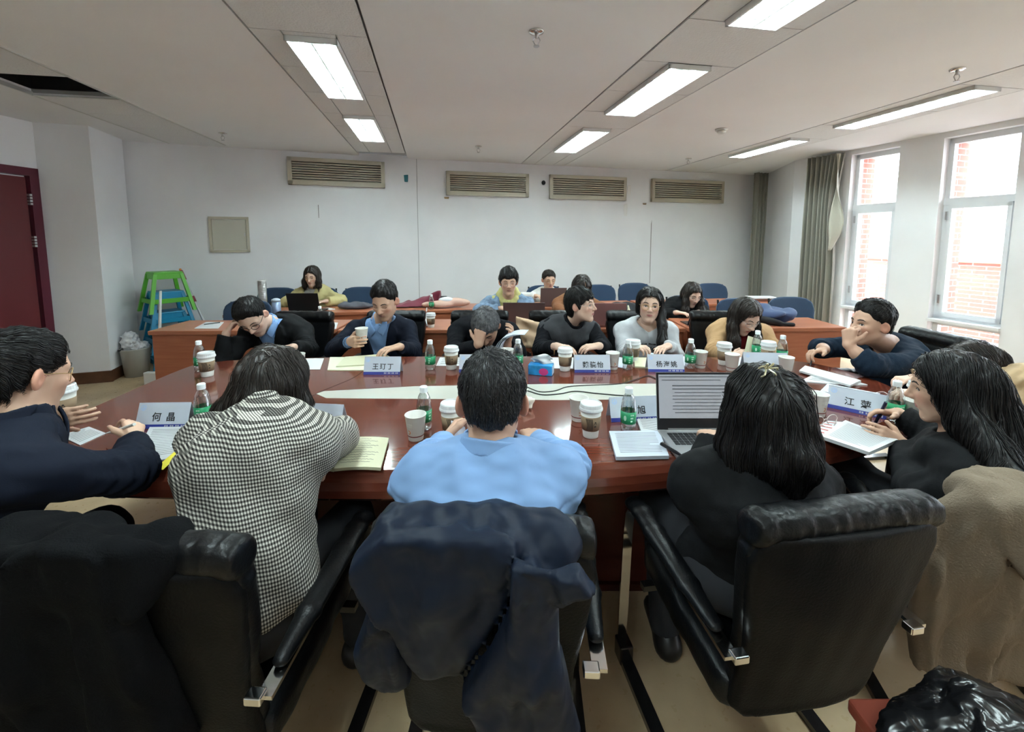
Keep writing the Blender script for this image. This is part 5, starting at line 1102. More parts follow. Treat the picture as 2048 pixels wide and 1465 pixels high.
# ------------------------------------------------------------------ people: building blocks
def hframe(yaw, pitch=0.0, roll=0.0):
    """columns right, forward, up; yaw 0 looks away from the camera, positive turns left; pitch nods down; roll tips to the own right"""
    y, p, r = R(yaw), R(pitch), R(roll)
    f = V3(-math.sin(y), math.cos(y), 0); ri = V3(math.cos(y), math.sin(y), 0); u = V3(0, 0, 1)
    f, u = f * math.cos(p) - u * math.sin(p), u * math.cos(p) + f * math.sin(p)
    ri, u = ri * math.cos(r) - u * math.sin(r), u * math.cos(r) + ri * math.sin(r)
    return np.stack([ri, f, u], 1).astype(np.float32)
def head_f(q, ears=True):
    x = np.abs(q[:, 0]); m = np.stack([x, q[:, 1], q[:, 2]], 1)
    d = smin(ell(q, (0, -0.018, 0.035), (0.075, 0.095, 0.083)), ell(q, (0, 0.022, -0.038), (0.060, 0.070, 0.078)), 0.05)
    d = smin(d, rcone(m, (0.046, -0.005, -0.058), (0.016, 0.060, -0.104), 0.016, 0.014), 0.03)
    d = smin(d, ell(q, (0, 0.068, -0.104), (0.019, 0.015, 0.016)), 0.02)
    d = smin(d, ell(m, (0.041, 0.056, -0.022), (0.017, 0.015, 0.016)), 0.02)
    d = smin(d, rcone(m, (0.0, 0.075, 0.024), (0.044, 0.062, 0.024), 0.008, 0.008), 0.018)
    d = smax(d, -ell(m, (0.031, 0.087, 0.001), (0.017, 0.014, 0.010)), 0.010)
    d = smin(d, rcone(q, (0, 0.084, 0.012), (0, 0.106, -0.026), 0.006, 0.0105), 0.012)
    d = smin(d, ell(m, (0.012, 0.094, -0.031), (0.0075, 0.010, 0.0075)), 0.008)
    d = smin(d, rcone(m, (0.0, 0.083, -0.062), (0.017, 0.076, -0.062), 0.0095, 0.007), 0.012)
    d = smax(d, -rcone(m, (0.0, 0.0945, -0.062), (0.02, 0.085, -0.062), 0.0022, 0.001), 0.004)
    if ears:
        m2 = np.stack([x + 0.55 * (q[:, 1] + 0.010), q[:, 1], q[:, 2]], 1); e = ell(m2, (0.0795, -0.015, -0.008), (0.0105, 0.019, 0.032)); e = smax(e, -ell(m2, (0.091, -0.009, -0.004), (0.008, 0.010, 0.019)), 0.004)
        d = smin(d, e, 0.008)
    return d
HEAD_BASE = V3(0, -0.02, -0.075)
def ik(S, W, l1, l2, pole):
    d = W - S; L = np.linalg.norm(d); L2 = min(L, (l1 + l2) * 0.995); u = d / L; a = (l1 * l1 - l2 * l2 + L2 * L2) / (2 * L2); h = math.sqrt(max(l1 * l1 - a * a, 0)); pl = np.asarray(pole, float); pl = pl - u * (pl @ u)
    return S + u * a * (L / L2) + unit(pl) * h
def hand_f(side, W, f, n, curl, sc=1.0, spread=1.0, thumb=None):
    """returns an implicit hand: W wrist, f finger direction, n palm normal"""
    f = unit(f); n = unit(np.asarray(n, float) - f * (np.asarray(n, float) @ f)); lat = np.cross(f, -n); Tm = -lat if side == 'R' else lat
    cu = curl if hasattr(curl, '__len__') else [curl] * 4
    segs = []; palm = []
    for i in range(4):
        b = W + sc * (f * (0.084, 0.088, 0.083, 0.075)[i] + Tm * (0.030, 0.010, -0.010, -0.028)[i] * spread)
        palm.append((W + sc * (f * 0.008 + Tm * (0.014, 0.005, -0.005, -0.014)[i]), b, 0.0145 * sc, 0.0105 * sc))
        L = (0.072, 0.080, 0.074, 0.058)[i] * sc; ang = 0.0; p = b
        for k, (fr, w) in enumerate(((0.45, 0.95), (0.30, 1.35), (0.25, 0.9))):
            ang += cu[i] * w; d = f * math.cos(ang) + n * math.sin(ang); q = p + d * L * fr
            segs.append((p, q, (0.0092, 0.0084, 0.0076)[k] * sc, (0.0084, 0.0076, 0.0066)[k] * sc)); p = q
    tb = W + sc * (f * 0.022 + Tm * 0.020); td = thumb if thumb is not None else (f * 0.62 + Tm * 0.68 + n * 0.3); td = unit(td)
    tm = tb + td * 0.046 * sc; te = tm + unit(td + f * 0.55 + n * 0.15) * 0.034 * sc
    th = [(tb, tm, 0.0140 * sc, 0.0108 * sc), (tm, te, 0.0105 * sc, 0.0078 * sc)]
    def fn(p):
        d = None
        for s in palm: e = rcone(p, *s); d = e if d is None else smin(d, e, 0.014)
        for s in th: d = smin(d, rcone(p, *s), 0.008)
        g = None
        for s in segs: e = rcone(p, *s); g = e if g is None else np.minimum(g, e)
        return smin(d, g, 0.005)
    cen = W + f * 0.07 * sc; return fn, cen, palm + segs + th
SKIN = mat('skin', (0.6, 0.4, 0.3), 0.48, spec=0.4, attr='tint'); SKIN.node_tree.nodes['Principled BSDF'].inputs['Subsurface Weight'].default_value = 0.0
M_HAIR = mat('hair_black', (0.0075, 0.0068, 0.0068), 0.42, spec=0.4)
M_HAIRB = mat('hair_brown_black', (0.020, 0.0145, 0.0115), 0.42, spec=0.4)
M_HAIRG = mat('hair_grey', (0.13, 0.13, 0.135), 0.45, spec=0.4, var=(55, 0.6)); M_HAIRS = mat('hair_salt', (0.020, 0.020, 0.021), 0.4, spec=0.5, var=(160, 0.8))
M_BROW = mat('brow', (0.018, 0.014, 0.012), 0.7); M_EYE = mat('eye_white', (0.55, 0.52, 0.50), 0.4); M_IRIS = mat('iris', (0.008, 0.006, 0.005), 0.35)

def grad_f(f, p, e=0.002):
    k = np.array([[1, -1, -1], [-1, -1, 1], [-1, 1, -1], [1, 1, 1]], np.float32); g = 0
    for a in k: g = g + a[None] * f((p + a * e).astype(np.float32))[:, None]
    return g / (np.linalg.norm(g, axis=1, keepdims=True) + 1e-9)
def strands(f, roots, field, length, n, width, off, seed, lift=0.0, zfree=None):
    """locks of hair combed over the surface f = 0; returns (verts, quads)"""
    r = np.random.default_rng(seed); N = len(roots); p = roots.astype(np.float32); L = length * r.uniform(0.6, 1.1, N); st = (L / n)[:, None].astype(np.float32)
    o = r.uniform(-0.002, off, N).astype(np.float32); wob = r.uniform(0, 6.28, (N, 3)).astype(np.float32); P, NN = [], []
    for k in range(n + 1):
        g = grad_f(f, p); P.append(p.copy()); NN.append(g)
        d = field(p, k / n); d = d + 0.10 * np.sin(wob + k * 0.9) ; d = d - g * (d * g).sum(1, keepdims=True) * (1 - lift); d /= np.linalg.norm(d, axis=1, keepdims=True) + 1e-9
        p = p + d.astype(np.float32) * st; c = (f(p) - o)[:, None]
        if zfree is not None: c = np.where(p[:, 2:3] < zfree, np.maximum(c, 0) * 0 + np.minimum(c, 0), c)
        p = (p - g * c * (1 - lift)).astype(np.float32)
    P, NN = np.stack(P, 1), np.stack(NN, 1); T_ = np.gradient(P, axis=1); T_ /= np.linalg.norm(T_, axis=2, keepdims=True) + 1e-9
    S = np.cross(T_, NN); S /= np.linalg.norm(S, axis=2, keepdims=True) + 1e-9
    t = np.linspace(0, 1, n + 1); w = (width * (0.55 + 0.45 * np.sin(np.clip(t * 1.3 + 0.25, 0, 1) * math.pi)) * (1 - t ** 4 * 0.85))[None, :, None] * r.uniform(0.6, 1.3, (N, 1, 1))
    A, B_, C_ = P - S * w, P + S * w, P + NN * w * 0.8
    V = np.stack([A, C_, B_], 2).reshape(-1, 3); F = []; base = (np.arange(N) * (n + 1) * 3)[:, None]; seg = (np.arange(n) * 3)[None]
    i0 = (base + seg).ravel()
    for a, b in ((0, 1), (1, 2), (2, 0)): F.append(np.stack([i0 + a, i0 + b, i0 + 3 + b, i0 + 3 + a], 1))
    return V, np.concatenate(F)

HAIRLINE = {'short': [(0.3, 0.088), (0.070, 0.087), (0.058, 0.060), (0.040, 0.026), (0.012, 0.014), (0.006, -0.018), (-0.006, -0.018), (-0.020, 0.020), (-0.040, 0.0), (-0.060, -0.052), (-0.085, -0.062), (-0.3, -0.064), (-0.3, -0.3), (0.3, -0.3)],
            'long': [(0.3, 0.074), (0.078, 0.072), (0.060, 0.045), (0.042, 0.01), (0.025, -0.05), (0.0, -0.09), (-0.03, -0.14), (-0.03, -0.3), (0.3, -0.3)],
            'fringe': [(0.3, 0.042), (0.085, 0.042), (0.062, 0.034), (0.036, 0.008), (0.022, -0.030), (0.010, -0.032), (-0.004, -0.012), (-0.016, 0.004), (-0.032, -0.02), (-0.048, -0.085), (-0.06, -0.3), (0.3, -0.3)],
            'crop': [(0.3, 0.045), (0.082, 0.045), (0.062, 0.036), (0.040, 0.018), (0.022, -0.010), (0.014, -0.05), (-0.004, -0.05), (-0.016, 0.004), (-0.034, -0.01), (-0.055, -0.085), (-0.07, -0.3), (0.3, -0.3)],
            'tied': [(0.3, 0.072), (0.076, 0.070), (0.060, 0.05), (0.040, 0.022), (0.010, 0.0), (-0.006, -0.004), (-0.02, 0.002), (-0.036, -0.03), (-0.055, -0.06), (-0.07, -0.3), (0.3, -0.3)]}

def table_top(x, y, pad):
    """height of the table or desk top at a place, far below if there is none"""
    X, Y = np.array([x], np.float32), np.array([y], np.float32)
    if poly2(X, Y, OUT)[0] < pad: return TZ
    if -3.0 < x < 2.82 and ty(x) - 0.02 - pad < y < ty(x) + 0.45 + pad: return D2
    if -3.02 < x < 3.45 and ty3(x) - 0.02 - pad < y < ty3(x) + 0.43 + pad: return D3
    return -9.0
class Fig:
    def __init__(s, label, seat, neck, head, hy, yaw, male=True, hp=0.0, hr=0.0, skin=(0.52, 0.33, 0.235), sc=None, vox=0.0045, group=None, sw=None, name='person', bulk=1.0, hsc=None, pz=0.578, tuck=0.0, clr=0.004, lyaw=None):
        s.male = male; s.k = sc or (1.0 if male else 0.93); s.vox = vox; k = s.k
        s.seat = V3(seat[0], seat[1], 0); s.N = np.asarray(neck, float); s.Hc = np.asarray(head, float); s.HR = hframe(hy, hp, hr); s.hy = hy; s.hs = hsc or (1.0 if male else 0.95)
        s.CR = hframe(yaw); s.root = thing(name, label, 'person', (seat[0], seat[1], 0), 0, group); s.org = V3(seat[0], seat[1], 0)
        s.skin = np.array(skin); ri, fw = s.CR[:, 0].astype(float), s.CR[:, 1].astype(float)
        s.pel = V3(seat[0], seat[1], pz); s.tuck = tuck; s.LR = hframe(yaw if lyaw is None else lyaw); s.clr = clr; s.hem = pz - 0.105
        sp = s.N - s.pel; s.U = unit(sp); s.Fw = unit(np.cross(s.U, ri)) ; s.Ri = ri
        if s.Fw @ fw < 0: s.Fw = -s.Fw
        bow = -s.Fw * 0.03
        s.spine = [s.pel, s.pel + sp * 0.38 + bow, s.pel + sp * 0.74 + bow * 1.1, s.N - s.U * 0.045]
        m = bulk * (1.0 if male else 0.9)
        s.wd = [(0.165 * m, 0.115 * m), (0.145 * m if male else 0.128 * m, 0.105 * m), (0.168 * m, 0.118 * m), (0.118 * m, 0.070 * m)]
        swid = sw or (0.185 if male else 0.160)
        s.S = {'R': s.N + ri * swid - s.U * 0.062, 'L': s.N - ri * swid - s.U * 0.062}
        s.arm = {}; s.hands = {}
        s.nb = s.Hc + s.HR.astype(float) @ (HEAD_BASE * s.hs); s.nr = 0.056 if male else 0.047
    def loc(s, p): return (p - s.Hc.astype(np.float32)) @ s.HR / s.hs
    def torso(s, p):
        d = None
        for i in range(3):
            a, b = s.spine[i], s.spine[i + 1]; ba = b - a; L = np.linalg.norm(ba); u = (ba / L).astype(np.float32); fw = unit(np.cross(u, s.Ri)).astype(np.float32)
            q = p - a.astype(np.float32); t = q @ u; tc = np.clip(t, 0, L); h = (tc / L)
            w = s.wd[i][0] + (s.wd[i + 1][0] - s.wd[i][0]) * h; dp = s.wd[i][1] + (s.wd[i + 1][1] - s.wd[i][1]) * h; mn = np.minimum(w, dp)
            k = np.sqrt((q @ s.Ri.astype(np.float32) / w) ** 2 + (q @ fw / dp) ** 2 + ((t - tc) / mn) ** 2); e = (k - 1) * mn
            d = e if d is None else smin(d, e, 0.03)
        if not s.male:
            c = s.spine[2] + s.Fw * 0.065 + s.U * 0.0; l = (p - c.astype(np.float32)) @ np.stack([s.Ri, s.Fw, s.U], 1).astype(np.float32)
            m = np.stack([np.abs(l[:, 0]), l[:, 1], l[:, 2]], 1); d = smin(d, ell(m, (0.065, 0.01, 0.0), (0.065, 0.06, 0.065)), 0.05)
        return d
    def shoulders(s, p, r=0.0):
        d = None
        for k in 'RL':
            e = rcone(p, s.N - s.U * 0.02, s.S[k], 0.052 * s.k + r, 0.054 * s.k + r); d = e if d is None else smin(d, e, 0.03)
        return d
    def set_arm(s, side, wrist, pole, fdir=None, palm=(0, 0, -1), curl=0.25, hand=True, thumb=None, l1=None, l2=None, elbow=None):
        W = np.array(wrist, float); W[2] = max(W[2], table_top(W[0], W[1], 0.03) + s.clr + 0.030 * s.k + 0.016); l1 = l1 or 0.275 * s.k; l2 = l2 or 0.245 * s.k; E = ik(s.S[side], W, l1, l2, pole) if elbow is None else np.array(elbow, float)
        for _ in range(3):      # sleeves and hands lie on a table, not in it
            need = 0.0
            for t in np.linspace(0, 1, 9):
                q = E + (W - E) * t; need = max(need, table_top(q[0], q[1], 0.04) + s.clr + (0.046 + (0.030 - 0.046) * t) * s.k + 0.017 - q[2])
            E[2] += max(need, 0) ; W[2] += max(need, 0) * 0.6
        if hand:
            fd = unit(W - E) if fdir is None else np.asarray(fdir, float); low = 0.0
            for a_, b_, r1, r2 in hand_f(side, W, fd, palm, curl, s.k * (1.0 if s.male else 0.94), thumb=thumb)[2]:
                for q, r in ((a_, r1), (b_, r2)): low = max(low, table_top(q[0], q[1], 0.0) + s.clr * 0.5 + r - q[2])
            W[2] += low
        s.arm[side] = (s.S[side], E, W)
        if hand:
            fd = unit(W - E) if fdir is None else np.asarray(fdir, float); s.hands[side] = hand_f(side, W, fd, palm, curl, s.k * (1.0 if s.male else 0.94), thumb=thumb)
    # ---- the body itself
    def build_body(s, eyes='open', brows=True, chest=False):
        parts = []; h = s.vox; k = s.k
        def fh(p):
            d = head_f(s.loc(p)) * s.hs
            nk = chain(p, [s.nb, s.N + s.U * 0.01, s.N - s.U * 0.05], [s.nr * 0.98, s.nr * 1.08, s.nr * 1.5], 0.02); return smin(d, nk, 0.022)
        lo = np.minimum(s.Hc, s.N) - 0.17; hi = np.maximum(s.Hc, s.N) + 0.17
        parts.append(surf(fh, lo, hi, h))
        def ft(p): return smin(s.torso(p), s.shoulders(p), 0.04) + (0.002 if chest else 0.012)
        parts.append(surf(ft, np.minimum(s.pel, s.N) - 0.32, np.maximum(s.pel, s.N) + 0.3, 0.011 if chest else 0.018))
        for sd, (S, E, W) in s.arm.items():
            ra = (0.046 * k, 0.036 * k, 0.024 * k)
            def fa(p, S=S, E=E, W=W, sd=sd):
                d = chain(p, [S * 0.3 + E * 0.7, E, E * 0.4 + W * 0.6, W], [0.040 * k, 0.036 * k, 0.032 * k, 0.0235 * k], 0.02)
                return smin(d, s.hands[sd][0](p), 0.016) if sd in s.hands else d
            pts = [E, W, S * 0.3 + E * 0.7] + ([s.hands[sd][1]] if sd in s.hands else [])
            lo = np.min(pts, 0) - 0.13; hi = np.max(pts, 0) + 0.13; parts.append(surf(fa, lo, hi, min(h, 0.0042)))
        # legs
        ri, fw = s.LR[:, 0].astype(float), s.LR[:, 1].astype(float); s.legs = []
        for sg in (-1, 1):
            hp = s.pel + ri * sg * 0.085 - V3(0, 0, 0.03); kn = s.pel + fw * 0.40 * k + ri * sg * 0.11; kn[2] = s.pel[2] - 0.045; an = kn + fw * (0.02 - s.tuck) + ri * 0.0; an[2] = 0.09; s.legs.append((hp, kn, an))
        def fl(p):
            d = None
            for hp, kn, an in s.legs: e = chain(p, [hp, kn, an], [0.075, 0.05, 0.038], 0.03); d = e if d is None else np.minimum(d, e)
            return d
        L = np.array([q for l in s.legs for q in l]); parts.append(surf(fl, L.min(0) - 0.12, L.max(0) + 0.12, 0.022))
        V = np.concatenate([np.asarray(q[0]) for q in parts]); F = []; b = 0
        for q in parts: F.append(np.asarray(q[1]) + b); b += len(q[0])
        F = np.concatenate(F); me = fast_mesh(V - s.org, F); me.materials.append(SKIN)
        q = s.loc(V.astype(np.float32)); col = np.tile(np.append(s.skin, 1.0), (len(V), 1)); red = np.array([s.skin[0] * 1.02, s.skin[1] * 0.78, s.skin[2] * 0.76, 1]); lipc = np.array([0.40, 0.14, 0.13, 1] if not s.male else [0.40, 0.19, 0.165, 1])
        def mix(m, c):
            m = np.clip(m, 0, 1)[:, None]; return col * (1 - m) + c * m
        near = np.linalg.norm(q, axis=1) < 0.16
        col = mix(near * 0.8 * np.exp(-(((np.abs(q[:, 0]) - 0.042) / 0.02) ** 2 + ((q[:, 2] + 0.03) / 0.022) ** 2)) * (q[:, 1] > 0.03), red)
        col = mix(near * 0.6 * np.exp(-((q[:, 0] / 0.014) ** 2 + ((q[:, 2] + 0.03) / 0.012) ** 2)) * (q[:, 1] > 0.085), red)
        col = mix(near * 0.9 * (np.abs(q[:, 0]) > 0.074) * (np.abs(q[:, 2] + 0.008) < 0.04), red)
        e = (q[:, 0] / 0.021) ** 2 + ((q[:, 2] + 0.062) / 0.0085) ** 2; col = mix(near * (q[:, 1] > 0.06) * np.clip((1.15 - e) * 3, 0, 1), lipc)
        ca = me.color_attributes.new('tint', 'FLOAT_COLOR', 'POINT'); ca.data.foreach_set('color', col.astype(np.float32).ravel())
        o = obj('body', me, None, s.root)
        if eyes:
            H = s.HR.astype(float)
            def fy(x, z):
                y = np.linspace(0.12, 0.02, 120).astype(np.float32); d = head_f(np.stack([np.full_like(y, x), y, np.full_like(y, z)], 1)); i = int(np.argmax(d < 0)); return float(y[i])
            wpt = lambda x, y, z: s.Hc + H @ (V3(x, y, z) * s.hs) - s.org
            for sg in (-1, 1):
                if brows: obj('eyebrow', tube([wpt(sg * x, fy(sg * x, z) + 0.001, z) for x, z in ((0.014, 0.024), (0.026, 0.029), (0.040, 0.029), (0.050, 0.022))], [0.0022, 0.0032, 0.003, 0.0012], 5), M_BROW, s.root)
                if eyes == 'open':
                    y0 = fy(sg * 0.031, 0.0); v, f = [], []
                    pts = [(0.031 + 0.0135 * math.cos(a), 0.0058 * math.sin(a) * (1.0 if math.sin(a) > 0 else 0.75)) for a in np.linspace(0, 2 * math.pi, 16, endpoint=False)]
                    rim = [wpt(sg * x, fy(sg * x, z) + 0.0008, z) for x, z in pts]; cen = wpt(sg * 0.031, y0 + 0.0032, 0.0)
                    ey = obj('eye', (rim + [cen], [(i, (i + 1) % 16, 16) for i in range(16)]), M_EYE, s.root, smooth=True)
                    gz = 0.0; ir = [wpt(sg * 0.031 + 0.0062 * math.cos(a) + s.gaze, y0 + 0.0036, 0.0060 * math.sin(a) + gz) for a in np.linspace(0, 2 * math.pi, 12, endpoint=False)]; obj('iris', (ir, [tuple(range(12))]), M_IRIS, ey)
                    obj('eyelid_line', tube([wpt(sg * x, fy(sg * x, z) + 0.0014, z) for x, z in pts[:9]], 0.0013, 4), M_BROW, s.root)
                else:
                    obj('eyelid_line', tube([wpt(sg * x, fy(sg * x, z) + 0.001, z) for x, z in ((0.017, -0.001), (0.024, -0.004), (0.033, -0.0052), (0.041, -0.003), (0.046, 0.0))], 0.0015, 4), M_BROW, s.root)
        return o
    gaze = 0.0
    # ---- clothing
    def top(s, name, m, t=0.014, sleeve=0.97, ts=0.010, neck=0.0, vcut=None, lapel=False, collar=None, hem=0.0, wr=0.004, seed=1, vox=0.0075, puff=1.0, arms=True, cm=None, yoke=False, fold=0.004, neckdrop=0.0):
        hem = max(hem, s.hem); w1, w2 = Wob(seed, 0.16), Wob(seed + 50, 0.06); AX = np.stack([s.Ri, s.Fw, s.U], 1).astype(np.float32); N32 = s.N.astype(np.float32); k = s.k
        nr = s.nr + neck
        def sleeve_f(p, sd):
            S, E, W = s.arm[sd]; ce = E + (W - E) * sleeve if sleeve > 0 else S + (E - S) * (-sleeve)
            r0, r1, r2 = (0.056 * k + ts) * puff, (0.044 * k + ts) * puff, (0.029 * k + ts) * puff; r2 = r1 + (r2 - r1) * max(sleeve, 0)
            if sleeve > 0:
                d = smin(rcone(p, S, E, r0, r1), rcone(p, E, ce, r1, r2), 0.03)
                de = np.linalg.norm(p - E.astype(np.float32), axis=1); al = (p - S.astype(np.float32)) @ unit(E - S).astype(np.float32) + (p - E.astype(np.float32)) @ unit(W - E).astype(np.float32)
                d = d + fold * np.sin(al * (2 * math.pi / 0.045) + 2.0 * w1(p)) * np.exp(-(de / 0.10) ** 2)
                return smax(d, (p - ce.astype(np.float32)) @ unit(ce - E).astype(np.float32), 0.006)
            d = rcone(p, S, ce, r0, r0 * 0.9); return smax(d, (p - ce.astype(np.float32)) @ unit(ce - S).astype(np.float32), 0.006)
        def f(p):
            td = s.torso(p); d = smin(td - t, s.shoulders(p, t * 0.8), 0.05)
            if arms:
                for sd in s.arm: d = smin(d, sleeve_f(p, sd), 0.03)
            l = (p - N32) @ AX; d = d + wr * w1(p) + wr * 0.35 * w2(p)
            if lapel and vcut:
                zb, hw = vcut; base = smin(td - t, s.shoulders(p, t * 0.8), 0.05) - 0.006
                lp_ = poly2(np.abs(l[:, 0]), l[:, 2], [(0.002, zb), (hw * 0.92, 0.0), (hw * 1.05, 0.03), (hw * 1.5, 0.0), (hw * 1.75, -0.055), (hw * 1.45, -0.075), (hw * 1.55, -0.10), (0.02, zb)])
                d = smin(d, np.maximum(np.maximum(base, lp_ * 0.9), -l[:, 1] + 0.01), 0.003)
            axis = rcone(p, s.N - s.U * (0.03 + neckdrop), s.N + unit(s.nb - s.N) * 0.20, nr, nr); d = smax(d, -axis, 0.008)
            if vcut:
                zb, hw = vcut; wdg = np.maximum(np.abs(l[:, 0]) - hw * np.clip((l[:, 2] - zb) / (-zb), 0, 1.3), -l[:, 1]) * 0.85; wdg = np.where(l[:, 2] < zb, np.maximum(wdg, zb - l[:, 2]), wdg); d = smax(d, -wdg, 0.006)
            if yoke: zz = l[:, 2] + 0.085 - 0.5 * l[:, 0] ** 2; d = d + (0.004 * np.exp(-(zz / 0.005) ** 2) + 0.0035 * np.sin(l[:, 0] * 95 + 2.5 * w1(p)) * np.clip(-zz / 0.03, 0, 1)) * (l[:, 1] < 0)
            return np.maximum(d, hem - p[:, 2])
        pts = [s.pel, s.N] + [q for a in s.arm.values() for q in a] + list(s.S.values()); lo = np.min(pts, 0) - 0.24; hi = np.max(pts, 0) + 0.22; lo[2] = max(lo[2], hem - 0.03)
        V, F = surf(f, lo, hi, vox); o = obj(name, fast_mesh(np.asarray(V) - s.org, F), m, s.root)
        nd = unit(s.nb - s.N)
        if collar:
            a, b = s.N - s.U * 0.02, s.N + nd * (0.045 if collar == 'shirt' else 0.06 if collar == 'turtle' else 0.035)
            def fc(p):
                if collar == 'hood':
                    r = 0.085; cs = [s.N + s.Ri * r * math.cos(a_) + s.Fw * (r * math.sin(a_) * 0.9 - 0.0) + s.U * (0.03 - 0.045 * math.sin(a_)) for a_ in np.linspace(-math.pi * 1.38, math.pi * 0.38, 9)]
                    return chain(p, cs, [0.028 + 0.012 * math.sin(i / 8 * math.pi) for i in range(9)], 0.02) + 0.003 * w2(p)
                rr_ = nr + (0.014 if collar == 'turtle' else 0.008); e = rcone(p, a, b, rr_ + 0.012, rr_); u = (p - N32) @ nd.astype(np.float32); l = (p - N32) @ AX; hgt = 0.045 if collar == 'shirt' else 0.06 if collar == 'turtle' else 0.035
                sh = np.maximum(np.abs(e) - (0.0045 if collar != 'turtle' else 0.008), np.maximum(u - hgt, np.where(l[:, 1] < 0, -u + 0.004, -u - 0.03)))
                if collar == 'turtle': return sh * 0.9 + 0.002 * w2(p)
                gap = np.maximum(np.abs(l[:, 0]) - 0.25 * (u + 0.015), -l[:, 1]); sh = np.maximum(sh, -gap)
                base = smin(smin(s.torso(p) - t, s.shoulders(p, t * 0.8), 0.05), rcone(p, a, b, rr_, rr_), 0.03)
                fl_ = np.maximum(np.abs(base - 0.006) - 0.004, poly2(np.abs(l[:, 0]), l[:, 2] - 0.25 * np.maximum(-l[:, 1], 0) * 0, [(0.004, -0.02), (0.05, 0.05), (0.075, 0.03), (0.072, -0.01), (0.045, -0.065)])); fl_ = np.where(l[:, 1] > 0.0, fl_, np.maximum(np.abs(e - 0.008) - 0.004, np.maximum(u - hgt, -u + 0.006)))
                return np.minimum(sh, fl_) * 0.9
            V, F = surf(fc, s.N - 0.2, s.N + 0.2, 0.005 if vox > 0.006 else 0.004)
            if len(V): obj('collar' if collar != 'hood' else 'hood', fast_mesh(np.asarray(V) - s.org, F), cm or m, s.root if collar == 'hood' else o)
        return o
    def trousers(s, m, shoe):
        w = Wob(77, 0.12)
        def f(p):
            d = ell(p, s.pel - V3(0, 0, 0.03), (0.19, 0.16, 0.11))
            for hp, kn, an in s.legs: d = smin(d, chain(p, [hp, kn, an], [0.092, 0.068, 0.056], 0.04), 0.03)
            return np.maximum(d + 0.004 * w(p), 0.075 - p[:, 2])
        L = np.array([q for l in s.legs for q in l] + [s.pel]); V, F = surf(f, L.min(0) - 0.24, L.max(0) + 0.2, 0.014); obj('trousers', fast_mesh(np.asarray(V) - s.org, F), m, s.root)
        fw = s.LR[:, 1].astype(float)
        for hp, kn, an in s.legs:
            a = V3(an[0], an[1], 0.045) - fw * 0.03; b = a + fw * 0.17
            V, F = surf(lambda p: np.maximum(smin(rcone(p, a, b, 0.042, 0.036), rcone(p, a, an, 0.042, 0.040), 0.03), -p[:, 2] + 0.004), np.minimum(a, b) - 0.08, np.maximum(a, b) + 0.09, 0.012); obj('shoe', fast_mesh(np.asarray(V) - s.org, F), shoe, s.root)
    def cuffs(s, m, sides='RL', r=0.034, at_=1.0, ln=0.02):
        for sd in sides:
            S, E, W = s.arm[sd]; u = unit(W - E); c = E + (W - E) * at_; obj('cuff', tube([c - u * ln - s.org, c + u * ln - s.org], [r * s.k * 1.05, r * s.k], 16), m, s.root, smooth=True)
    # ---- hair
    def hair(s, m, style='short', thick=0.010, drops=(), strand=None, crown=(0, -0.06, 0.10), part=None, vox=0.005, n=700, width=0.0016, seed=3, wave=0.0, top=0.0, extra=None, lift=0.0, blen=None, sidecut=None, flat=None):
        """drops: chains (points in the head's upright frame, radii) for falling hair"""
        G = hframe(s.hy); HL = HAIRLINE[style]; wl = Wob(seed, 0.05, stretch=(1.6, 1.6, 0.35)); wb = Wob(seed + 9, 0.11)
        dl = [([s.Hc + G.astype(float) @ np.asarray(q, float) for q in pts], rs, (fl if fl else 1.0)) for pts, rs, fl in [(tuple(d) + (None,))[:3] for d in drops]]
        def cap(q):
            sh = style in ('short', 'tied'); hl = poly2(q[:, 1] + 0.0, q[:, 2] - 0.014 * np.exp(-((np.abs(q[:, 0]) - 0.045) / 0.02) ** 2) * (style != 'fringe'), HL); tk = thick * np.clip((q[:, 2] + 0.01) / 0.07, 0.25, 1) * np.clip(hl / 0.03, 0.15, 1) if sh else (thick * np.clip(hl / 0.02, 0.3, 1) if style in ('crop', 'fringe') else thick)
            c = ell(q, (0, -0.020, 0.036 + top * 0.5), (0.078, 0.099, 0.086 + top * 0.5)) - tk; low = ell(q, (0, -0.030, -0.02), (0.069, 0.070, 0.085)) - tk; c = smin(c, low, 0.04)
            c = smax(c, -hl, 0.008)
            if part is not None: c = c + 0.006 * np.exp(-((q[:, 0] - part) / 0.005) ** 2) * (q[:, 2] > 0.06)
            return c * s.hs
        def f(p):
            q = s.loc(p); d = cap(q)
            for pts, rs, fl in dl:
                d = smin(d, chain(p, pts, rs, 0.02), 0.028)
            if extra: d = smin(d, extra(q) * s.hs, 0.012)
            d = d + 0.0022 * wl(p) + wave * wb(p)
            if dl: d = smax(d, -(head_f(q, False) * s.hs - 0.004), 0.006)
            return d
        allp = [s.Hc - 0.16, s.Hc + 0.16] + [q - max(rs) - 0.04 for pts, rs, _ in dl for q in pts] + [q + max(rs) + 0.04 for pts, rs, _ in dl for q in pts]
        lo, hi = np.min(allp, 0), np.max(allp, 0); V, F = surf(f, lo, hi, vox); V = np.asarray(V); parts = [(V, np.asarray(F))]
        if n:
            r = np.random.default_rng(seed); q = s.loc(V.astype(np.float32)); c0 = np.asarray(crown, np.float32); H = s.HR
            ok = cap(q) < 0.012 * (1 if not dl else 1); hl = poly2(q[:, 1], q[:, 2], HL); ok &= (hl > (0.016 if style in ('short', 'tied') else 0.014 if style == 'fringe' else 0.018 if style == 'crop' else 0.006)) | bool(dl)
            if dl: ok = ok | (np.array([True] * len(V)))
            idx = np.flatnonzero(ok); pick = r.choice(idx, min(n, len(idx)), replace=False); roots = V[pick].astype(np.float32)
            L = strand or (0.045 if not dl else 0.22); zf = None
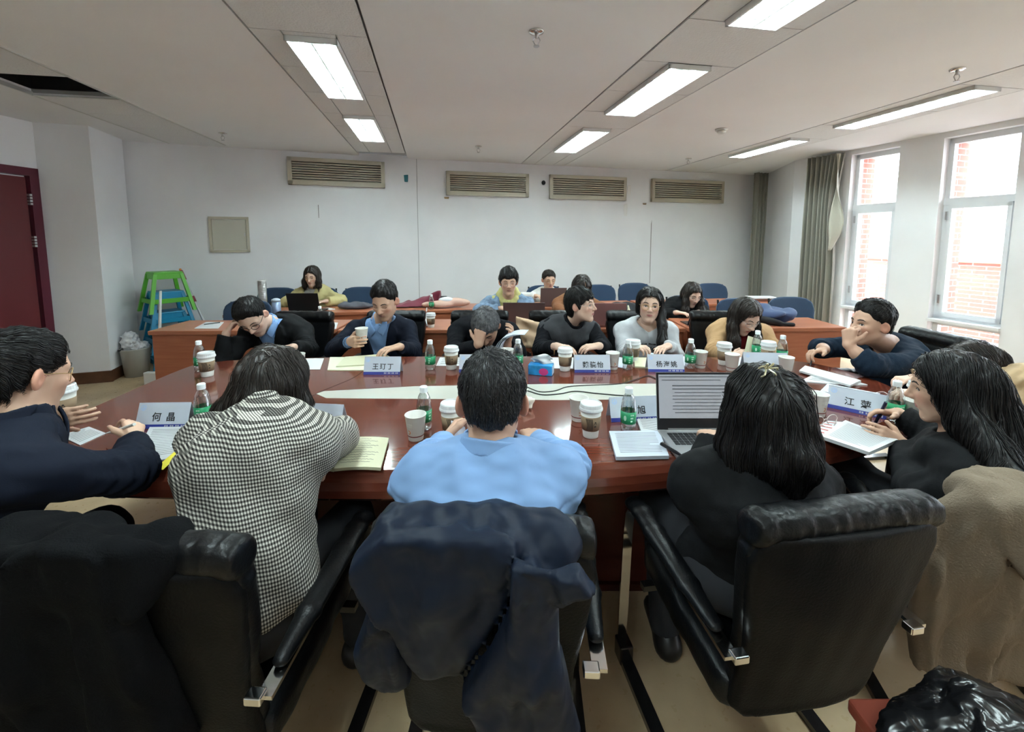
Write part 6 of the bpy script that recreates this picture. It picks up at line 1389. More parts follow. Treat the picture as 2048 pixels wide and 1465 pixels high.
            if dl: zf = min(min(pt[2] for pt in pts) for pts, _, _ in dl) + 0.02
            if not dl:
                def field(p, t):
                    q = s.loc(p); d = q - c0[None]; d /= np.linalg.norm(d, axis=1, keepdims=True) + 1e-6; d = d + np.array([0, 0.25 if style != 'short' else 0.05, -0.35 if style != 'short' else 0.0], np.float32)[None]; return d @ H.T
            else:
                pr = part or 0.0
                def field(p, t):
                    q = s.loc(p); d = np.zeros_like(p); d[:, 2] = -1.0; up = np.clip((q[:, 2] - 0.03) / 0.08, 0, 1)[:, None]; lat = np.tanh((q[:, 0] - pr) / 0.008)[:, None] * up * 1.3
                    return d + lat * H[:, 0][None] - up * 0.25 * H[:, 1][None] + wave * 30 * np.sin(p[:, 2:3] * 40 + p[:, 0:1] * 60) * H[:, 0][None]
            parts.append(strands(f, roots, field, blen or L, 12 if dl else 6, width, 0.005 if dl else (0.0035 if style in ('short', 'tied') else 0.006), seed, lift, zf))
        VV = np.concatenate([p[0] for p in parts]); FF = []; b = 0
        for p in parts: FF.append(p[1] + b); b += len(p[0])
        return obj('hair', fast_mesh(VV - s.org, np.concatenate(FF)), m, s.root)
    def glasses(s, m, r=0.021, th=0.0012, asp=0.88):
        H = s.HR.astype(float); w = lambda x, y, z: s.Hc + H @ (V3(x, y, z) * s.hs) - s.org
        g = obj('eyeglasses', join(*([tube([w(sg * 0.033 + r * math.cos(a), 0.094 - 0.02 * abs((sg * 0.033 + r * math.cos(a)) / 0.055) ** 2, -0.004 + r * asp * math.sin(a)) for a in np.linspace(0, 2 * math.pi, 20, endpoint=False)], th, 5, closed=True) for sg in (-1, 1)]
            + [tube([w(-0.012, 0.093, 0.0), w(0, 0.098, 0.003), w(0.012, 0.093, 0.0)], th, 5)] + [tube([w(sg * 0.054, 0.078, 0.002), w(sg * 0.070, 0.060, 0.004), w(sg * 0.080, -0.005, 0.006), w(sg * 0.080, -0.03, -0.012)], th, 5) for sg in (-1, 1)])), m, s.root, smooth=True)
        return g
M_DKTROUS = mat('dark_trousers', (0.014, 0.015, 0.019), 0.85); M_SHOE = mat('dark_shoe', (0.012, 0.011, 0.011), 0.4); M_JEANS = mat('jeans', (0.03, 0.045, 0.08), 0.85)
M_GOLD = mat('gold_wire', (0.55, 0.38, 0.18), 0.3, metal=0.8); M_DKFRAME = mat('dark_frame', (0.02, 0.018, 0.02), 0.3)

# ------------------------------------------------------------------ the people
M_BLKJKT = mat('black_jacket', (0.0055, 0.006, 0.007), 0.8, spec=0.2, bump=(300, 0.1), fold=(7, 0.5)); M_NVYJKT = mat('navy_jacket', (0.006, 0.009, 0.019), 0.8, spec=0.2, bump=(300, 0.1), fold=(7, 0.5))
M_BLSHIRT = mat('blue_shirt', (0.20, 0.36, 0.66), 0.6, bump=(60, 0.1)); M_PALESH = mat('pale_blue_shirt', (0.20, 0.33, 0.56), 0.65, spec=0.25, fold=(8, 0.5))
M_BLKKNIT = mat('black_knit', (0.005, 0.0055, 0.008), 0.9, spec=0.2, bump=(250, 0.3), fold=(8, 0.5)); M_VEST = mat('grey_vest', (0.048, 0.05, 0.055), 0.85, spec=0.2, bump=(200, 0.2), fold=(7, 0.6)); M_WHITETEE = mat('pale_grey_tee', (0.46, 0.47, 0.49), 0.8, bump=(90, 0.1), fold=(6, 0.6))
M_CAMEL = mat('camel_wool', (0.42, 0.25, 0.12), 0.9, bump=(200, 0.2), fold=(7, 0.6)); M_RED = mat('red_knit', (0.28, 0.012, 0.02), 0.85, bump=(200, 0.3)); M_NVYSW = mat('navy_sweatshirt', (0.008, 0.018, 0.034), 0.85, spec=0.2, bump=(200, 0.2), fold=(7, 0.6))
M_TANCOAT = mat('tan_coat', (0.47, 0.33, 0.19), 0.8, bump=(120, 0.1), fold=(7, 0.7)); M_YELJKT = mat('pale_yellow_jacket', (0.50, 0.43, 0.20), 0.85, bump=(150, 0.15), fold=(7, 0.6)); M_GREYKN = mat('grey_knit', (0.34, 0.33, 0.32), 0.9); M_DENIM = mat('denim', (0.17, 0.25, 0.36), 0.85, var=(25, 0.35), bump=(300, 0.2))
M_YELHOOD = mat('yellow_hoodie', (0.50, 0.47, 0.19), 0.85); M_WHITEKN = mat('white_knit', (0.66, 0.65, 0.62), 0.9, bump=(160, 0.2)); M_RUST = mat('rust_coat', (0.20, 0.075, 0.028), 0.85, bump=(150, 0.2), fold=(7, 0.6)); M_CHECK = check_mat('houndstooth', (0.025, 0.022, 0.02), (0.17, 0.16, 0.145), (0.62, 0.59, 0.52), 0.0088)
SK1, SK2, SK3 = (0.58, 0.36, 0.255), (0.63, 0.42, 0.32), (0.50, 0.30, 0.21)
GF, GN, GB = 'people along the far side of the table', 'people along the near side of the table', 'people at the desk rows'

def finish(p, tm=None): p.trousers(tm or M_DKTROUS, M_SHOE)
# --- dozing man
p = Fig('person in a black jacket dozing with head propped on a fist', (-1.67, 3.08), at(545, 650, 3.00), at(505, 636, 2.86), 197, 180, True, 42, 20, SK2, group=GF)
p.set_arm('R', at(452, 668, 2.78), 0, (0.35, 0.25, 0.75), (0.75, 0.4, -0.3), 0.75, elbow=at(436, 738, 2.72)); p.set_arm('L', at(588, 722, 2.64), 0, (-0.8, -0.4, 0), (0, 0, -1), 0.3, elbow=at(617, 706, 2.86))
p.build_body('closed'); p.top('shirt', M_BLSHIRT, 0.008, arms=False, collar='shirt', hem=0.5, seed=11); p.top('jacket', M_BLKJKT, 0.020, 0.95, 0.014, neck=0.012, vcut=(-0.27, 0.075), lapel=True, seed=12); p.hair(M_HAIR, 'short', 0.014, crown=(0.0, -0.07, 0.10), n=1200, strand=0.03, top=0.012, seed=4); p.glasses(M_DKFRAME, 0.022, 0.0017); finish(p)
# --- man drinking
p = Fig('person in a navy blazer looking down while holding up a paper cup', (-0.95, 3.12), at(760, 646, 3.04), at(769, 603, 2.94), 171, 180, True, 26, 0, SK1, group=GF)
p.set_arm('R', at(699, 684, 2.70), 0, (0.55, -0.55, 0.12), (0.8, 0.5, 0.0), 0.42, elbow=at(668, 700, 2.86)); p.set_arm('L', at(800, 718, 2.70), 0, (-0.6, -0.6, 0), (0, 0, -1), 0.3, elbow=at(826, 706, 2.92))
p.build_body('closed'); p.top('shirt', M_PALESH, 0.008, arms=False, collar='shirt', hem=0.5, seed=13); p.cuffs(M_PALESH, 'R', 0.036, 0.95); p.top('blazer', M_NVYJKT, 0.020, 0.92, 0.014, neck=0.014, vcut=(-0.36, 0.085), lapel=True, seed=14); p.hair(M_HAIR, 'short', 0.008, crown=(0, -0.05, 0.11), n=1200, strand=0.016, top=0.018, lift=0.4, seed=5, width=0.0014); finish(p)
_cp = at(724, 686, 2.66); paper_cup(_cp, 'paper cup raised in the hand of the man in a navy blazer', 0.0)
# --- bowed grey haired man
p = Fig('person with grey hair in black bowing the face onto a fist', (-0.26, 3.12), at(968, 648, 3.06), at(972, 656, 2.82), 176, 180, True, 50, 4, SK3, group=GF)
p.set_arm('R', at(958, 716, 2.70), 0, (0.1, 0.05, 1), (0.1, 1, 0), 1.0, elbow=at(908, 712, 2.88)); p.set_arm('L', at(1014, 714, 2.68), 0, (0.35, 0.0, 0.8), (-0.9, 0.1, 0.2), 0.55, elbow=at(1034, 712, 2.90))
p.build_body('closed'); p.top('sweater', M_BLKKNIT, 0.018, 0.93, 0.013, neck=0.006, seed=16); p.hair(M_HAIRG, 'crop', 0.010, crown=(0.0, -0.05, 0.11), n=2000, strand=0.035, seed=6, width=0.0015, top=0.01); finish(p)
b0 = at(1006, 716, 2.62)
def curl(off): return grid_sheet(lambda u, v: V3(-0.03 + 0.16 * v ** 1.6 * 1.0 - 0.03 * math.sin(v * 3) + off, -0.07 + 0.14 * u, 0.004 + 0.165 * math.sin(min(1, v * 1.05) * 1.45)), 4, 14, 0.0012)
cp = thing('curled_papers', 'sheaf of white papers curling up in the hand of the bowed man', 'papers', b0, R(-12))
for k in range(3): obj('paper_leaf', curl(0.012 * k), M_PAPERB, cp, smooth=True)
# --- speaking woman
p = Fig('person with short black hair in a grey vest, turned aside and speaking', (0.35, 3.12), at(1140, 646, 3.04), at(1163, 610, 2.95), 240, 186, False, -2, 0, SK2, group=GF)
p.set_arm('R', at(1112, 703, 2.68), 0, (0.85, -0.3, -0.1), (0.1, 0.2, -1), 0.3, elbow=at(1081, 706, 2.90)); p.set_arm('L', at(1198, 704, 2.69), 0, (-0.9, -0.15, -0.05), (-0.1, 0.2, -1), 0.35, elbow=at(1207, 700, 2.92))
p.gaze = 0.002; p.build_body('open'); p.top('sweater', M_BLKKNIT, 0.012, 0.86, 0.013, collar='turtle', seed=17); p.top('vest', M_VEST, 0.024, arms=False, neck=0.022, hem=0.45, seed=18, wr=0.006); p.hair(M_HAIR, 'fringe', 0.011, n=1500, strand=0.045, crown=(0, -0.05, 0.11), seed=7, width=0.0015, top=0.006); p.glasses(M_CLEAR); finish(p)
wr2 = at(1108, 702, 2.70) - p.org; obj('wristwatch', tube([wr2 + V3(0.0, 0.026 * math.cos(a), 0.026 * math.sin(a)) for a in np.linspace(0, 2 * math.pi, 14, endpoint=False)], 0.004, 6, closed=True), M_GOLD, p.root)
# --- woman with braid
p = Fig('person in a pale printed sweatshirt with a long black braid', (0.95, 3.12), at(1293, 648, 3.06), at(1299, 610, 2.98), 166, 176, False, 2, -3, SK2, group=GF, bulk=1.05)
p.set_arm('R', at(1266, 712, 2.70), 0, (0.5, -0.6, 0.1), (0.2, 0.0, -1), 0.6, elbow=at(1250, 712, 2.92)); p.set_arm('L', at(1336, 720, 2.74), 0, (-0.7, -0.6, 0), (0, 0, -1), 0.3, elbow=at(1350, 712, 2.94))
p.gaze = -0.003; p.build_body('open', chest=True); p.top('sweatshirt', M_WHITETEE, 0.016, 0.97, 0.013, neck=0.026, neckdrop=0.03, seed=19)
p.hair(M_HAIR, 'long', 0.012, drops=[([(-0.05, -0.02, 0.02), (-0.072, -0.01, -0.06), (-0.085, 0.04, -0.13), (-0.085, 0.09, -0.24), (-0.075, 0.12, -0.34)], [0.04, 0.036, 0.028, 0.033, 0.02]), ([(0.06, -0.01, 0.02), (0.074, -0.02, -0.05)], [0.022, 0.014])], n=800, blen=0.18, seed=8, part=0.0); p.glasses(M_GOLD, 0.024, 0.0019); finish(p)
# print on the sweatshirt
fr = p.spine[2] + p.Fw * 0.0; 
def on_chest(x, z):
    y = np.linspace(0.30, 0.02, 160).astype(np.float32); pts = (p.N + p.Ri * x - p.U * 0.0)[None] + p.Fw[None] * y[:, None] + p.U[None] * z; d = smin(p.torso(pts.astype(np.float32)) - 0.016, p.shoulders(pts.astype(np.float32), 0.0128), 0.05); i = int(np.argmax(d < 0)); return pts[i] + p.Fw * 0.009 - p.org
for s_, px, pz, sz in (('YOUNG', 0.028, -0.150, 0.048),):
    me = text_mesh(s_, sz, 0.0005); vv = [on_chest(px - v.co.x, pz + v.co.y) for v in me.vertices]
    for v, q in zip(me.vertices, vv): v.co = Vector(q)
    me.materials.clear(); me.materials.append(M_INK); obj('shirt_print', me, None, p.root)
obj('shirt_print', join(*[tube([on_chest(a, -0.105), on_chest(a - 0.022, -0.105), on_chest(a - 0.044, -0.105)], [0.005, 0.0016, 0.005], 6) for a in (0.06, 0.0)]), M_INK, p.root)
# --- woman in camel
p = Fig('person in a camel coat and red turtleneck reading a pale card', (1.61, 3.10), at(1485, 654, 3.04), at(1491, 634, 2.89), 194, 178, False, 32, -6, SK2, group=GF)
p.set_arm('R', at(1462, 716, 2.70), 0, (0.65, -0.25, 0.35), (0.3, 0.5, -0.7), 0.5, elbow=at(1430, 704, 2.88)); p.set_arm('L', at(1535, 722, 2.74), 0, (-0.7, -0.6, 0), (0, 0, -1), 0.3, elbow=at(1546, 702, 2.94))
p.build_body('closed'); p.top('sweater', M_RED, 0.010, arms=False, collar='turtle', hem=0.5, seed=20); p.top('coat', M_CAMEL, 0.024, 0.9, 0.016, neck=0.02, vcut=(-0.34, 0.095), lapel=True, seed=21)
p.hair(M_HAIRB, 'long', 0.012, drops=[([(0.06, -0.02, 0.02), (0.088, -0.01, -0.07), (0.092, 0.01, -0.16), (0.085, 0.02, -0.235)], [0.030, 0.034, 0.038, 0.028]), ([(-0.06, -0.02, 0.02), (-0.088, -0.01, -0.07), (-0.092, 0.0, -0.15), (-0.08, 0.01, -0.21)], [0.030, 0.034, 0.036, 0.026]), ([(0, -0.07, 0.0), (0, -0.09, -0.12)], [0.06, 0.05])], n=1000, blen=0.20, seed=9, part=0.0); p.glasses(M_CLEAR); finish(p)
a, b, c, d = at(1487, 712, 2.66), at(1514, 712, 2.70), at(1521, 680, 2.74), at(1496, 672, 2.72); cc = (a + b) / 2
cd_ = thing('pale_card', 'pale yellow folded card held up before the camel coat', 'card', cc); n_ = unit(np.cross(b - a, d - a)) * 0.002
obj('card_leaf', ([q - cc for q in (a, b, c, d)] + [q - cc + n_ for q in (a, b, c, d)], [(0, 1, 2, 3), (7, 6, 5, 4), (0, 4, 5, 1), (1, 5, 6, 2), (2, 6, 7, 3), (3, 7, 4, 0)]), M_CREAM, cd_)
# --- thinking man at the window end
p = Fig('person in a navy sweatshirt with a fist at the mouth, writing', (2.28, 2.54), at(1778, 694, 2.48), at(1740, 648, 2.43), 92, 92, True, 0, 0, SK3, group='people at the window end of the table', vox=0.004, tuck=0.14)
p.set_arm('L', at(1695, 722, 2.30), 0, (0.05, 0.1, 1), (0.8, 0.35, 0), 1.25, elbow=at(1735, 782, 2.24)); p.set_arm('R', at(1648, 734, 2.52), (0.4, 0.9, -0.3), (-0.95, -0.1, -0.12), (0.1, -0.3, -1), 0.55)
p.gaze = 0.0; p.build_body('open'); p.top('sweatshirt', M_NVYSW, 0.020, 0.52, 0.016, neck=0.006, seed=22, vox=0.007); p.hair(M_HAIR, 'short', 0.013, crown=(0, -0.06, 0.10), n=1500, strand=0.026, top=0.014, seed=10, lift=0.2); finish(p, M_JEANS)
a, b = at(1619, 737, 2.46), at(1631, 697, 2.50); pn = thing('pen', 'black pen upright in the writing hand of the thinking man', 'pen', a); obj('barrel', tube([(b - a) * 0.1, b - a], 0.0045, 8), M_PEN, pn); obj('tip', tube([V3(0, 0, 0), (b - a) * 0.1], [0.001, 0.004], 8), M_CHROME, pn)
# --- woman in tan coat
p = Fig('person in a tan coat with tousled brown hair, face hidden', (2.25, 1.81), at(1972, 800, 1.96), at(1938, 742, 1.93), 82, 74, False, 12, 0, SK2, group='people at the window end of the table', bulk=1.1)
p.set_arm('L', at(1842, 800, 1.83), 0, (-0.9, 0.2, 0), (0, 0, -1), 0.6, elbow=(2.14, 1.72, 0.80)); p.set_arm('R', at(1825, 785, 2.03), 0, (-0.9, -0.1, 0), (0, 0, -1), 0.6, elbow=(2.12, 2.00, 0.80))
p.build_body(None); p.top('coat', M_TANCOAT, 0.028, 0.95, 0.020, neck=0.012, collar='coat', seed=23, wr=0.007, fold=0.007); p.hair(M_HAIRB, 'long', 0.020, drops=[([(0, -0.07, 0.03), (0, -0.10, -0.04), (0, -0.11, -0.10)], [0.075, 0.06, 0.03]), ([(-0.065, -0.02, 0.02), (-0.075, -0.02, -0.07)], [0.04, 0.025])], n=1800, blen=0.14, seed=12, wave=0.004, width=0.0016); finish(p)
# --- woman in black with pen
p = Fig('person with long straight black hair in black, holding a pen over a report', (1.44, 1.33), at(1893, 776, 1.40) + V3(0.04, -0.02, -0.19), at(1893, 776, 1.40), 50, 50, False, 12, 0, SK1, group=GN, vox=0.004, sw=0.14, bulk=0.88, tuck=0.14, lyaw=-12)
p.set_arm('R', at(1795, 862, 1.62), 0, (-0.9, 0.12, 0.08), (-0.2, -0.35, -0.9), [0.25, 0.45, 0.5, 0.5], elbow=at(1880, 900, 1.50)); p.set_arm('L', at(1808, 920, 1.50), 0, (-0.7, 0.35, 0.35), (0.3, 0.7, -0.4), 0.4, elbow=at(1835, 985, 1.30))
p.gaze = 0.0; p.build_body('open'); p.top('jacket', M_BLKJKT, 0.020, 0.93, 0.016, neck=0.010, seed=24, vox=0.007, fold=0.006)
p.hair(M_HAIR, 'long', 0.013, drops=[([(0, -0.06, 0.02), (0, -0.10, -0.08), (-0.05, -0.165, -0.2), (-0.07, -0.185, -0.30)], [0.085, 0.080, 0.075, 0.05]), ([(-0.06, 0.0, 0.02), (-0.09, -0.045, -0.08), (-0.17, -0.135, -0.2), (-0.185, -0.15, -0.30)], [0.035, 0.05, 0.06, 0.042]), ([(0.06, 0.0, 0.02), (0.078, -0.02, -0.08), (0.08, -0.06, -0.2)], [0.032, 0.038, 0.035])], n=3000, blen=0.30, seed=13, part=0.01, width=0.0016, vox=0.0045); finish(p)
a, b = at(1750, 848, 1.63), at(1772, 805, 1.60); pn = thing('pen', 'dark blue pen in the fingers over the thick report', 'pen', a - V3(0, 0, 0)); dd = (b - a); obj('barrel', tube([-dd * 0.6, dd], 0.0055, 8), mat('pen_navy', (0.015, 0.02, 0.06), 0.3), pn); obj('clip', tube([dd * 0.3 + V3(0.006, -0.003, 0), dd * 0.9 + V3(0.006, -0.003, 0)], 0.0012, 5), M_CHROME, pn)
# --- woman with hair clip
p = Fig('person in a black jacket with wavy long hair and a pearly clip, seen from behind', (0.66, 1.17), at(1508, 930, 1.10), at(1520, 822, 1.13), 4, 0, False, 12, 0, SK1, group=GN, vox=0.005, sw=0.15, clr=0.02, tuck=0.12)
p.set_arm('L', at(1425, 905, 1.36), 0, (0.2, 1, -0.1), (0, 0, -1), 0.35, elbow=at(1386, 1000, 1.24)); p.set_arm('R', at(1500, 890, 1.38), 0, (-0.1, 1, -0.1), (0, 0, -1), 0.35, elbow=at(1638, 982, 1.26))
p.build_body(None); p.top('jacket', M_BLKJKT, 0.022, 0.95, 0.017, neck=0.012, hem=0.44, seed=25, vox=0.007, fold=0.006)
p.hair(M_HAIR, 'long', 0.014, drops=[([(0, -0.06, 0.02), (0, -0.085, -0.08), (0.0, -0.095, -0.155)], [0.086, 0.085, 0.055]), ([(-0.06, -0.01, 0.0), (-0.082, -0.03, -0.09), (-0.09, -0.05, -0.15)], [0.038, 0.045, 0.03]), ([(0.06, -0.01, 0.0), (0.082, -0.03, -0.09), (0.09, -0.05, -0.16)], [0.038, 0.045, 0.032])], n=2800, blen=0.20, seed=14, part=-0.012, width=0.0015, wave=0.005, vox=0.0045); finish(p)
cl = at(1534, 738, 1.065) - p.org; M_PEARL = mat('pearl_gold', (0.70, 0.66, 0.45), 0.25, metal=0.5)
clp = obj('hair_clip', join(*[tube(spline([cl + V3(dx * 0.2, 0, 0), cl + V3(dx, -0.012, dz), cl + V3(dx * 1.3, -0.004, dz - 0.008)], 5), [0.0022] * 11, 6) for dx, dz in ((-0.018, 0.010), (-0.006, 0.016), (0.008, 0.017), (0.018, 0.006), (0.015, -0.010), (-0.012, -0.012))]), M_PEARL, p.root)
# --- man in blue shirt
p = Fig('person in a light blue shirt with cropped dark hair, seen from behind', (-0.06, 1.09), at(978, 915, 1.06), at(985, 802, 1.12), 1, 0, True, 12, 0, SK3, group=GN, vox=0.004, sw=0.178, clr=0.002)
p.set_arm('L', at(888, 925, 1.38), 0, (0.2, 1, 0.15), (0.8, 0, -0.5), 0.5, elbow=(-0.265, 1.235, 0.80)); p.set_arm('R', at(1075, 920, 1.38), 0, (-0.2, 1, 0), (0, 0, -1), 0.4, elbow=(0.15, 1.235, 0.80))
p.build_body(None); p.top('shirt', M_PALESH, 0.020, 0.95, 0.018, neck=0.006, collar='shirt', hem=0.45, seed=26, vox=0.006, yoke=True, wr=0.005, fold=0.007); p.hair(M_HAIRS, 'short', 0.010, crown=(-0.012, -0.045, 0.115), n=3200, strand=0.02, seed=15, lift=0.15, width=0.0012, vox=0.0045, top=0.01); finish(p)
hp_ = [at(903, 915, 1.42), at(932, 915, 1.46), at(930, 848, 1.50), at(902, 842, 1.46)]; hp_ = [V3(q[0], q[1], max(q[2], TZ + 0.004)) for q in hp_]; hc = (hp_[0] + hp_[1]) / 2
t = thing('held_paper', 'white sheet held upright by the man in the blue shirt', 'paper', hc); n_ = V3(0, 0.002, 0); obj('page', ([q - hc for q in hp_] + [q - hc + n_ for q in hp_], [(0, 1, 2, 3), (7, 6, 5, 4), (0, 4, 5, 1), (1, 5, 6, 2), (2, 6, 7, 3), (3, 7, 4, 0)]), M_PAPERB, t)
sheet('document_stack', [(1000, 948), (1046, 946), (1044, 898), (1005, 900)], M_PAPER, 'cream edged papers before the man in blue', 'document', th=0.008, lines=8)
# --- woman in houndstooth
p = Fig('person in a houndstooth jacket bent over the table, dark hair falling forward', (-0.71, 1.04), at(528, 838, 1.25), at(548, 772, 1.40), -8, -6, False, 50, 0, SK1, group=GN, vox=0.005, sw=0.165, bulk=1.08, clr=0.016)
p.set_arm('R', V3(*at(646, 930, 1.235)[:2], 0.815), 0, (-0.45, -0.3, -0.55), (-0.3, 0.6, -0.2), [0.35, 0.4, 0.45, 0.5], elbow=at(680, 922, 1.40)); p.set_arm('L', at(470, 905, 1.50), 0, (0.4, 0.9, 0), (0, 0, -1), 0.3, elbow=at(398, 915, 1.36))
p.build_body(None); p.top('jacket', M_CHECK, 0.024, 0.93, 0.017, neck=0.012, hem=0.44, seed=27, vox=0.007, wr=0.004, fold=0.006, collar='coat')
p.hair(M_HAIRB, 'long', 0.014, drops=[([(0, -0.06, 0.03), (0, -0.10, -0.02), (0.0, -0.125, -0.075)], [0.085, 0.07, 0.035]), ([(-0.06, -0.01, 0.02), (-0.10, -0.02, -0.03), (-0.145, -0.05, -0.075), (-0.185, -0.07, -0.10)], [0.05, 0.05, 0.035, 0.012]), ([(0.06, -0.01, 0.02), (0.085, -0.01, -0.05), (0.10, -0.03, -0.10)], [0.05, 0.045, 0.02])], n=2600, blen=0.17, seed=16, part=0.0, width=0.0016, wave=0.004, vox=0.0045); finish(p)
# --- woman in navy suit
p = Fig('person in a navy suit and glasses with tied hair, writing while holding a cup', (-1.52, 0.98), at(42, 858, 1.09), at(52, 748, 1.14), -15, -40, False, 14, 0, SK1, group=GN, vox=0.004, sw=0.17, bulk=1.05, clr=0.012)
p.set_arm('R', at(268, 898, 1.40), 0, (-0.35, 0.45, 0.32), (-0.55, -0.1, -0.7), [0.55, 0.65, 0.7, 0.7], elbow=at(262, 945, 1.17)); p.set_arm('L', at(92, 838, 1.40), (-0.7, 0.3, -0.6), (0.95, 0.12, 0.05), (0.05, 1, 0.05), 0.28)
p.gaze = 0.0; p.build_body('open'); p.top('jacket', M_NVYJKT, 0.022, 0.95, 0.018, neck=0.012, collar='coat', seed=28, vox=0.007, fold=0.008, wr=0.005); p.hair(M_HAIR, 'tied', 0.010, crown=(0, -0.09, 0.04), n=1800, strand=0.07, seed=17, width=0.0014, extra=lambda q: ell(q, (0, -0.125, -0.03), (0.035, 0.03, 0.045))); p.glasses(M_GOLD, 0.023); finish(p)
coffee(at(128, 842, 1.47), 'takeaway coffee cup held by the woman in the navy suit', 0.4)
a, b = at(243, 858, 1.42), at(214, 868, 1.50); pn = thing('pen', 'white pen in the hand of the woman in navy', 'pen', a); obj('barrel', tube([V3(0, 0, 0) - (b - a) * 0.8, (b - a)], 0.0048, 8), M_WHITEPL, pn); obj('tip', tube([(b - a), (b - a) * 1.15], [0.004, 0.001], 8), M_PEN, pn)
# --- desk rows
p = Fig('person in a pale yellow jacket typing at the wall desk', (-2.46, 5.24), at(625, 583, 5.18), at(624, 553, 5.10), 180, 180, False, 16, 0, SK2, group=GB, bulk=1.2, sw=0.19, pz=0.605)
p.set_arm('R', at(598, 615, 4.86), (-1, 0.3, -0.4), (0.5, -0.7, 0), (0, 0, -1), 0.3); p.set_arm('L', at(652, 615, 4.86), (1, 0.3, -0.4), (-0.5, -0.7, 0), (0, 0, -1), 0.3)
p.build_body('closed'); p.top('sweater', M_GREYKN, 0.010, arms=False, collar='turtle', hem=0.5, seed=31, vox=0.009); p.top('jacket', M_YELJKT, 0.026, 0.92, 0.026, neck=0.012, vcut=(-0.35, 0.055), lapel=True, seed=32, vox=0.009); p.hair(M_HAIRB, 'long', 0.012, drops=[([(0.06, 0.0, 0.02), (0.078, 0.01, -0.06), (0.082, 0.02, -0.115)], [0.03, 0.036, 0.03]), ([(-0.06, 0.0, 0.02), (-0.078, 0.01, -0.06), (-0.085, 0.02, -0.115)], [0.03, 0.036, 0.03]), ([(0, -0.07, 0.0), (0, -0.08, -0.10)], [0.07, 0.06])], n=500, blen=0.14, seed=33, part=0.0, width=0.002); p.glasses(M_GOLD, 0.022, 0.0014); finish(p)
p = Fig('person in a denim jacket over a yellow hoodie at a bronze laptop', (-0.07, 4.32), at(1017, 598, 4.24), at(1017, 564, 4.15), 184, 180, True, 10, 0, SK1, group=GB, bulk=1.02, pz=0.605)
p.set_arm('R', at(1004, 650, 3.95), (-1, 0.3, -0.4), (0.5, -0.7, 0), (0, 0, -1), 0.3); p.set_arm('L', at(1050, 648, 3.97), 0, (-0.5, -0.7, 0), (0, 0, -1), 0.3, elbow=(0.16, 4.14, 0.79))
p.build_body('closed'); p.top('hoodie', M_YELHOOD, 0.010, arms=False, collar='hood', hem=0.5, seed=34, vox=0.009); p.top('denim_jacket', M_DENIM, 0.024, 0.95, 0.022, neck=0.03, vcut=(-0.42, 0.085), lapel=True, seed=35, vox=0.009, wr=0.006); p.hair(M_HAIR, 'crop', 0.015, crown=(0.02, -0.04, 0.11), n=1100, strand=0.032, seed=36, lift=0.25, wave=0.003, top=0.012, width=0.002); p.glasses(M_CLEAR, 0.022); finish(p)
p = Fig('person in a white cardigan and gold glasses behind a brown laptop', (0.40, 5.46), at(1094, 586, 5.42), at(1098, 560, 5.36), 192, 180, False, 12, 0, SK1, group=GB, pz=0.605)
p.set_arm('R', at(1072, 617, 5.10), (-1, 0.3, -0.4), (0.5, -0.7, 0), (0, 0, -1), 0.3); p.set_arm('L', at(1116, 618, 5.12), (1, 0.3, -0.4), (-0.5, -0.7, 0), (0, 0, -1), 0.3)
p.build_body('closed'); p.top('cardigan', M_WHITEKN, 0.018, 0.9, 0.018, collar='turtle', seed=37, vox=0.009); p.hair(M_HAIRB, 'tied', 0.010, n=400, strand=0.06, seed=38, width=0.002, extra=lambda q: ell(q, (0, -0.115, -0.05), (0.04, 0.04, 0.06))); p.glasses(M_GOLD, 0.023, 0.0016); finish(p)
p = Fig('person in a rust brown coat with long dark hair, head bent', (0.60, 4.36), at(1152, 600, 4.32), at(1163, 576, 4.20), 190, 182, False, 34, -5, SK1, group=GB, bulk=1.1, pz=0.605)
p.set_arm('R', at(1134, 645, 3.96), 0, (0.5, -0.7, 0), (0, 0, -1), 0.3, elbow=(0.43, 4.16, 0.79)); p.set_arm('L', at(1212, 645, 4.02), (1, 0.3, -0.4), (-0.5, -0.7, 0), (0, 0, -1), 0.3)
p.build_body('closed'); p.top('coat', M_RUST, 0.026, 0.92, 0.022, neck=0.012, seed=39, vox=0.009); p.hair(M_HAIRB, 'long', 0.012, drops=[([(0.06, 0.0, 0.02), (0.085, 0.02, -0.06), (0.13, 0.03, -0.15), (0.16, 0.03, -0.21)], [0.036, 0.042, 0.045, 0.03]), ([(-0.06, 0.0, 0.02), (-0.075, 0.02, -0.08), (-0.07, 0.05, -0.16)], [0.03, 0.026, 0.018]), ([(0, -0.07, 0.0), (0, -0.08, -0.14)], [0.07, 0.06])], n=600, blen=0.2, seed=40, part=0.0, width=0.002); p.glasses(M_GOLD, 0.022, 0.0014); finish(p)
p = Fig('person in black with long dark hair looking at a tablet', (1.74, 4.40), at(1372, 609, 4.44), at(1384, 590, 4.32), 192, 182, False, 24, -4, SK2, group=GB, pz=0.605)
p.set_arm('R', at(1352, 648, 4.05), (-1, 0.3, -0.4), (0.7, -0.5, 0), (0, 0, -1), 0.3); p.set_arm('L', at(1396, 646, 4.1), (1, 0.3, -0.4), (-0.5, -0.7, 0), (0, 0, -1), 0.3)
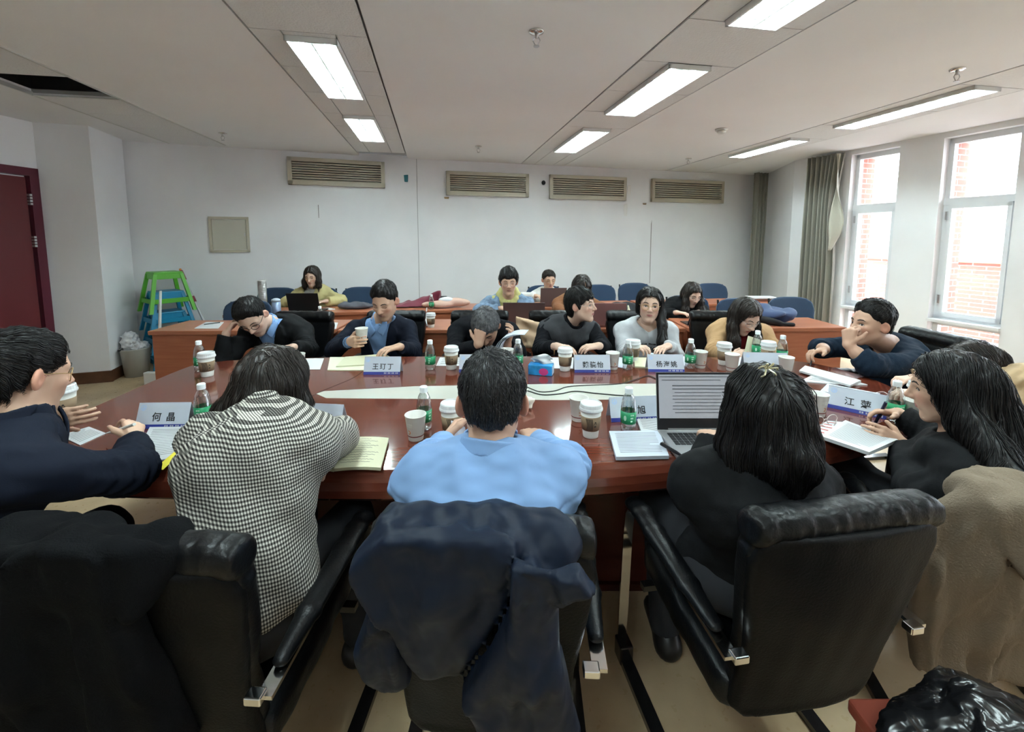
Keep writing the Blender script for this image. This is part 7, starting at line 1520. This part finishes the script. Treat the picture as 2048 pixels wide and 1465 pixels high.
p.build_body('closed'); p.top('coat', M_BLKJKT, 0.026, 0.92, 0.022, neck=0.012, seed=41, vox=0.009); p.hair(M_HAIRB, 'long', 0.012, drops=[([(0.06, 0.0, 0.02), (0.078, 0.02, -0.07), (0.09, 0.03, -0.15), (0.085, 0.03, -0.21)], [0.03, 0.034, 0.036, 0.024]), ([(-0.06, 0.0, 0.02), (-0.08, 0.02, -0.07), (-0.09, 0.03, -0.16), (-0.095, 0.03, -0.24)], [0.032, 0.038, 0.042, 0.03]), ([(0, -0.07, 0.0), (0, -0.08, -0.14)], [0.07, 0.06])], n=600, blen=0.2, seed=42, part=0.0, width=0.002); p.glasses(M_CLEAR, 0.022); finish(p)

# ------------------------------------------------------------------ clothes over chair backs, bag by the chairs
def drape(name, label, cat, layers, chair, m, seed, vox=0.009, Yref=0.80, amp=0.008, wl=0.13, gap=0.035, lining=None, top=None, topl=(), stretch=(1.7, 1, 0.35)):
    """cloth hung over a chair back. layers: (outline in pixels at Yref, distance in front of the back, half thickness)"""
    cx, cy, yaw = chair.location.x, chair.location.y, chair.rotation_euler.z; c, sn = math.cos(yaw), math.sin(yaw); w1, w2 = Wob(seed, wl, stretch=stretch), Wob(seed + 1, wl * 0.4, stretch=stretch)
    org = V3(cx, cy, 0)
    def tolocal(P): d = P - org; return np.array([d[0] * c + d[1] * sn, d[2]])
    LY = [([tolocal(at(u, v, Yref)) for u, v in px], off, th) for px, off, th in layers]
    def f(p):
        dx, dy = p[:, 0], p[:, 1]; x = dx * c + dy * sn; y = -dx * sn + dy * c; z = p[:, 2]; yb = 0.95 * back_y(z / 0.93) - gap; d = None
        fold = amp * w1(p) + amp * 0.4 * w2(p)
        for poly, off, th in LY:
            q = poly2(x, z, poly) + th * 0.8; yy = np.abs(y - yb + off + fold * 1.4) - th * 0.2
            a = np.stack([np.maximum(q, 0), np.maximum(yy, 0)], 1); e = np.sqrt((a * a).sum(1)) + np.minimum(np.maximum(q, yy), 0) - th * 0.8; d = e if d is None else smin(d, e, 0.006)
        if top:
            for (ua, va), (ub, vb), rr_ in top:
                A, B_ = tolocal(at(ua, va, Yref)), tolocal(at(ub, vb, Yref)); ya = float(0.95 * back_y(A[1] / 0.93)) + 0.02
                q3 = np.stack([x, (y - ya) * 0.6, z], 1).astype(np.float32); d = smin(d, rcone(q3, (A[0], 0, A[1]), (B_[0], 0, B_[1]), rr_, rr_) + fold * 0.5, 0.02)
        for xa, xb, zt, rr_ in topl:
            ya = float(0.95 * back_y(1.0)) + 0.022; q3 = np.stack([x, (y - ya) * 0.8, z], 1).astype(np.float32); d = smin(d, rcone(q3, (xa, 0, zt), (xb, 0, zt), rr_, rr_) + fold * 0.8, 0.045)
        return d * 0.85
    allp = np.array([q for poly, _, _ in LY for q in poly]); xs = [allp[:, 0].min() - 0.08, allp[:, 0].max() + 0.08]; zs = [allp[:, 1].min() - 0.06, allp[:, 1].max() + 0.08]
    cor = np.array([[x * c - y * sn, x * sn + y * c] for x in xs for y in (-0.55, -0.12)]); lo = V3(cor[:, 0].min(), cor[:, 1].min(), zs[0]); hi = V3(cor[:, 0].max(), cor[:, 1].max(), zs[1])
    V, F = surf(f, lo, hi, vox); t = thing(name, label, cat, (cx, cy, 0)); return t, obj('cloth', fast_mesh(V, F), m, t)
M_WOOLBLK = mat('black_wool', (0.0045, 0.0048, 0.0055), 0.95, spec=0.1, bump=(260, 0.3), fold=(5, 0.6)); M_PUFFER = mat('navy_nylon', (0.0065, 0.0115, 0.025), 0.5, spec=0.2, fold=(9, 1.0)); M_BEIGEWOOL = mat('beige_wool', (0.21, 0.165, 0.12), 0.95, spec=0.15, bump=(220, 0.4), fold=(5, 0.6))
bpy.context.view_layer.update()
drape('black_coat', 'heavy black wool coat thrown over a chair back', 'coat', [
    ([(-60, 1075), (91, 1042), (148, 1030), (218, 1014), (271, 1020), (316, 1013), (362, 1027), (376, 1046), (364, 1160), (340, 1170), (360, 1312), (380, 1500), (-80, 1500)], 0.0, 0.022),
    ([(150, 1035), (218, 1014), (300, 1018), (326, 1040), (322, 1157), (350, 1312), (372, 1500), (20, 1500), (60, 1330), (118, 1150)], 0.03, 0.018),
    ([(-40, 1080), (80, 1048), (75, 1140), (40, 1300), (0, 1500), (-60, 1500)], 0.03, 0.016)], CH['P2'], M_WOOLBLK, 61, amp=0.012, wl=0.2, topl=[(-0.22, 0.06, 0.90, 0.055)], Yref=0.78)
t, _ = drape('navy_jacket', 'navy padded jacket hung by its shoulders over a chair back', 'jacket', [
    ([(797, 1022), (900, 1017), (1015, 1022), (1036, 1040), (1023, 1150), (982, 1236), (923, 1352), (840, 1345), (803, 1253), (751, 1167), (718, 1115), (723, 1085), (775, 1040)], 0.02, 0.028),
    ([(752, 1165), (800, 1240), (806, 1300), (812, 1405), (750, 1432), (715, 1372), (704, 1305), (735, 1220)], 0.0, 0.035),
    ([(1030, 1040), (1078, 1062), (1112, 1130), (1114, 1232), (1138, 1332), (1160, 1443), (1150, 1500), (990, 1500), (928, 1345), (985, 1240), (1022, 1153)], 0.06, 0.03),
    ([(1028, 1036), (1096, 1044), (1144, 1030), (1176, 1076), (1112, 1130), (1070, 1062)], 0.075, 0.014),
    ([(1096, 1045), (1140, 1034), (1168, 1070), (1115, 1100)], 0.095, 0.010)], CH['P3'], M_PUFFER, 71, amp=0.007, wl=0.15, vox=0.008, topl=[(-0.17, 0.03, 0.905, 0.052), (0.05, 0.15, 0.898, 0.046)], stretch=(1.3, 1, 0.6))
t, _ = drape('beige_coat', 'beige wool coat with wide lapel over a chair back', 'coat', [
    ([(1990, 952), (2060, 945), (2180, 955), (2240, 1000), (2260, 1390), (1862, 1385), (1852, 1290), (1844, 1200), (1832, 1130), (1872, 1012), (1940, 965)], 0.0, 0.028),
    ([(1985, 955), (1945, 985), (1905, 1040), (1862, 1130), (1868, 1300), (1880, 1385), (1985, 1385), (1990, 1200), (1965, 1060)], 0.03, 0.02),
    ([(1985, 955), (2048, 955), (2000, 1010), (2022, 1105), (1995, 1122), (1948, 1050), (1942, 980)], 0.055, 0.014)], CH['P5'], M_BEIGEWOOL, 81, Yref=1.03, amp=0.010, wl=0.16, topl=[(-0.20, 0.2, 0.85, 0.055)])
M_BEIGEJ = mat('beige_jacket_cloth', (0.50, 0.34, 0.22), 0.85, fold=(7, 0.6))
_wj = Wob(91, 0.12); fj = [at(u, v, 3.27) for u, v in ((1030, 633), (1058, 640), (1088, 648), (1086, 684), (1070, 694), (1040, 694), (1033, 675))]
def f_bj(p): q = poly2(p[:, 0], p[:, 2], [(a[0], a[2]) for a in fj]) + 0.02; yy = np.abs(p[:, 1] - 3.255 - 0.25 * (p[:, 2] - 0.7) + 0.02 * _wj(p)) - 0.014; a = np.stack([np.maximum(q, 0), np.maximum(yy, 0)], 1); return (np.sqrt((a * a).sum(1)) + np.minimum(np.maximum(q, yy), 0) - 0.016) * 0.9
V, F = surf(f_bj, (-0.1, 3.0, 0.5), (0.5, 3.4, 1.05), 0.011); t = thing('beige_jacket', 'beige jacket hanging on the chair of the speaking woman', 'jacket', (0.2, 3.2, 0)); obj('cloth', fast_mesh(np.asarray(V) - V3(0.2, 3.2, 0), F), M_BEIGEJ, t)
# black plastic bag on a stool behind the chairs
bpx = at(1965, 1440, 0.70); zs = 0.545
st = thing('wooden_stool', 'reddish wooden stool under the black plastic bag', 'stool', (bpx[0] + 0.03, bpx[1] - 0.06, 0)); obj('stool_seat', box(-0.185, 0.21, -0.17, 0.17, zs - 0.03, zs, 0.006), mat('red_wood', (0.23, 0.05, 0.03), 0.4), st)
for sx in (-1, 1):
    for sy in (-1, 1): obj('leg', box(sx * 0.16 - 0.02, sx * 0.16 + 0.02, sy * 0.13 - 0.02, sy * 0.13 + 0.02, 0, zs - 0.031), mat('red_wood', (0.23, 0.05, 0.03), 0.4), st)
_wp1, _wp2 = Wob(95, 0.16, stretch=(0.6, 1, 1.8)), Wob(97, 0.05, stretch=(0.7, 1, 1.6))
def f_pb(p): return ell(p, (0.0, 0.0, 0.05), (0.24, 0.14, 0.09)) + 0.020 * _wp1(p) + 0.007 * np.abs(_wp2(p))
V, F = surf(lambda p: np.maximum(f_pb(p), -p[:, 2] + 0.001), (-0.3, -0.2, -0.01), (0.3, 0.2, 0.2), 0.007)
bg_ = tag(obj('plastic_bag', fast_mesh(V, F), mat('black_bag', (0.008, 0.008, 0.009), 0.22, spec=0.6, fold=(16, 1.0)), None, (bpx[0], bpx[1] - 0.06, zs)), 'crumpled glossy black plastic bag on a stool', 'bag')
